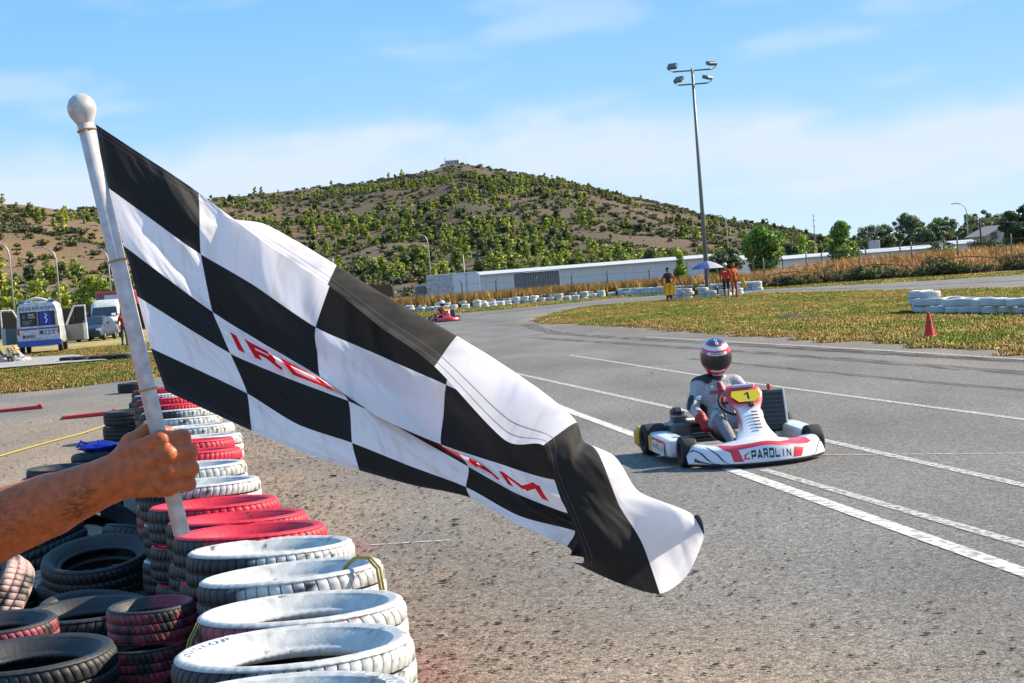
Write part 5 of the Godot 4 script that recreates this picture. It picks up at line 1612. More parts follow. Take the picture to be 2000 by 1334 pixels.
func setting_out() -> void:
	setting("ground", ground_poly(PackedVector2Array([Vector2(-1800, 60), Vector2(1800, 60), Vector2(1800, -1800), Vector2(-1800, -1800)]), -0.03, 300.0, func(_q): return Color(0.27, 0.19, 0.09)), M.soil)
	var track := PackedVector2Array([Vector2(-30, 12), Vector2(-32, -31), Vector2(-16, -33.5), Vector2(-11.7, -34.6), Vector2(-9.1, -36.7), Vector2(-7.9, -37.6), Vector2(-5.2, -76), Vector2(-4.7, -84.2), Vector2(-2.9, -91.4), Vector2(0.2, -93.0), Vector2(7.0, -102.8), Vector2(15.3, -94.2), Vector2(20.0, -84.8), Vector2(26.2, -78.1), Vector2(70, -55), Vector2(70, 12)])
	var dust := func(q: Vector2) -> Color:
		# sand blown against the tyre wall; the racing line is swept clean and darker with rubber
		var wall := (q.x + 0.25 * (q.y + 3.9) * -1.0) 
		var off := q.x - (0.0 + 0.25 * (q.y + 4.0))
		var n := patch_noise.get_noise_2d(q.x * 14, q.y * 6)
		var sand := smoothstep(2.1, 0.1, off + n * 1.8) * smoothstep(-36.0, -16.0, q.y - n * 8.0)
		var near := 9.0
		for i in INFIELD.size(): near = minf(near, Geometry2D.get_closest_point_to_segment(q, INFIELD[i], INFIELD[(i + 1) % INFIELD.size()]).distance_to(q))
		for i in 4: near = minf(near, Geometry2D.get_closest_point_to_segment(q, VERGE[i], VERGE[i + 1]).distance_to(q))
		sand = maxf(sand, smoothstep(1.5, 0.3, near + n * 1.5) * 0.8)
		var base := Color(0.385, 0.36, 0.33)
		var line := smoothstep(1.6, 0.0, absf(q.x - (8.0 + 0.19 * (q.y + 20.0))) + n)
		return base.lerp(Color(0.66, 0.495, 0.345), clampf(sand, 0, 1) * 0.92).lerp(Color(0.2, 0.195, 0.19), line * 0.4)
	setting("track", ground_poly(track, 0.0, 0.8, dust), M.asphalt)
	# painted lines
	var lines := [
		[[Vector2(0.0, -23.8), Vector2(0.70, -18.52), Vector2(1.17, -15.55), Vector2(1.67, -12.45), Vector2(2.47, -7.63), Vector2(3.0, -4.4)], 0.12],
		[[Vector2(1.92, -12.2), Vector2(2.71, -8.34), Vector2(3.3, -5.4)], 0.09],
		[[Vector2(-0.2, -28.6), Vector2(0.34, -25.91), Vector2(1.95, -17.75), Vector2(2.76, -13.78), Vector2(3.40, -10.41), Vector2(4.4, -5.2)], 0.10],
		[[Vector2(1.2, -32.5), Vector2(1.63, -30.14), Vector2(3.13, -21.68), Vector2(4.71, -14.28), Vector2(6.0, -8.2)], 0.09],
		[[Vector2(3.4, -38.6), Vector2(4.70, -32.88), Vector2(6.18, -26.58), Vector2(7.20, -21.69), Vector2(8.9, -13.5)], 0.10],
		[[Vector2(2.4, -12.9), Vector2(4.6, -11.6)], 0.03], [[Vector2(0.9, -27.0), Vector2(3.4, -26.0)], 0.04], [[Vector2(-2.6, -15.9), Vector2(-1.3, -15.6)], 0.05], [[Vector2(-1.05, -10.0), Vector2(-0.5, -9.95)], 0.03]]
	for i in lines.size(): setting("painted_line", strip(lines[i][0], lines[i][1], 0.005), M.paint_white if i == 0 else M.paint_faded)
	# rubber laid down by tyres
	var marks := [[[Vector2(9.2, -14), Vector2(7.4, -20.5), Vector2(5.4, -28.5), Vector2(3.6, -36), Vector2(1.4, -46), Vector2(0.6, -58)], 0.5], [[Vector2(8.0, -13), Vector2(6.3, -20), Vector2(4.3, -29), Vector2(2.6, -36), Vector2(0.6, -44)], 0.35], [[Vector2(6.8, -13), Vector2(5.2, -19), Vector2(3.2, -28)], 0.18], [[Vector2(8.7, -16), Vector2(6.9, -22), Vector2(4.9, -30)], 0.3],
		[[Vector2(-2.5, -82), Vector2(1.0, -87.5), Vector2(5.5, -92), Vector2(10, -93)], 1.0], [[Vector2(14.5, -90), Vector2(18, -76), Vector2(22, -68), Vector2(30, -60)], 0.8], [[Vector2(-0.6, -60), Vector2(0.6, -55)], 0.10], [[Vector2(0.9, -58), Vector2(1.8, -54)], 0.08], [[Vector2(2.0, -24.2), Vector2(2.25, -24.9), Vector2(2.05, -25.6), Vector2(1.75, -25.2)], 0.03], [[Vector2(-1.2, -63), Vector2(-1.9, -58), Vector2(-0.9, -54), Vector2(0.9, -51)], 0.06]]
	for k in marks: setting("skid_mark", strip(smooth_path(k[0], 6), k[1], 0.004), M.rubber_mark)
	# cracks in the old surface
	for k in [[Vector2(1.15, -6.1), Vector2(1.9, -5.95)], [Vector2(0.3, -8.2), Vector2(1.3, -9.4)], [Vector2(2.9, -9.2), Vector2(4.2, -9.9)], [Vector2(3.6, -17.5), Vector2(6.5, -18.6)], [Vector2(-5.0, -13.6), Vector2(-2.8, -12.9)]]:
		var cp := []
		for i in 40:
			var q: Vector2 = k[0].lerp(k[1], i / 39.0)
			cp.append(q + Vector2(0.3, 1.0) * 0.10 * patch_noise.get_noise_2d(q.x * 130, q.y * 130))
		setting("asphalt_crack", strip(cp, 0.011, 0.0035), M.rubber_mark)
	# red overspray and litter where the wall was painted
	var spots := [[Vector2(-1.45, -9.3), 0.85, 1.6], [Vector2(-0.5, -6.2), 0.7, 0.5], [Vector2(-0.12, -4.4), 0.7, 0.45], [Vector2(-0.3, -5.2), 0.5, 0.35]]
	for s in spots:
		var sp := PackedVector3Array()
		var sc := PackedColorArray()
		for j in 9:
			for i in 24:
				var a := TAU * i / 24
				var rr: float = s[1] * j / 8.0 * (1.0 + 0.5 * patch_noise.get_noise_2d(i * 30, s[0].y * 50))
				sp.append(Vector3(s[0].x + cos(a) * rr * 0.6, 0.006, s[0].y + sin(a) * rr * 1.7))
				sc.append(Color(1, 1, 1, s[2] * pow(1.0 - j / 8.0, 1.3)))
		setting("paint_stain", sheet(sp, 24, 9, true, false, sc), M.red_dust)
	# grass: worn soil with thousands of tufts
	var infield := ragged(INFIELD, 0.7, 0.22)
	setting("grass_infield", ground_poly(infield, 0.008, 1.2, func(q): return grass_tone(q, 0.18) * Color(0.8, 0.8, 0.8)), M.soil)
	var dry_edge := func(q: Vector2) -> float:
		var off := q.x - (7.6 + 0.19 * (q.y + 22.9))
		return 0.42 * smoothstep(2.0, 0.0, off) + 0.05
	var g := sow(self, "grass", infield, 90000, 1.0, dry_edge, 24.0)
	tag(g, "short patchy green and straw grass on the infield", "grass")
	var verge := ragged(VERGE, 0.5, 0.6)
	setting("grass_verge", ground_poly(verge, 0.008, 1.5, func(q): return grass_tone(q, 0.2) * Color(0.85, 0.85, 0.85)), M.soil)
	g = sow(self, "grass", ragged([Vector2(-7.9, -37.6), Vector2(-9.1, -36.7), Vector2(-10.5, -34.7), Vector2(-16, -33.5), Vector2(-26, -70), Vector2(-14, -80)], 0.5, 0.6), 26000, 1.2, func(q): return 0.24, 36.0)
	tag(g, "dry yellow grass with green weeds in front of the ambulance", "grass")
	var far_verge := PackedVector2Array([Vector2(-12, -86), Vector2(-4.7, -84.6), Vector2(-2.9, -91.8), Vector2(0.2, -93.4), Vector2(7.0, -103.2), Vector2(15.3, -94.6), Vector2(20.0, -85.2), Vector2(26.2, -78.5), Vector2(60, -62), Vector2(60, -74), Vector2(30, -88), Vector2(22, -95), Vector2(12, -116), Vector2(-12, -116)])
	setting("grass_bank", ground_poly(far_verge, 0.0, 1.5, func(q): return grass_tone(q, 0.05) * Color(0.9, 0.9, 0.9)), M.soil)
	g = sow(self, "grass", far_verge, 16000, 1.7, func(q): return -0.02)
	tag(g, "green and yellow grass strip beyond the far bend", "grass")
	# dry earth scraped up on the infield
	for q in [[Vector3(8.0, 0, -43.4), 0.5], [Vector3(8.55, 0, -43.0), 0.35], [Vector3(9.5, 0, -43.3), 0.22], [Vector3(9.3, 0, -26.3), 0.4]]:
		var pts := PackedVector3Array()
		for j in 6:
			for i in 14:
				var a := TAU * i / 14
				var r: float = q[1] * (j + 0.001) / 5.0 * (1.0 + 0.3 * patch_noise.get_noise_2d(i * 25, q[0].x * 90))
				pts.append(Vector3(cos(a) * r, 0.13 * q[1] * 2 * (1.0 - pow(j / 5.0, 2)) * (1 + 0.5 * patch_noise.get_noise_2d(i * 60, j * 90)), sin(a) * r * 0.6))
		tag(part(self, "clod_of_earth", sheet(pts, 14, 6, true), mat(0.13, 0.085, 0.05, 0.95, 0, "earth", 2.0), Transform3D(Basis(), q[0])), "dark clod of dug earth lying on the infield grass", "earth", "clods on the infield")
	# concrete paths by the ambulance
	setting("concrete_path", ground_poly(PackedVector2Array([Vector2(-30, -50), Vector2(-13.6, -51.6), Vector2(-14.2, -53.0), Vector2(-17.5, -61.5), Vector2(-22, -63), Vector2(-32, -56)]), 0.085), mat(0.40, 0.38, 0.36, 0.9, 0, "grime", 0.4))
	setting("concrete_path", ground_poly(PackedVector2Array([Vector2(-14.4, -57.0), Vector2(-8, -53.5), Vector2(-8, -54.8), Vector2(-14.4, -58.6)]), 0.085), mat(0.42, 0.40, 0.37, 0.9, 0, "grime", 0.4))
	# stones, bark and dry leaves swept along the tyre wall
	var xfs := []
	var cols := []
	for i in 10000:
		var z := -3.6 - 22.0 * pow(rng.randf(), 1.5)
		var side := 0.25 * (z + 4.0)
		var x := side - 0.32 + absf(rng.randfn(0, 0.75)) + (rng.randf() * 2.6 if rng.randf() < 0.25 else 0.0)
		if rng.randf() < 0.3: x = side - 1.6 - rng.randf() * 6.0
		var s := rng.randf_range(0.005, 0.013) * (2.0 if rng.randf() < 0.02 else 1.0)
		xfs.append(Transform3D(Basis.from_euler(Vector3(rng.randf() * 0.6, rng.randf() * TAU, rng.randf() * 0.6)).scaled(Vector3(s * rng.randf_range(0.8, 2.2), s * 0.7, s)), Vector3(x, 0.004 + s * 0.3, z)))
		var c := Color(0.09, 0.065, 0.045).lerp(Color(0.26, 0.18, 0.09), rng.randf())
		if rng.randf() < 0.3: c = Color(0.05, 0.045, 0.045)
		cols.append(c)
	var chip := B.new()
	chip.out_poly([Vector3(1, 0, 0), Vector3(0, 0.8, 0.2), Vector3(0.2, 0, 1)], Vector3.ZERO)
	chip.out_poly([Vector3(0.2, 0, 1), Vector3(0, 0.8, 0.2), Vector3(-1, 0, 0.1)], Vector3.ZERO)
	chip.out_poly([Vector3(-1, 0, 0.1), Vector3(0, 0.8, 0.2), Vector3(0.1, 0, -0.9)], Vector3.ZERO)
	chip.out_poly([Vector3(0.1, 0, -0.9), Vector3(0, 0.8, 0.2), Vector3(1, 0, 0)], Vector3.ZERO)
	tag(scatter(self, "litter", chip.done(), vmat(0.9), xfs, cols), "bark chips and small stones strewn along the foot of the tyre wall", "litter")

func smooth_path(pts: Array, per: int) -> Array:
	var c := Curve2D.new()
	for i in pts.size():
		var d: Vector2 = (pts[mini(i + 1, pts.size() - 1)] - pts[maxi(i - 1, 0)]) / 6.0
		c.add_point(pts[i], -d, d)
	var out := []
	for i in pts.size() * per: out.append(c.sample_baked(c.get_baked_length() * i / (pts.size() * per - 1.0), true))
	return out

# ---------------------------------------------------------------- hill, trees, scrub
func far_land() -> void:
	setting("hill", make_hill(), M.hill)
	var pine_cols := [Color(0.32, 0.35, 0.06), Color(0.24, 0.28, 0.055), Color(0.40, 0.39, 0.065)]
	var dark_cols := [Color(0.075, 0.10, 0.035), Color(0.09, 0.11, 0.04), Color(0.07, 0.09, 0.045)]
	# hillside pines: a few shapes, set out one by one; the thicket behind them as one mass
	var shapes := []
	for i in 6:
		var r := RandomNumberGenerator.new()
		r.seed = 100 + i
		var kind := "pine" if i < 4 else "round"
		var cl := crown_clumps(r, kind, 6.0, 4.4)
		shapes.append([leaves(r, cl, 26, 0.75, pine_cols if i < 4 else dark_cols), trunk_mesh(6.0, 0.16, cl, r, 2)])
	var n := FastNoiseLite.new()
	n.seed = 21
	n.frequency = 0.008
	var placed := []
	var tries := 0
	while placed.size() < 2300 and tries < 90000:
		tries += 1
		var az := rng.randf_range(-0.36, 0.30)
		var dc := crest(az)
		var d := dc * sqrt(rng.randf_range(0.10, 1.02))
		if d < 270: continue
		var x := sin(az) * d
		var z := -cos(az) * d
		var k := n.get_noise_2d(x, z)
		var band := smoothstep(0.47 * dc, 0.34 * dc, d)           # the wood at the foot
		var slope := smoothstep(-0.22, -0.12, az) * smoothstep(0.10, 0.0, az) * 0.75 + 0.16
		slope *= smoothstep(1.0, 0.86, d / dc) * 0.9 + 0.1
		if absf(az + 0.028) < 0.03 and d > 0.9 * dc: continue
		if rng.randf() > clampf(band * 0.5 * smoothstep(-0.35, 0.0, k) + slope * 1.1 * smoothstep(-0.16, 0.28, k), 0.0, 1.0): continue
		placed.append([x, z, d, k])
	placed.sort_custom(func(a, b): return a[2] < b[2])
	var masses := [[], [], [], [], [], []]
	var mcols := [[], [], [], [], [], []]
	for i in placed.size():
		var q: Array = placed[i]
		var at := Vector3(q[0], hill_height(q[0], q[1]) - 0.2, q[1])
		var v := rng.randi() % 6
		var s := 0.34 + 0.62 * pow(rng.randf(), 1.5)
		var turn := rng.randf() * TAU
		if i < 300:
			var t := thing("hillside_tree", "small bushy pine at the wooded foot of the hill" if v < 4 else "dark rounded tree at the wooded foot of the hill", "tree", at, turn, "trees at the foot of the hill")
			t.scale = Vector3.ONE * s
			part(t, "crown", shapes[v][0], M.leaf)
			part(t, "trunk", shapes[v][1], M.bark)
		else:
			masses[v].append(Transform3D(Basis(Vector3.UP, turn).scaled(Vector3.ONE * s), at))
			var tone := rng.randf_range(0.8, 1.2)
			mcols[v].append(Color(tone, tone, tone))
	var wood := Node3D.new()
	wood.name = "hillside_wood"
	add_child(wood)
	tag(wood, "scattered pines reading as one mass up the hillside", "wood", "", "stuff")
	for v in 6:
		if masses[v].size(): scatter(wood, "trees", shapes[v][0], M.leaf, masses[v], mcols[v])
	# low scrub all over the slope
	var r2 := RandomNumberGenerator.new()
	r2.seed = 5
	var bush := leaves(r2, crown_clumps(r2, "bush", 1.7, 3.2), 22, 0.55, [Color(1, 1, 1)])
	var xfs := []
	var cols := []
	tries = 0
	while xfs.size() < 16000 and tries < 120000:
		tries += 1
		var az := rng.randf_range(-0.36, 0.34)
		var d := crest(az) * sqrt(rng.randf_range(0.09, 1.01))
		var x := sin(az) * d
		var z := -cos(az) * d
		if n.get_noise_2d(x * 2.0 + 500, z * 1.4) < rng.randf_range(-0.45, 0.35): continue
		if az < -0.2 and rng.randf() < 0.55: continue
		var s := 0.28 + 1.1 * pow(rng.randf(), 2.2)
		xfs.append(Transform3D(Basis(Vector3.UP, rng.randf() * TAU).scaled(Vector3(s, s * 0.9, s)), Vector3(x, hill_height(x, z) - 0.15, z)))
		var c: Color = [Color(0.10, 0.12, 0.045), Color(0.14, 0.14, 0.055), Color(0.17, 0.13, 0.075), Color(0.085, 0.105, 0.05), Color(0.17, 0.19, 0.05)][rng.randi() % 5]
		cols.append(c)
	tag(scatter(self, "scrub", bush, M.leaf, xfs, cols), "low dark scrub covering the dry hillside", "scrub")
	# trees that stand apart
	var green := [Color(0.14, 0.25, 0.04), Color(0.11, 0.20, 0.04), Color(0.18, 0.28, 0.045)]
	var bright := [Color(0.22, 0.33, 0.04), Color(0.27, 0.36, 0.04)]
	var gum := [Color(0.14, 0.19, 0.095), Color(0.17, 0.215, 0.11), Color(0.12, 0.165, 0.09)]
	tree("round_pine", "round-topped green pine standing behind the white sheds", "round", Vector3(21.8, 0, -130), 5.2, 4.0, 800, 0.2, green, 31)
	tree("conical_pine", "broad conical green tree in front of the long white shed", "full", Vector3(26.2, 0, -120), 4.3, 3.0, 260, 0.2, green, 32)
	tree("young_cypress", "small bright green conifer beside the parasol", "full", Vector3(12.65, 0, -112), 2.7, 1.25, 120, 0.12, bright, 33)
	tree("young_cypress", "thin pale green tree behind the white shed roof", "pine", Vector3(31.0, 0, -160), 4.0, 1.7, 160, 0.2, bright, 34)
	tree("dark_tree", "dark tree standing behind the parasol and lamp post", "round", Vector3(18.2, 0, -128), 3.6, 3.2, 300, 0.2, dark_cols, 35)
	for q in [[Vector3(72.5, 0, -300), 8.4, 8.0, 36], [Vector3(79.5, 0, -302), 9.6, 9.4, 37], [Vector3(86.5, 0, -305), 8.6, 8.4, 38], [Vector3(67.0, 0, -290), 5.9, 6.6, 39], [Vector3(75.0, 0, -270), 6.4, 7.6, 40], [Vector3(81.0, 0, -265), 6.0, 7.0, 41], [Vector3(92.5, 0, -300), 9.0, 8.6, 49], [Vector3(98.5, 0, -305), 8.4, 8.0, 50], [Vector3(104.5, 0, -310), 7.8, 8.0, 51]]:
		tree("gum_tree", "open-crowned grey green tree in the grove beyond the fence", "gum", q[0], q[1], q[2], 200, 0.3, gum, q[3], "grove beyond the fence")
	tree("gum_tree", "big dark leafy tree beyond the wooden utility pole", "gum", Vector3(60.5, 0, -180), 6.1, 6.8, 240, 0.24, [Color(0.05, 0.08, 0.035), Color(0.06, 0.09, 0.04)], 42)
	tree("gum_tree", "tall dark leafy tree beside the pale gabled house", "gum", Vector3(64.8, 0, -184), 7.2, 7.0, 240, 0.24, [Color(0.05, 0.08, 0.035), Color(0.06, 0.09, 0.04)], 43)
	for q in [[Vector3(44.5, 0.0, -160), 2.9, 4.6, 44], [Vector3(42.0, 0.0, -150), 2.4, 3.8, 45], [Vector3(52.5, 0, -150), 2.7, 3.0, 46], [Vector3(46.8, 0, -148), 2.9, 3.2, 52], [Vector3(49.5, 0, -160), 2.9, 3.0, 53]]:
		tree("thorn_bush", "dark round bush among the fence posts", "bush", q[0], q[1], q[2], 300, 0.22, dark_cols, q[3], "bushes by the fence", "bush")
	tree("green_bush", "bright green bushy shrub growing in the dry grass by the fence", "bush", Vector3(37.2, 0.4, -128), 1.6, 2.2, 320, 0.15, bright, 47, "", "bush")
	tree("grey_bush", "grey green bush in front of the long shed", "bush", Vector3(33.0, 0.3, -122), 1.5, 2.4, 300, 0.15, gum, 48, "", "bush")
	# wood behind the ambulance
	var yel := [Color(0.31, 0.34, 0.04), Color(0.25, 0.30, 0.04), Color(0.36, 0.36, 0.05)]
	var i2 := 0
	for q in [[-58.5, -182, 6.4, 5.2], [-54.0, -176, 5.6, 4.6], [-51.5, -190, 6.8, 5.4], [-47.0, -178, 5.4, 4.6], [-44.0, -186, 5.0, 4.2], [-49.5, -170, 4.6, 4.2], [-40.0, -180, 5.2, 4.0], [-56.5, -166, 4.2, 4.4], [-61.0, -172, 5.4, 4.6]]:
		i2 += 1
		tree("roadside_pine", "sunlit yellow green pine behind the ambulance", "pine", Vector3(q[0], 0, q[1]), q[2], q[3], 170, 0.32, yel, 60 + i2, "pines behind the ambulance")
	for q in [[-43.5, -200, 8.4, 5.6], [-46.5, -205, 7.6, 4.6], [-38.5, -196, 7.6, 5.6], [-34.5, -190, 6.5, 5.0], [-31.0, -200, 6.4, 5.0]]:
		i2 += 1
		tree("dark_tree", "dense dark green tree behind the white panel van", "round", Vector3(q[0], 0, q[1]), q[2], q[3], 200, 0.34, dark_cols + [Color(0.07, 0.11, 0.03)], 60 + i2, "dark trees behind the van")
	# tall dry grass behind the far tyre wall and up the bank
	xfs = []
	cols = []
	for i in 8000:
		var x := rng.randf_range(-14, 17)
		var z := -113.0 - 8.0 * rng.randf() + (14.0 * smoothstep(9.0, 17.0, x))
		if i % 3 == 0:
			x = rng.randf_range(15, 52)
			z = lerpf(-98.5, -91, (x - 15) / 37.0) - 13.0 * rng.randf()
		var s := rng.randf_range(0.6, 1.15) * (0.8 if x > 15 else 1.0)
		xfs.append(Transform3D(Basis(Vector3.UP, rng.randf() * TAU).scaled(Vector3(s * 1.3, s, s * 1.3)), Vector3(x, bank(x, z), z)))
		var k := patch_noise.get_noise_2d(x * 9, z * 9)
		var c := Color(0.80, 0.53, 0.15).lerp(Color(0.60, 0.34, 0.11), clampf(0.4 + k * 2.0, 0, 1)) if x < 15 else Color(0.70, 0.44, 0.19).lerp(Color(0.55, 0.30, 0.13), clampf(0.4 + k * 2.0, 0, 1))
		var t := rng.randf_range(0.7, 1.2)
		cols.append(Color(c.r * t, c.g * t, c.b * t))
	tag(scatter(self, "dry_grass", M.reed_mesh, M.grass, xfs, cols), "tall golden dry grass behind the far tyre wall and along the bank", "dry grass")
	var bp := PackedVector3Array()
	var bc := PackedColorArray()
	for j in 12:
		for i in 40:
			var x := lerpf(13, 75, i / 39.0)
			var z := lerpf(-98.5, -91, (x - 15) / 37.0) + 3.0 - j * 3.0
			bp.append(Vector3(x, bank(x, z) - (0.06 if j == 0 else 0.0), z))
			bc.append(Color(0.28, 0.18, 0.08))
	setting("bank", sheet(bp, 40, 12, false, false, bc), M.soil)
	# dark weeds in front of the bank
	xfs = []
	cols = []
	var weed := leaves(r2, crown_clumps(r2, "bush", 0.75, 1.1), 34, 0.12, [Color(1, 1, 1)], 0.6)
	for i in 700:
		var x := rng.randf_range(15.5, 48)
		var z := lerpf(-97.5, -90, (x - 15) / 37.0) - 4.5 * pow(rng.randf(), 1.6)
		if i > 655:
			x = rng.randf_range(-3, 12)
			z = -114.5 - rng.randf() * 3
		elif i > 600:
			x = rng.randf_range(9.2, 12.2)
			z = -86.0 - rng.randf() * 4
		var s := rng.randf_range(0.4, 0.9) * (1.0 + 0.9 * patch_noise.get_noise_2d(x * 14, 3))
		xfs.append(Transform3D(Basis(Vector3.UP, rng.randf() * TAU).scaled(Vector3(s, s * rng.randf_range(0.8, 1.3), s)), Vector3(x, bank(x, z), z)))
		cols.append([Color(0.12, 0.12, 0.05), Color(0.15, 0.135, 0.06), Color(0.21, 0.145, 0.07), Color(0.09, 0.105, 0.045)][rng.randi() % 4])
	tag(scatter(self, "weeds", weed, M.leaf, xfs, cols), "dark low weeds along the foot of the bank", "weeds")

func bank(x: float, z: float) -> float:
	var foot := lerpf(-98.5, -91, (x - 15) / 37.0)
	return 0.75 * smoothstep(0.0, 7.0, foot - z) * smoothstep(13.0, 24.0, x)

# ---------------------------------------------------------------- sheds, fences, lamps, masts
func buildings() -> void:
	var shed_wall := mat(0.56, 0.58, 0.61, 0.6)
	var shed_roof := mat(0.42, 0.44, 0.47, 0.7, 0.0)
	var sheds := [["long low white shed behind the golden grass", Vector3(8.5, 0, -144), 26.0, 2.45, 0.02, 26], ["white shed end beside the round pine", Vector3(21.0, 0, -146), 5.5, 2.0, 0.12, 6], ["long white shed roof behind the conical tree and fence", Vector3(34.5, 0, -154), 17.0, 1.75, 0.05, 16], ["white shed wall behind the street lamp at the grove", Vector3(51.6, 0, -172), 2.6, 2.0, 0.1, 3]]
	for s in sheds:
		var t := thing("shed", s[0], "shed", s[1])
		box_body(t, "wall", Vector3(0, s[3] / 2, -3), Vector3(s[2], s[3], 6), shed_wall, s[5])
		var rf := B.new()
		rf.prism(PackedVector2Array([Vector2(-3.3, s[3] - 0.02), Vector2(0.0, s[3] + s[4] + 0.25), Vector2(0.3, s[3] + s[4] + 0.25), Vector2(3.3, s[3] - 0.02), Vector2(3.3, s[3] + 0.06), Vector2(0.15, s[3] + s[4] + 0.36), Vector2(-3.3, s[3] + 0.06)]), -s[2] / 2 - 0.15, s[2] / 2 + 0.15, Transform3D(Basis(Vector3(0, 0, -1), Vector3(0, 1, 0), Vector3(1, 0, 0)), Vector3(0, 0, -3)))
		part(t, "roof", rf.done(), shed_roof)
	# box lorry and freight container by the fence
	var t := thing("box_lorry", "white box lorry parked behind the fence and golden grass", "lorry", Vector3(-4.6, 0, -127))
	box_body(t, "cargo_box", Vector3(0.05, 1.72, -1.1), Vector3(4.25, 1.95, 2.2), mat(0.55, 0.57, 0.60, 0.5, 0, "grime", 0.5), 0)
	for x in [0.1, 1.25]: part(t, "door_panel", B.new().box(Vector3(x + 0.55, 1.72, 0.02), Vector3(1.05, 1.75, 0.03), 0.01).done(), mat(0.60, 0.63, 0.67, 0.5))
	part(t, "cab", B.new().box(Vector3(-2.6, 1.25, -1.1), Vector3(1.0, 1.3, 1.9), 0.2).done(), mat(0.10, 0.16, 0.20, 0.4))
	part(t, "cab_window", B.new().box(Vector3(-2.6, 1.55, -0.15), Vector3(0.7, 0.45, 0.03), 0.01).done(), gloss(mat(0.02, 0.03, 0.035, 0.1), 1.0))
	part(t, "chassis", B.new().box(Vector3(-0.3, 0.62, -1.1), Vector3(5.4, 0.25, 1.6), 0.03).done(), mat(0.03, 0.03, 0.03))
	for x in [-2.4, 1.2]:
		for z in [-0.25, -1.95]:
			var w := part(t, "wheel", lathe([[0.42, 0.1], [0.42, -0.1], [0.25, -0.12], [0.0, -0.06], [0.0, 0.06], [0.25, 0.12], [0.42, 0.1]], 20), M.slick, Transform3D(Basis(Vector3.RIGHT, PI / 2), Vector3(x, 0.42, z)))
			part(w, "hub_cap", lathe([[0.0, 0.14], [0.15, 0.13], [0.15, 0.0]], 12), mat(0.3, 0.3, 0.3, 0.4, 0.6))
	t = thing("freight_container", "grey freight container with a pale end wall in the dry grass", "container", Vector3(3.2, 0, -121.5), 0.42)
	box_body(t, "side_wall", Vector3(-0.4, 1.25, -1.2), Vector3(3.0, 2.0, 2.2), mat(0.20, 0.205, 0.215, 0.6, 0, "grime", 0.8), 14)
	part(t, "end_wall", B.new().box(Vector3(1.12, 1.25, -1.2), Vector3(0.04, 2.04, 2.24), 0.01).done(), mat(0.6, 0.61, 0.62, 0.6))
	part(t, "roof", B.new().box(Vector3(-0.4, 2.28, -1.2), Vector3(3.1, 0.05, 2.3), 0.01).done(), mat(0.5, 0.5, 0.5, 0.6))
	part(t, "skid", B.new().box(Vector3(-0.4, 0.12, -1.2), Vector3(3.0, 0.26, 2.1), 0.02).done(), mat(0.06, 0.06, 0.06))
	# chapel on the summit, house, watch tower
	var sy := hill_height(-32.0, -1098.0)
	t = thing("chapel", "small white chapel on the summit of the hill", "chapel", Vector3(-33.0, sy, -1098.0))
	var wall := mat(0.70, 0.70, 0.69, 0.8, 0, "grime", 0.2)
	part(t, "wall", B.new().prism(PackedVector2Array([Vector2(-5, -4), Vector2(5, -4), Vector2(5, 2.8), Vector2(-5, 2.8)]), -5, 0).done(), wall)
	part(t, "roof", B.new().prism(PackedVector2Array([Vector2(0.3, 2.8), Vector2(-2.5, 4.6), Vector2(-5.3, 2.8)]), -5.3, 5.3, Transform3D(Basis(Vector3(0, 0, 1), Vector3(0, 1, 0), Vector3(-1, 0, 0)), Vector3(0, 0, 0))).done(), mat(0.55, 0.5, 0.47, 0.8))
	part(t, "bell_gable", B.new().box(Vector3(-4.6, 4.6, -2.5), Vector3(0.5, 1.6, 2.0), 0.05).done(), wall)
	for x in [-2.5, 0.0, 2.5]: part(t, "window", B.new().box(Vector3(x, 1.2, 0.02), Vector3(0.6, 1.2, 0.1), 0.02).done(), mat(0.05, 0.05, 0.06))
	part(t, "door", B.new().box(Vector3(4.2, 0.8, 0.02), Vector3(0.9, 2.0, 0.1), 0.02).done(), mat(0.08, 0.06, 0.05))
	t = thing("flag_mast", "thin pole standing beside the summit chapel", "pole", Vector3(-22.5, sy - 0.5, -1098.0))
	part(t, "shaft", B.new(true).tube([Vector3(0, -2, 0), Vector3(0, 5.6, 0)], [0.12, 0.06], 6).done(), mat(0.3, 0.3, 0.3))
	part(t, "footing", B.new().box(Vector3(0, -0.3, 0), Vector3(0.6, 1.2, 0.6), 0.05).done(), mat(0.4, 0.4, 0.4))
	t = thing("house", "pale gabled house behind the big dark tree", "house", Vector3(66.6, 0, -206), 0.15)
	part(t, "wall", B.new().prism(PackedVector2Array([Vector2(-2.2, 0), Vector2(2.2, 0), Vector2(2.2, 2.9), Vector2(0.4, 4.1), Vector2(-2.2, 2.9)]), -6, 0).done(), mat(0.5, 0.5, 0.48, 0.8, 0, "grime", 0.3))
	part(t, "roof", B.new().prism(PackedVector2Array([Vector2(-2.5, 2.8), Vector2(0.4, 4.13), Vector2(2.5, 2.8), Vector2(2.5, 2.92), Vector2(0.4, 4.25), Vector2(-2.5, 2.92)]), -6.2, 0.2).done(), mat(0.30, 0.24, 0.22, 0.8))
	part(t, "window", B.new().box(Vector3(-1.2, 2.8, 0.02), Vector3(0.9, 1.0, 0.08), 0.02).done(), mat(0.05, 0.06, 0.07, 0.2))
	t = thing("watch_tower", "small open watch tower on a block above the trees", "tower", Vector3(62.3, 0, -260))
	part(t, "base", B.new().box(Vector3(0, 1.9, 0), Vector3(1.6, 4.0, 1.6), 0.05).done(), mat(0.42, 0.44, 0.46, 0.8))
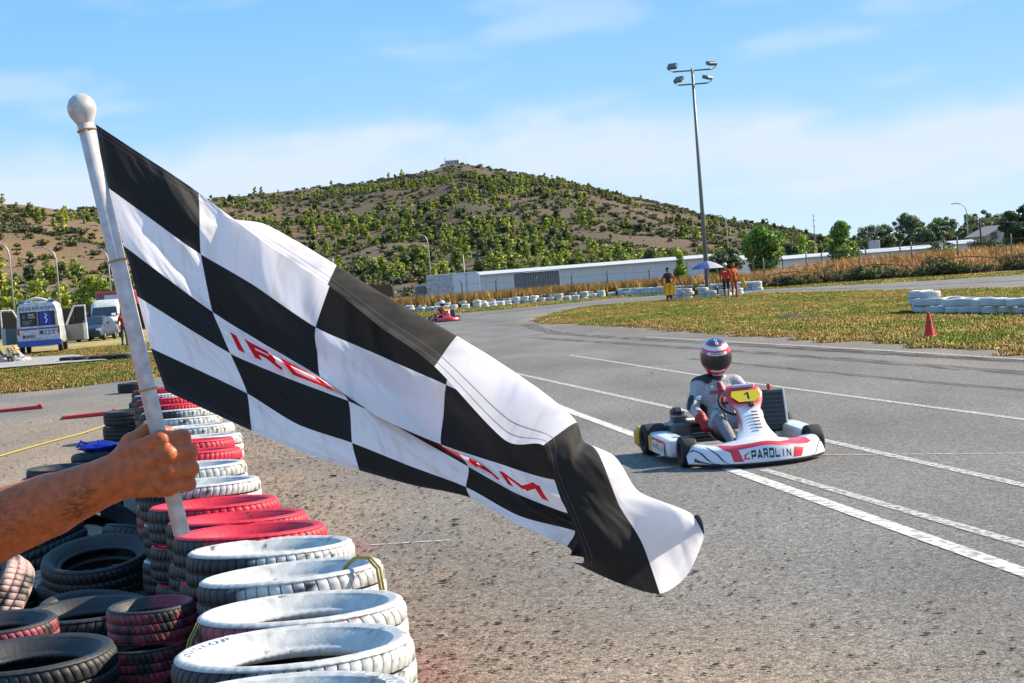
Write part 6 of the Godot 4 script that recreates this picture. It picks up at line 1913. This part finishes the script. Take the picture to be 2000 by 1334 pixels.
	for s in [[-1, -1], [1, -1], [1, 1], [-1, 1]]: part(t, "column", B.new().box(Vector3(0.5 * s[0], 4.5, 0.5 * s[1]), Vector3(0.14, 1.3, 0.14), 0.01).done(), mat(0.16, 0.12, 0.1, 0.8))
	part(t, "roof", B.new().box(Vector3(0, 5.2, 0), Vector3(1.7, 0.12, 1.7), 0.03).done(), mat(0.2, 0.16, 0.14, 0.8))
	part(t, "aerial", B.new(true).tube([Vector3(-1.0, 3.0, 0), Vector3(-1.0, 6.4, 0)], [0.05], 5).done(), mat(0.2, 0.2, 0.2))
	part(t, "aerial", B.new(true).tube([Vector3(-1.1, 5.3, 0), Vector3(2.3, 5.5, 0)], [0.04], 5).done(), mat(0.2, 0.2, 0.2))
	t = thing("radio_mast", "thin radio mast rising above the tail of the hill", "mast", Vector3(80.6, 0, -400))
	part(t, "shaft", B.new(true).tube([Vector3(0, 0, 0), Vector3(0, 13.3, 0)], [0.16, 0.09], 6).done(), mat(0.2, 0.2, 0.22))
	for y in [10.0, 11.5, 12.7]: part(t, "element", B.new().box(Vector3(0, y, 0), Vector3(0.7, 0.1, 0.1), 0.01).done(), mat(0.25, 0.25, 0.26))
	t = thing("utility_pole", "dark wooden utility pole standing in the dry grass", "pole", Vector3(40.2, 0.4, -130))
	part(t, "shaft", B.new(true).tube([Vector3(0, -0.4, 0), Vector3(0, 3.6, 0)], [0.09, 0.07], 8).done(), mat(0.045, 0.035, 0.03, 0.9))
	part(t, "cable", B.new(true).tube([Vector3(0, 3.4, 0), Vector3(8, 3.0, -12), Vector3(18, 3.4, -28)], [0.012], 4).done(), mat(0.03, 0.03, 0.03))
	# a board on a post, and posts with outward-bent tops
	t = thing("board_sign", "pale blank board on a thin post above the dry grass", "sign", Vector3(32.6, 0.3, -115))
	part(t, "post", B.new(true).tube([Vector3(0, -0.3, 0), Vector3(0, 1.5, 0)], [0.03], 6).done(), mat(0.45, 0.45, 0.44, 0.5))
	part(t, "board", B.new().box(Vector3(0, 1.62, 0.03), Vector3(0.36, 0.28, 0.03), 0.008).done(), mat(0.62, 0.61, 0.58, 0.6))
	var conc := mat(0.22, 0.20, 0.18, 0.9, 0, "grime", 1.0)
	fence("concrete posts with wire between them in front of the white sheds", [Vector3(-9, 0, -119), Vector3(2, 0, -118.5), Vector3(14, 0, -118), Vector3(20, 0.1, -112), Vector3(34, 0.6, -108)], 2.6, 2.1, true, conc)
	fence("weathered fence posts with wire along the top of the grass bank", [Vector3(17, 0.2, -104), Vector3(30, 0.65, -101.5), Vector3(46, 0.75, -99)], 3.1, 1.75, false, mat(0.36, 0.30, 0.24, 0.9, 0, "grime", 1.0))
	# pipe laid along the bank
	t = thing("water_pipe", "brown water pipe sagging along the grass bank", "pipe", Vector3(17, 0, -98))
	var pp := []
	for i in 40: pp.append(Vector3(i * 0.62, 0.72 + 0.16 * sin(i * 0.72) + 0.008 * i, 0.15 * i - 3.0))
	part(t, "hose", B.new(true).tube(pp, [0.035], 6).done(), mat(0.10, 0.06, 0.04, 0.7))
	part(t, "coupling", B.new().box(pp[14], Vector3(0.16, 0.12, 0.12), 0.03).done(), mat(0.12, 0.12, 0.12, 0.6))
	# reed fence behind the ambulance
	t = thing("reed_fence", "brown reed screen fence behind the parked vehicles", "fence", Vector3(-50, 0, -136))
	for i in 30: part(t, "panel", B.new().box(Vector3(i * 1.35, 1.15 + 0.06 * sin(i * 2.3), 0.04 * sin(i * 1.7)), Vector3(1.34, 2.3, 0.05), 0.01).done(), M.reed_panel if M.has("reed_panel") else _reed_panel())
	for i in 11: part(t, "post", B.new(true).tube([Vector3(i * 4.05 - 0.6, 0, 0.08), Vector3(i * 4.05 - 0.6, 2.5, 0.08), Vector3(i * 4.05 - 0.2, 2.8, 0.08)], [0.05], 6).done(), conc)
	# lamps and mast
	floodlight_mast(Vector3(11.80, 0, -91.0), 13.35)
	for q in [["curved street lamp behind the ambulance roof", Vector3(-46.6, 0, -160), 8.8, Vector3(-1.6, 0.1, 0)], ["street lamp beside the first frame post behind the ambulance", Vector3(-51.4, 0, -160), 9.6, Vector3(-1.2, 0.1, 0)], ["curved street lamp above the white panel van", Vector3(-42.5, 0, -165), 8.3, Vector3(-0.9, 0.1, 0)], ["street lamp rising behind the box lorry", Vector3(-10.6, 0, -214), 9.0, Vector3(-1.1, 0.1, 0)], ["street lamp near the floodlight mast and round pine", Vector3(33.3, 0, -230), 9.0, Vector3(-0.9, 0.1, 0)], ["tall curved street lamp above the grove", Vector3(68.0, 0, -226), 8.0, Vector3(-1.6, 0.1, 0)]]:
		street_lamp(q[0], q[1], q[2], q[3])
	for q in [[Vector3(-22.4, 0, -200), 6.6], [Vector3(-28.0, 0, -205), 5.8], [Vector3(-5.2, 0, -190), 5.4]]:
		t = thing("thin_pole", "thin pale pole in front of the wooded foot of the hill", "pole", q[0], 0.0, "thin poles below the hill")
		part(t, "shaft", B.new(true).tube([Vector3(0, -0.2, 0), Vector3(0, q[1], 0)], [0.07, 0.05], 6).done(), mat(0.5, 0.5, 0.49, 0.5))
		part(t, "cap", B.new().box(Vector3(0, q[1], 0), Vector3(0.16, 0.08, 0.16), 0.02).done(), mat(0.4, 0.4, 0.4, 0.5))

func _reed_panel() -> Material:
	M.reed_panel = mat(0.13, 0.085, 0.055, 0.95, 0, "earth", 1.2)
	return M.reed_panel

# ---------------------------------------------------------------- tyre walls
func tyre_walls() -> void:
	var white := Color(0.64, 0.645, 0.64)
	var red := Color(0.72, 0.012, 0.05)
	var none := Color(0, 0, 0, 0)
	var pinkish := Color(0.42, 0.06, 0.09)
	# radius 0.30, width 0.185
	tyre_kinds["white_a"] = tyre_meshes(0.30, 0.185, 0.20, 50, 0.10, white, 0.05, 1.75, none, 1)
	tyre_kinds["white_b"] = tyre_meshes(0.30, 0.185, 0.195, 58, -0.16, white, -0.05, 1.65, none, 2)
	tyre_kinds["white_c"] = tyre_meshes(0.30, 0.185, 0.20, 46, 0.22, white, 0.1, 1.35, pinkish, 3)
	tyre_kinds["white_d"] = tyre_meshes(0.30, 0.185, 0.205, 54, 0.0, white, 0.0, 1.5, none, 4)
	tyre_kinds["red_a"] = tyre_meshes(0.30, 0.185, 0.20, 52, 0.12, red, 0.0, 1.7, none, 5)
	tyre_kinds["red_b"] = tyre_meshes(0.30, 0.185, 0.195, 60, -0.1, red, 0.1, 1.5, none, 6)
	tyre_kinds["black_a"] = tyre_meshes(0.30, 0.185, 0.20, 56, 0.25, RUBBER, 0, 0.0, none, 7, false)
	tyre_kinds["black_b"] = tyre_meshes(0.30, 0.185, 0.195, 48, -0.2, RUBBER, 0, 0.0, none, 8, false)
	tyre_kinds["splashed"] = tyre_meshes(0.30, 0.185, 0.20, 50, 0.3, RUBBER, 0, 0.0, pinkish, 9, false)
	tyre_kinds["pale"] = tyre_meshes(0.30, 0.185, 0.20, 50, 0.3, RUBBER, 0, 0.0, Color(0.62, 0.40, 0.38), 11, false)
	tyre_kinds["red_half"] = tyre_meshes(0.30, 0.185, 0.20, 44, 0.3, Color(0.30, 0.02, 0.05), -0.6, 0.9, pinkish, 10, false)
	# main wall: stacks of four along the track; [right edge x, z, top height, kind of the top tyre]
	var stacks := [[-0.26, -3.27, 0.80, "white_d"], [-0.31, -3.91, 0.77, "white_b"], [-0.37, -4.49, 0.75, "white_c"], [-0.48, -5.07, 0.755, "white_a"], [-0.64, -5.65, 0.75, "white_d"], [-0.81, -6.20, 0.735, "red_a"], [-0.96, -6.75, 0.715, "red_b"], [-1.17, -7.30, 0.715, "red_a"], [-1.35, -7.88, 0.75, "white_b"], [-1.52, -8.47, 0.78, "white_a"], [-1.65, -9.08, 0.80, "red_b"], [-1.80, -9.68, 0.81, "red_a"]]
	for i in 12:
		var z := -10.3 - i * 0.6
		stacks.append([-1.78 - (0.255 * (i + 0.5)) * 0.62 + 0.0, z, 0.78 + 0.03 * sin(i * 2.1), ["white_a", "white_d", "white_b", "white_a", "white_d", "red_a", "red_b", "red_a", "white_a", "white_b", "red_b", "red_a"][i]])
	var i := 0
	for s in stacks:
		var w: float = s[2] / 4.0
		var colour: String = "white" if String(s[3]).begins_with("white") else "red"
		for k in 4:
			var kind: String = s[3]
			if k < 3: kind = (["white_a", "white_b", "white_d", "white_c"] if colour == "white" else ["red_a", "red_b", "red_a", "red_b"])[(i + k) % 4]
			var c := Vector3(s[0] - 0.31 + (0.0 if k == 3 else trng.randfn(0, 0.012)), w * (k + 0.5), s[1] + (0.0 if k == 3 else trng.randfn(0, 0.01)))
			var nth: String = ["lettered", "second", "third", "fourth", "fifth", "sixth", "seventh", "eighth", "ninth", "tenth", "eleventh", "twelfth"][i] if i < 12 else ["thirteenth", "fourteenth", "fifteenth", "sixteenth", "seventeenth", "eighteenth", "nineteenth", "twentieth", "twenty-first", "twenty-second", "twenty-third", "twenty-fourth"][i - 12]
			var label := "%s-painted tyre, %s in the %s stack along the track wall" % [colour, ["at the bottom", "second up", "third up", "on top"][k], nth]
			if i == 0 and k == 3: label = "white-painted tyre with raised maker's lettering on top of its stack"
			if i == 3 and k == 3: label = "white-painted tyre with a yellow rope loop through it on top of its stack"
			if i == 2 and k == 3: label = "white-topped tyre with patchy pink tread on top of its stack"
			var t := tyre(kind, c, label, "%s tyres of the track wall" % colour, Vector3(1.035, w / 0.185 * 0.985, 1.035), Basis(Vector3.RIGHT, -0.055) * Basis(Vector3.UP, trng.randfn(0, 0.12)) * Basis(Vector3(trng.randfn(), 0, trng.randfn()).normalized(), trng.randfn(0, 0.012)))
			if i <= 1 and k == 3:
				var lb := B.new()
				var g := glyphs("DUNLOP")
				var tt: PackedVector2Array = g[0]
				for q in range(0, tt.size(), 3):
					var v := []
					for e in 3:
						var an: float = (-0.55 if i == 0 else 3.6) + (tt[q + e].x / g[1] - 0.5) * 0.95
						v.append(Vector3(cos(an), 0, sin(an)) * (0.236 + tt[q + e].y * 0.022) + Vector3(0, 0.0955, 0))
					lb.out_poly(v, Vector3.ZERO)
				part(t, "lettering", lb.done(), mat(0.54, 0.54, 0.54, 0.7))
		i += 1
	# second row and the loose heap behind it
	for q in [[Vector3(-1.34, 0, -5.34), 0.62, 5, "red_half", 0.52], [Vector3(-1.88, 0, -6.55), 0.4, 2, "black_b", 0.95], [Vector3(-1.98, 0, -5.35), 0.19, 1, "black_b", 1.0]]:
		var w: float = q[1] / q[2]
		for k in q[2]: tyre(q[3], q[0] + Vector3(trng.randfn(0, 0.02), w * (k + 0.5), trng.randfn(0, 0.02)), "tyre with faded red paint in the second row behind the wall", "second row of tyres", Vector3(q[4], w / 0.185 * 0.985, q[4]), Basis(Vector3.UP, trng.randf() * 0.6))
	for k in 3: tyre("black_a", Vector3(-1.66, 0.095 + 0.19 * k, -4.96) + Vector3(trng.randfn(0, 0.01), 0, trng.randfn(0, 0.01)), "worn unpainted black tyre with deep tread in the front stack of the heap", "black stack", Vector3(0.95, 1.02, 0.95), Basis(Vector3.UP, trng.randf()))
	for k in 3: tyre("splashed", Vector3(-2.10, 0.08 + 0.16 * k, -5.98), "tyre with purple red overspray in the low stack of the heap", "sprayed stack", Vector3(0.78, 0.86, 0.78), Basis(Vector3.UP, trng.randf()))
	var heap := [["black_b", Vector3(-2.08, 0.17, -7.30), Basis(Vector3.BACK, -0.16) * Basis(Vector3.RIGHT, 0.1), "black tyre lying tipped in the heap with a red splash", 0.95], ["black_a", Vector3(-2.42, 0.10, -8.45), Basis(), "black tyre lying flat on the ground behind the heap", 1.0], ["black_b", Vector3(-2.50, 0.27, -9.10), Basis(Vector3.BACK, -0.75) * Basis(Vector3.RIGHT, 0.35), "black tyre leaning steeply in the heap below the arm", 1.05], ["pale", Vector3(-2.62, 0.30, -7.30), Basis(Vector3.BACK, 0.75) * Basis(Vector3.RIGHT, 0.45), "tilted tyre with pale pink tread at the edge of the heap", 0.95], ["black_a", Vector3(-2.10, 0.10, -9.4), Basis(), "black tyre lying flat beside the leaning one", 1.0], ["black_b", Vector3(-3.0, 0.10, -8.3), Basis(), "black tyre lying flat at the outer edge of the heap", 1.0], ["black_a", Vector3(-2.75, 0.10, -6.55), Basis(), "black tyre lying flat under the pink one", 0.95], ["black_b", Vector3(-2.55, 0.10, -10.3), Basis(), "black tyre flat on the asphalt under the fist", 1.0], ["black_a", Vector3(-2.30, 0.29, -8.2), Basis(Vector3.RIGHT, 0.2), "black tyre thrown on top of a flat one in the heap", 1.0], ["black_b", Vector3(-2.28, 0.10, -6.6), Basis(), "black tyre flat on the asphalt inside the heap", 1.0], ["black_b", Vector3(-2.85, 0.30, -8.9), Basis(Vector3.BACK, 0.3), "black tyre propped across two others in the heap", 1.0], ["black_a", Vector3(-1.95, 0.10, -7.75), Basis(), "black tyre flat on the asphalt close behind the red stacks", 0.95], ["black_b", Vector3(-2.12, 0.30, -8.7), Basis(Vector3.RIGHT, -0.25) * Basis(Vector3.BACK, -0.2), "black tyre sloping down towards the red stacks", 1.0], ["black_a", Vector3(-3.1, 0.10, -7.3), Basis(), "black tyre flat at the outer end of the heap", 1.0]]
	for q in heap: tyre(q[0], q[1], q[3], "loose tyres of the heap", Vector3.ONE * q[4], q[2])
	for q in [[Vector3(-7.72, 0.1, -31.1), 1.05], [Vector3(-5.85, 0.1, -24.4), 1.0], [Vector3(-5.05, 0.1, -19.8), 1.0], [Vector3(-5.02, 0.29, -19.75), 0.98], [Vector3(-4.42, 0.1, -19.6), 1.0], [Vector3(-4.45, 0.29, -19.55), 1.0], [Vector3(-4.45, 0.1, -16.2), 0.95], [Vector3(-4.50, 0.1, -14.9), 1.0], [Vector3(-3.55, 0.1, -12.4), 1.0], [Vector3(-5.6, 0.29, -24.5), 1.0], [Vector3(-5.4, 0.1, -23.6), 1.0]]:
		tyre("black_a" if trng.randf() < 0.5 else "black_b", q[0], "unpainted black tyre lying on the asphalt behind the painted wall", "loose black tyres behind the wall", Vector3.ONE * q[1], Basis(Vector3.UP, trng.randf() * TAU) * Basis(Vector3.RIGHT, trng.randfn(0, 0.02)))
	var bag := thing("plastic_bag", "crumpled bright blue plastic bag on a black tyre", "bag", Vector3(-4.42, 0.19, -16.2))
	var bp := PackedVector3Array()
	for j in 9:
		for k in 16:
			var a := TAU * k / 16
			var r := 0.22 * sin(PI * (j + 0.3) / 9.5) * (1.0 + 0.5 * patch_noise.get_noise_2d(k * 40, j * 70))
			bp.append(Vector3(cos(a) * r, 0.12 * (1.0 - j / 8.0) + 0.03 * patch_noise.get_noise_2d(k * 90, j * 50), sin(a) * r * 0.7))
	part(bag, "sheet", sheet(bp, 16, 9, true), mat(0.02, 0.04, 0.55, 0.4))
	part(bag, "handle", B.new(true).tube([Vector3(-0.12, 0.08, 0), Vector3(-0.2, 0.13, 0.03), Vector3(-0.24, 0.06, 0.05)], [0.012], 6).done(), mat(0.02, 0.04, 0.55, 0.4))
	# ropes: a loop through the fourth stack, its tail down the back, a line on the ground
	var rope := mat(0.30, 0.24, 0.06, 0.85)
	for q in [["yellow green rope looped through a white tyre", [Vector3(-0.62, 0.70, -5.02), Vector3(-0.60, 0.765, -4.97), Vector3(-0.56, 0.80, -4.93), Vector3(-0.515, 0.80, -4.90), Vector3(-0.485, 0.77, -4.87), Vector3(-0.478, 0.70, -4.86)], 0.005], ["thin rope hanging down behind the white tyre stacks", [Vector3(-0.965, 0.74, -4.40), Vector3(-0.985, 0.70, -4.35), Vector3(-1.005, 0.60, -4.30), Vector3(-1.01, 0.45, -4.28)], 0.0035], ["pale yellow rope lying across the asphalt", [Vector3(-6.45, 0.012, -16.5), Vector3(-6.31, 0.012, -18.6), Vector3(-6.2, 0.012, -19.9), Vector3(-6.02, 0.012, -21.2), Vector3(-6.0, 0.012, -22.6)], 0.014]]:
		var t := thing("rope", q[0], "rope")
		part(t, "strand", B.new(true).tube(q[1], [q[2]], 8).done(), rope)
		part(t, "strand", B.new(true).tube(q[1].map(func(v): return v + Vector3(0.011, 0.004, 0.009)), [q[2] * 0.8], 8).done(), rope)
	# far walls: plain tyre shape, painted white, a little dirty each
	var far := lathe([[0.20, 0.06], [0.205, 0.085], [0.25, 0.095], [0.285, 0.085], [0.30, 0.06], [0.30, 0.03], [0.294, 0.028], [0.294, 0.018], [0.30, 0.016], [0.30, -0.016], [0.294, -0.018], [0.294, -0.028], [0.30, -0.03], [0.30, -0.06], [0.285, -0.085], [0.25, -0.095], [0.205, -0.085], [0.20, -0.06], [0.28, -0.05], [0.28, 0.05], [0.20, 0.06]], 28)
	var whites := [mat(0.70, 0.71, 0.72, 0.7, 0, "grime", 3.0), mat(0.62, 0.63, 0.65, 0.7, 0, "grime", 2.0), mat(0.74, 0.75, 0.75, 0.7, 0, "grime", 4.0)]
	var greys := [mat(0.30, 0.31, 0.32, 0.8, 0, "grime", 3.0), mat(0.16, 0.16, 0.17, 0.8, 0, "grime", 3.0), mat(0.45, 0.46, 0.47, 0.8, 0, "grime", 3.0)]
	var front := smooth_path([Vector2(-8.5, -109.0), Vector2(-6.4, -108.9), Vector2(-3.4, -107.2), Vector2(0.2, -109.4), Vector2(3.9, -110.3), Vector2(7.9, -112.0), Vector2(9.6, -106), Vector2(10.8, -103), Vector2(13, -97.5), Vector2(15.2, -93.8)], 12)
	var run := 0.0
	var last: Vector2 = front[0]
	for q in front:
		if q.distance_to(last) < 0.61: continue
		last = q
		for k in (2 if q.x > 9.0 else 1 + int(trng.randf() < 0.12)):
			plain_tyre(far, whites[trng.randi() % 3], Vector3(q.x + trng.randfn(0, 0.03), 0.10 + 0.19 * k + 0.14, q.y + trng.randfn(0, 0.03)), "white painted tyre in the low far wall round the bend", "front row of the far tyre wall", 1.02, Basis(Vector3.RIGHT, trng.randfn(0, 0.05)))
			if k == 0: plain_tyre(far, whites[trng.randi() % 3], Vector3(q.x + trng.randfn(0, 0.03), 0.05, q.y + trng.randfn(0, 0.03)), "white painted tyre in the low far wall round the bend", "front row of the far tyre wall", 1.02)
		if q.x < 9 and trng.randf() < 0.85: plain_tyre(far, greys[trng.randi() % 3] if trng.randf() < 0.75 else whites[0], Vector3(q.x + trng.randfn(0, 0.1), 0.32 + trng.randf() * 0.12, q.y - 1.9 + trng.randfn(0, 0.12)), "weathered grey tyre in the row behind the far white wall", "back row of the far tyre wall", 1.05, Basis(Vector3.RIGHT, trng.randfn(0, 0.12)))
	# the short barrier on the infield
	var bar := [Vector2(11.25, -41.7), Vector2(11.05, -41.1), Vector2(10.98, -40.5), Vector2(11.1, -39.8), Vector2(11.18, -39.2), Vector2(11.28, -38.6), Vector2(11.4, -38.0), Vector2(11.5, -37.4), Vector2(11.6, -36.8), Vector2(11.72, -36.2), Vector2(11.85, -35.6), Vector2(12.0, -35.0), Vector2(12.15, -34.4), Vector2(12.3, -33.8), Vector2(12.45, -33.2), Vector2(12.6, -32.6)]
	for n in bar.size():
		for k in (3 if n < 3 else 2):
			plain_tyre(far, whites[(n + k) % 3], Vector3(bar[n].x + trng.randfn(0, 0.07), 0.095 + 0.188 * k, bar[n].y + trng.randfn(0, 0.06)), "white painted tyre in the short barrier on the infield grass", "infield tyre barrier", trng.randf_range(0.92, 1.1), Basis(Vector3.RIGHT, trng.randfn(0, 0.05)) * Basis(Vector3.BACK, trng.randfn(0, 0.04)))
		if n < 12: plain_tyre(far, whites[n % 3], Vector3(bar[n].x + 0.6, 0.095, bar[n].y - 0.1), "white painted tyre in the short barrier on the infield grass", "infield tyre barrier", 1.0)
	# marshal post
	for q in [[Vector2(9.35, -84.4), 3, 0], [Vector2(9.75, -83.9), 3, 1], [Vector2(10.75, -81.8), 2, 1], [Vector2(10.45, -82.4), 3, 0], [Vector2(11.45, -81.5), 2, 2], [Vector2(11.9, -82.6), 2, 1], [Vector2(12.4, -83.5), 2, 0]]:
		for k in q[1]: plain_tyre(far, whites[q[2]], Vector3(q[0].x + trng.randfn(0, 0.04), 0.095 + 0.188 * k, q[0].y), "white painted tyre stacked round the marshal post", "tyres round the marshal post", 1.0, Basis(Vector3.BACK, -0.1 if k == q[1] - 1 else 0.0))
	# dark tyres half sunk beside the path
	for q in [Vector3(-15.6, 0.1, -54.0), Vector3(-15.0, 0.1, -53.5), Vector3(-14.3, 0.1, -53.0), Vector3(-13.8, 0.1, -52.9), Vector3(-13.3, 0.1, -52.7)]: plain_tyre(far, M.slick, q, "dark tyre laid in the dry grass beside the concrete path", "tyres beside the path", 1.05)

# ---------------------------------------------------------------- vehicles and people
func vehicles() -> void:
	var k := kart("white and red racing kart with a yellow number plate on the start line", Vector3(1.855, 0.004, -13.33), 0.134, {"body": Color(0.66, 0.67, 0.70), "trim": Color(0.60, 0.015, 0.03), "flash": Color(0.62, 0.36, 0.02), "rim": Color(0.12, 0.12, 0.12), "lettering": "PAROLIN", "number": "1"})
	kart_driver("driver in silver suit and red white helmet seated in the white kart", k, {"zip": Color(0.5, 0.03, 0.04), "suit": Color(0.46, 0.47, 0.51), "leg": Color(0.22, 0.23, 0.28), "dark": Color(0.022, 0.024, 0.035), "glove": Color(0.42, 0.012, 0.02), "helmet": Color(0.55, 0.015, 0.02), "crown": Color(0.02, 0.03, 0.09), "band": Color(0.62, 0.62, 0.64), "badges": true})
	k = kart("small red kart coming out of the far bend", Vector3(-3.1, 0.004, -73.3), 0.25, {"body": Color(0.50, 0.012, 0.03), "trim": Color(0.45, 0.02, 0.03), "flash": Color(0.6, 0.55, 0.45), "rim": Color(0.5, 0.48, 0.3)})
	kart_driver("driver in red overalls and white helmet in the red kart", k, {"suit": Color(0.48, 0.015, 0.03), "dark": Color(0.5, 0.25, 0.27), "glove": Color(0.3, 0.02, 0.03), "helmet": Color(0.66, 0.68, 0.70), "crown": Color(0.6, 0.62, 0.66), "band": Color(0.62, 0.64, 0.66)})
	kart("grey and red kart parked empty on the path before the ambulance", Vector3(-19.3, 0.035, -58.6), 1.35, {"body": Color(0.33, 0.33, 0.34), "trim": Color(0.40, 0.03, 0.04), "flash": Color(0.3, 0.3, 0.3), "rim": Color(0.3, 0.3, 0.3)})
	kart("grey and red kart parked empty behind another on the path", Vector3(-20.2, 0.035, -57.5), 1.5, {"body": Color(0.33, 0.33, 0.34), "trim": Color(0.40, 0.03, 0.04), "flash": Color(0.3, 0.3, 0.3), "rim": Color(0.3, 0.3, 0.3)})
	ambulance(Vector3(-21.65, 0, -70.6))
	blue_car(Vector3(-25.3, 0, -92.0))
	white_van(Vector3(-25.75, 0, -97.5))
	red_coach(Vector3(-34.2, 0, -132))

func marshals() -> void:
	var skin := Color(0.34, 0.17, 0.09)
	person("marshal in red and black jacket holding a yellow cloth before his legs", Vector3(8.56, 0, -82.0), 0.0, {"skin": skin, "shirt": Color(0.025, 0.025, 0.03), "sleeve": Color(0.55, 0.02, 0.02), "forearm": Color(0.55, 0.02, 0.02), "legs": Color(0.02, 0.02, 0.02), "shoes": Color(0.015, 0.015, 0.015), "cap": Color(0.015, 0.015, 0.015), "elbow": Vector3(0.33, 1.12, -0.02), "wrist": Vector3(0.29, 0.97, 0.14)})
	var cl := thing("yellow_flag", "ochre yellow cloth held down in front of the marshal in red and black", "flag", Vector3(8.56, 0, -81.8))
	var p := PackedVector3Array()
	for j in 9:
		for i in 13: p.append(Vector3(lerpf(-0.31, 0.31, i / 12.0), 0.92 - 0.62 * j / 8.0, 0.02 + 0.03 * sin(i * 1.3 + j * 0.2)))
	var ym := mat(0.55, 0.27, 0.01, 0.8)
	ym.backlight_enabled = true
	ym.backlight = Color(0.5, 0.4, 0.1)
	part(cl, "cloth", sheet(p, 13, 9), ym)
	part(cl, "hem", B.new(true).tube([Vector3(-0.32, 0.93, 0.03), Vector3(0.32, 0.93, 0.03)], [0.012], 6).done(), ym)
	var back := person("marshal in orange red shirt, dark shorts and white cap walking", Vector3(10.82, 0, -76.3), PI - 0.3, {"skin": skin, "shirt": Color(0.66, 0.035, 0.012), "sleeve": Color(0.66, 0.035, 0.012), "legs": Color(0.015, 0.015, 0.018), "shin": skin, "shoes": Color(0.3, 0.3, 0.3), "cap": Color(0.62, 0.62, 0.60), "stride": 0.9})
	part(back, "shirt_print", B.new().box(Vector3(0, 1.34, -0.124), Vector3(0.17, 0.05, 0.012), 0.003).done(), mat(0.7, 0.7, 0.7))
	person("marshal in orange overalls half hidden behind the one in shorts", Vector3(11.4, 0, -77.6), 0.5, {"skin": skin, "shirt": Color(0.60, 0.12, 0.01), "sleeve": Color(0.60, 0.12, 0.01), "forearm": Color(0.60, 0.12, 0.01), "legs": Color(0.55, 0.10, 0.012), "shoes": Color(0.05, 0.05, 0.05)})
	cl = thing("yellow_flag", "bright yellow flag hanging from the hand of the orange marshal", "flag", Vector3(11.75, 0, -77.4))
	p = PackedVector3Array()
	for j in 7:
		for i in 7: p.append(Vector3(lerpf(-0.1, 0.12, i / 6.0) + 0.03 * j, 0.98 - 0.09 * j, 0.04 * sin(i * 1.6 + j * 0.5)))
	part(cl, "cloth", sheet(p, 7, 7), ym)
	part(cl, "stick", B.new(true).tube([Vector3(-0.12, 1.02, 0), Vector3(0.14, 0.94, 0)], [0.01], 6).done(), mat(0.5, 0.45, 0.4))
	parasol(Vector3(10.47, 0, -80.3))
	person("person in red shirt and dark trousers standing beside the white van", Vector3(-18.35, 0, -73.0), 0.7, {"skin": skin, "shirt": Color(0.55, 0.02, 0.03), "sleeve": Color(0.55, 0.02, 0.03), "legs": Color(0.03, 0.045, 0.09), "shoes": Color(0.03, 0.03, 0.03)})

func small_things() -> void:
	traffic_cone("bright red traffic cone standing in the infield grass", Vector3(7.83, 0.008, -28.8), Basis(), 0.47)
	# two flattened red plastic lane markers
	for q in [["flat red plastic lane marker lying on the asphalt", Vector3(-6.88, 0.03, -24.7), 0.9, 0.32], ["flat red lane marker lying at the edge of the asphalt", Vector3(-9.05, 0.03, -27.85), 0.9, 0.28]]:
		var t := thing("lane_marker", q[0], "marker", q[1], q[3])
		part(t, "strip", B.new().prism(PackedVector2Array([Vector2(-0.45, -0.02), Vector2(0.45, -0.02), Vector2(0.42, 0.035), Vector2(-0.40, 0.02)]), -0.12, 0.12).done(), mat(0.62, 0.04, 0.045, 0.6, 0, "grime", 3.0))
		part(t, "end_rib", B.new().box(Vector3(0.40, 0.03, 0), Vector3(0.05, 0.06, 0.24), 0.01).done(), mat(0.5, 0.03, 0.04, 0.6))
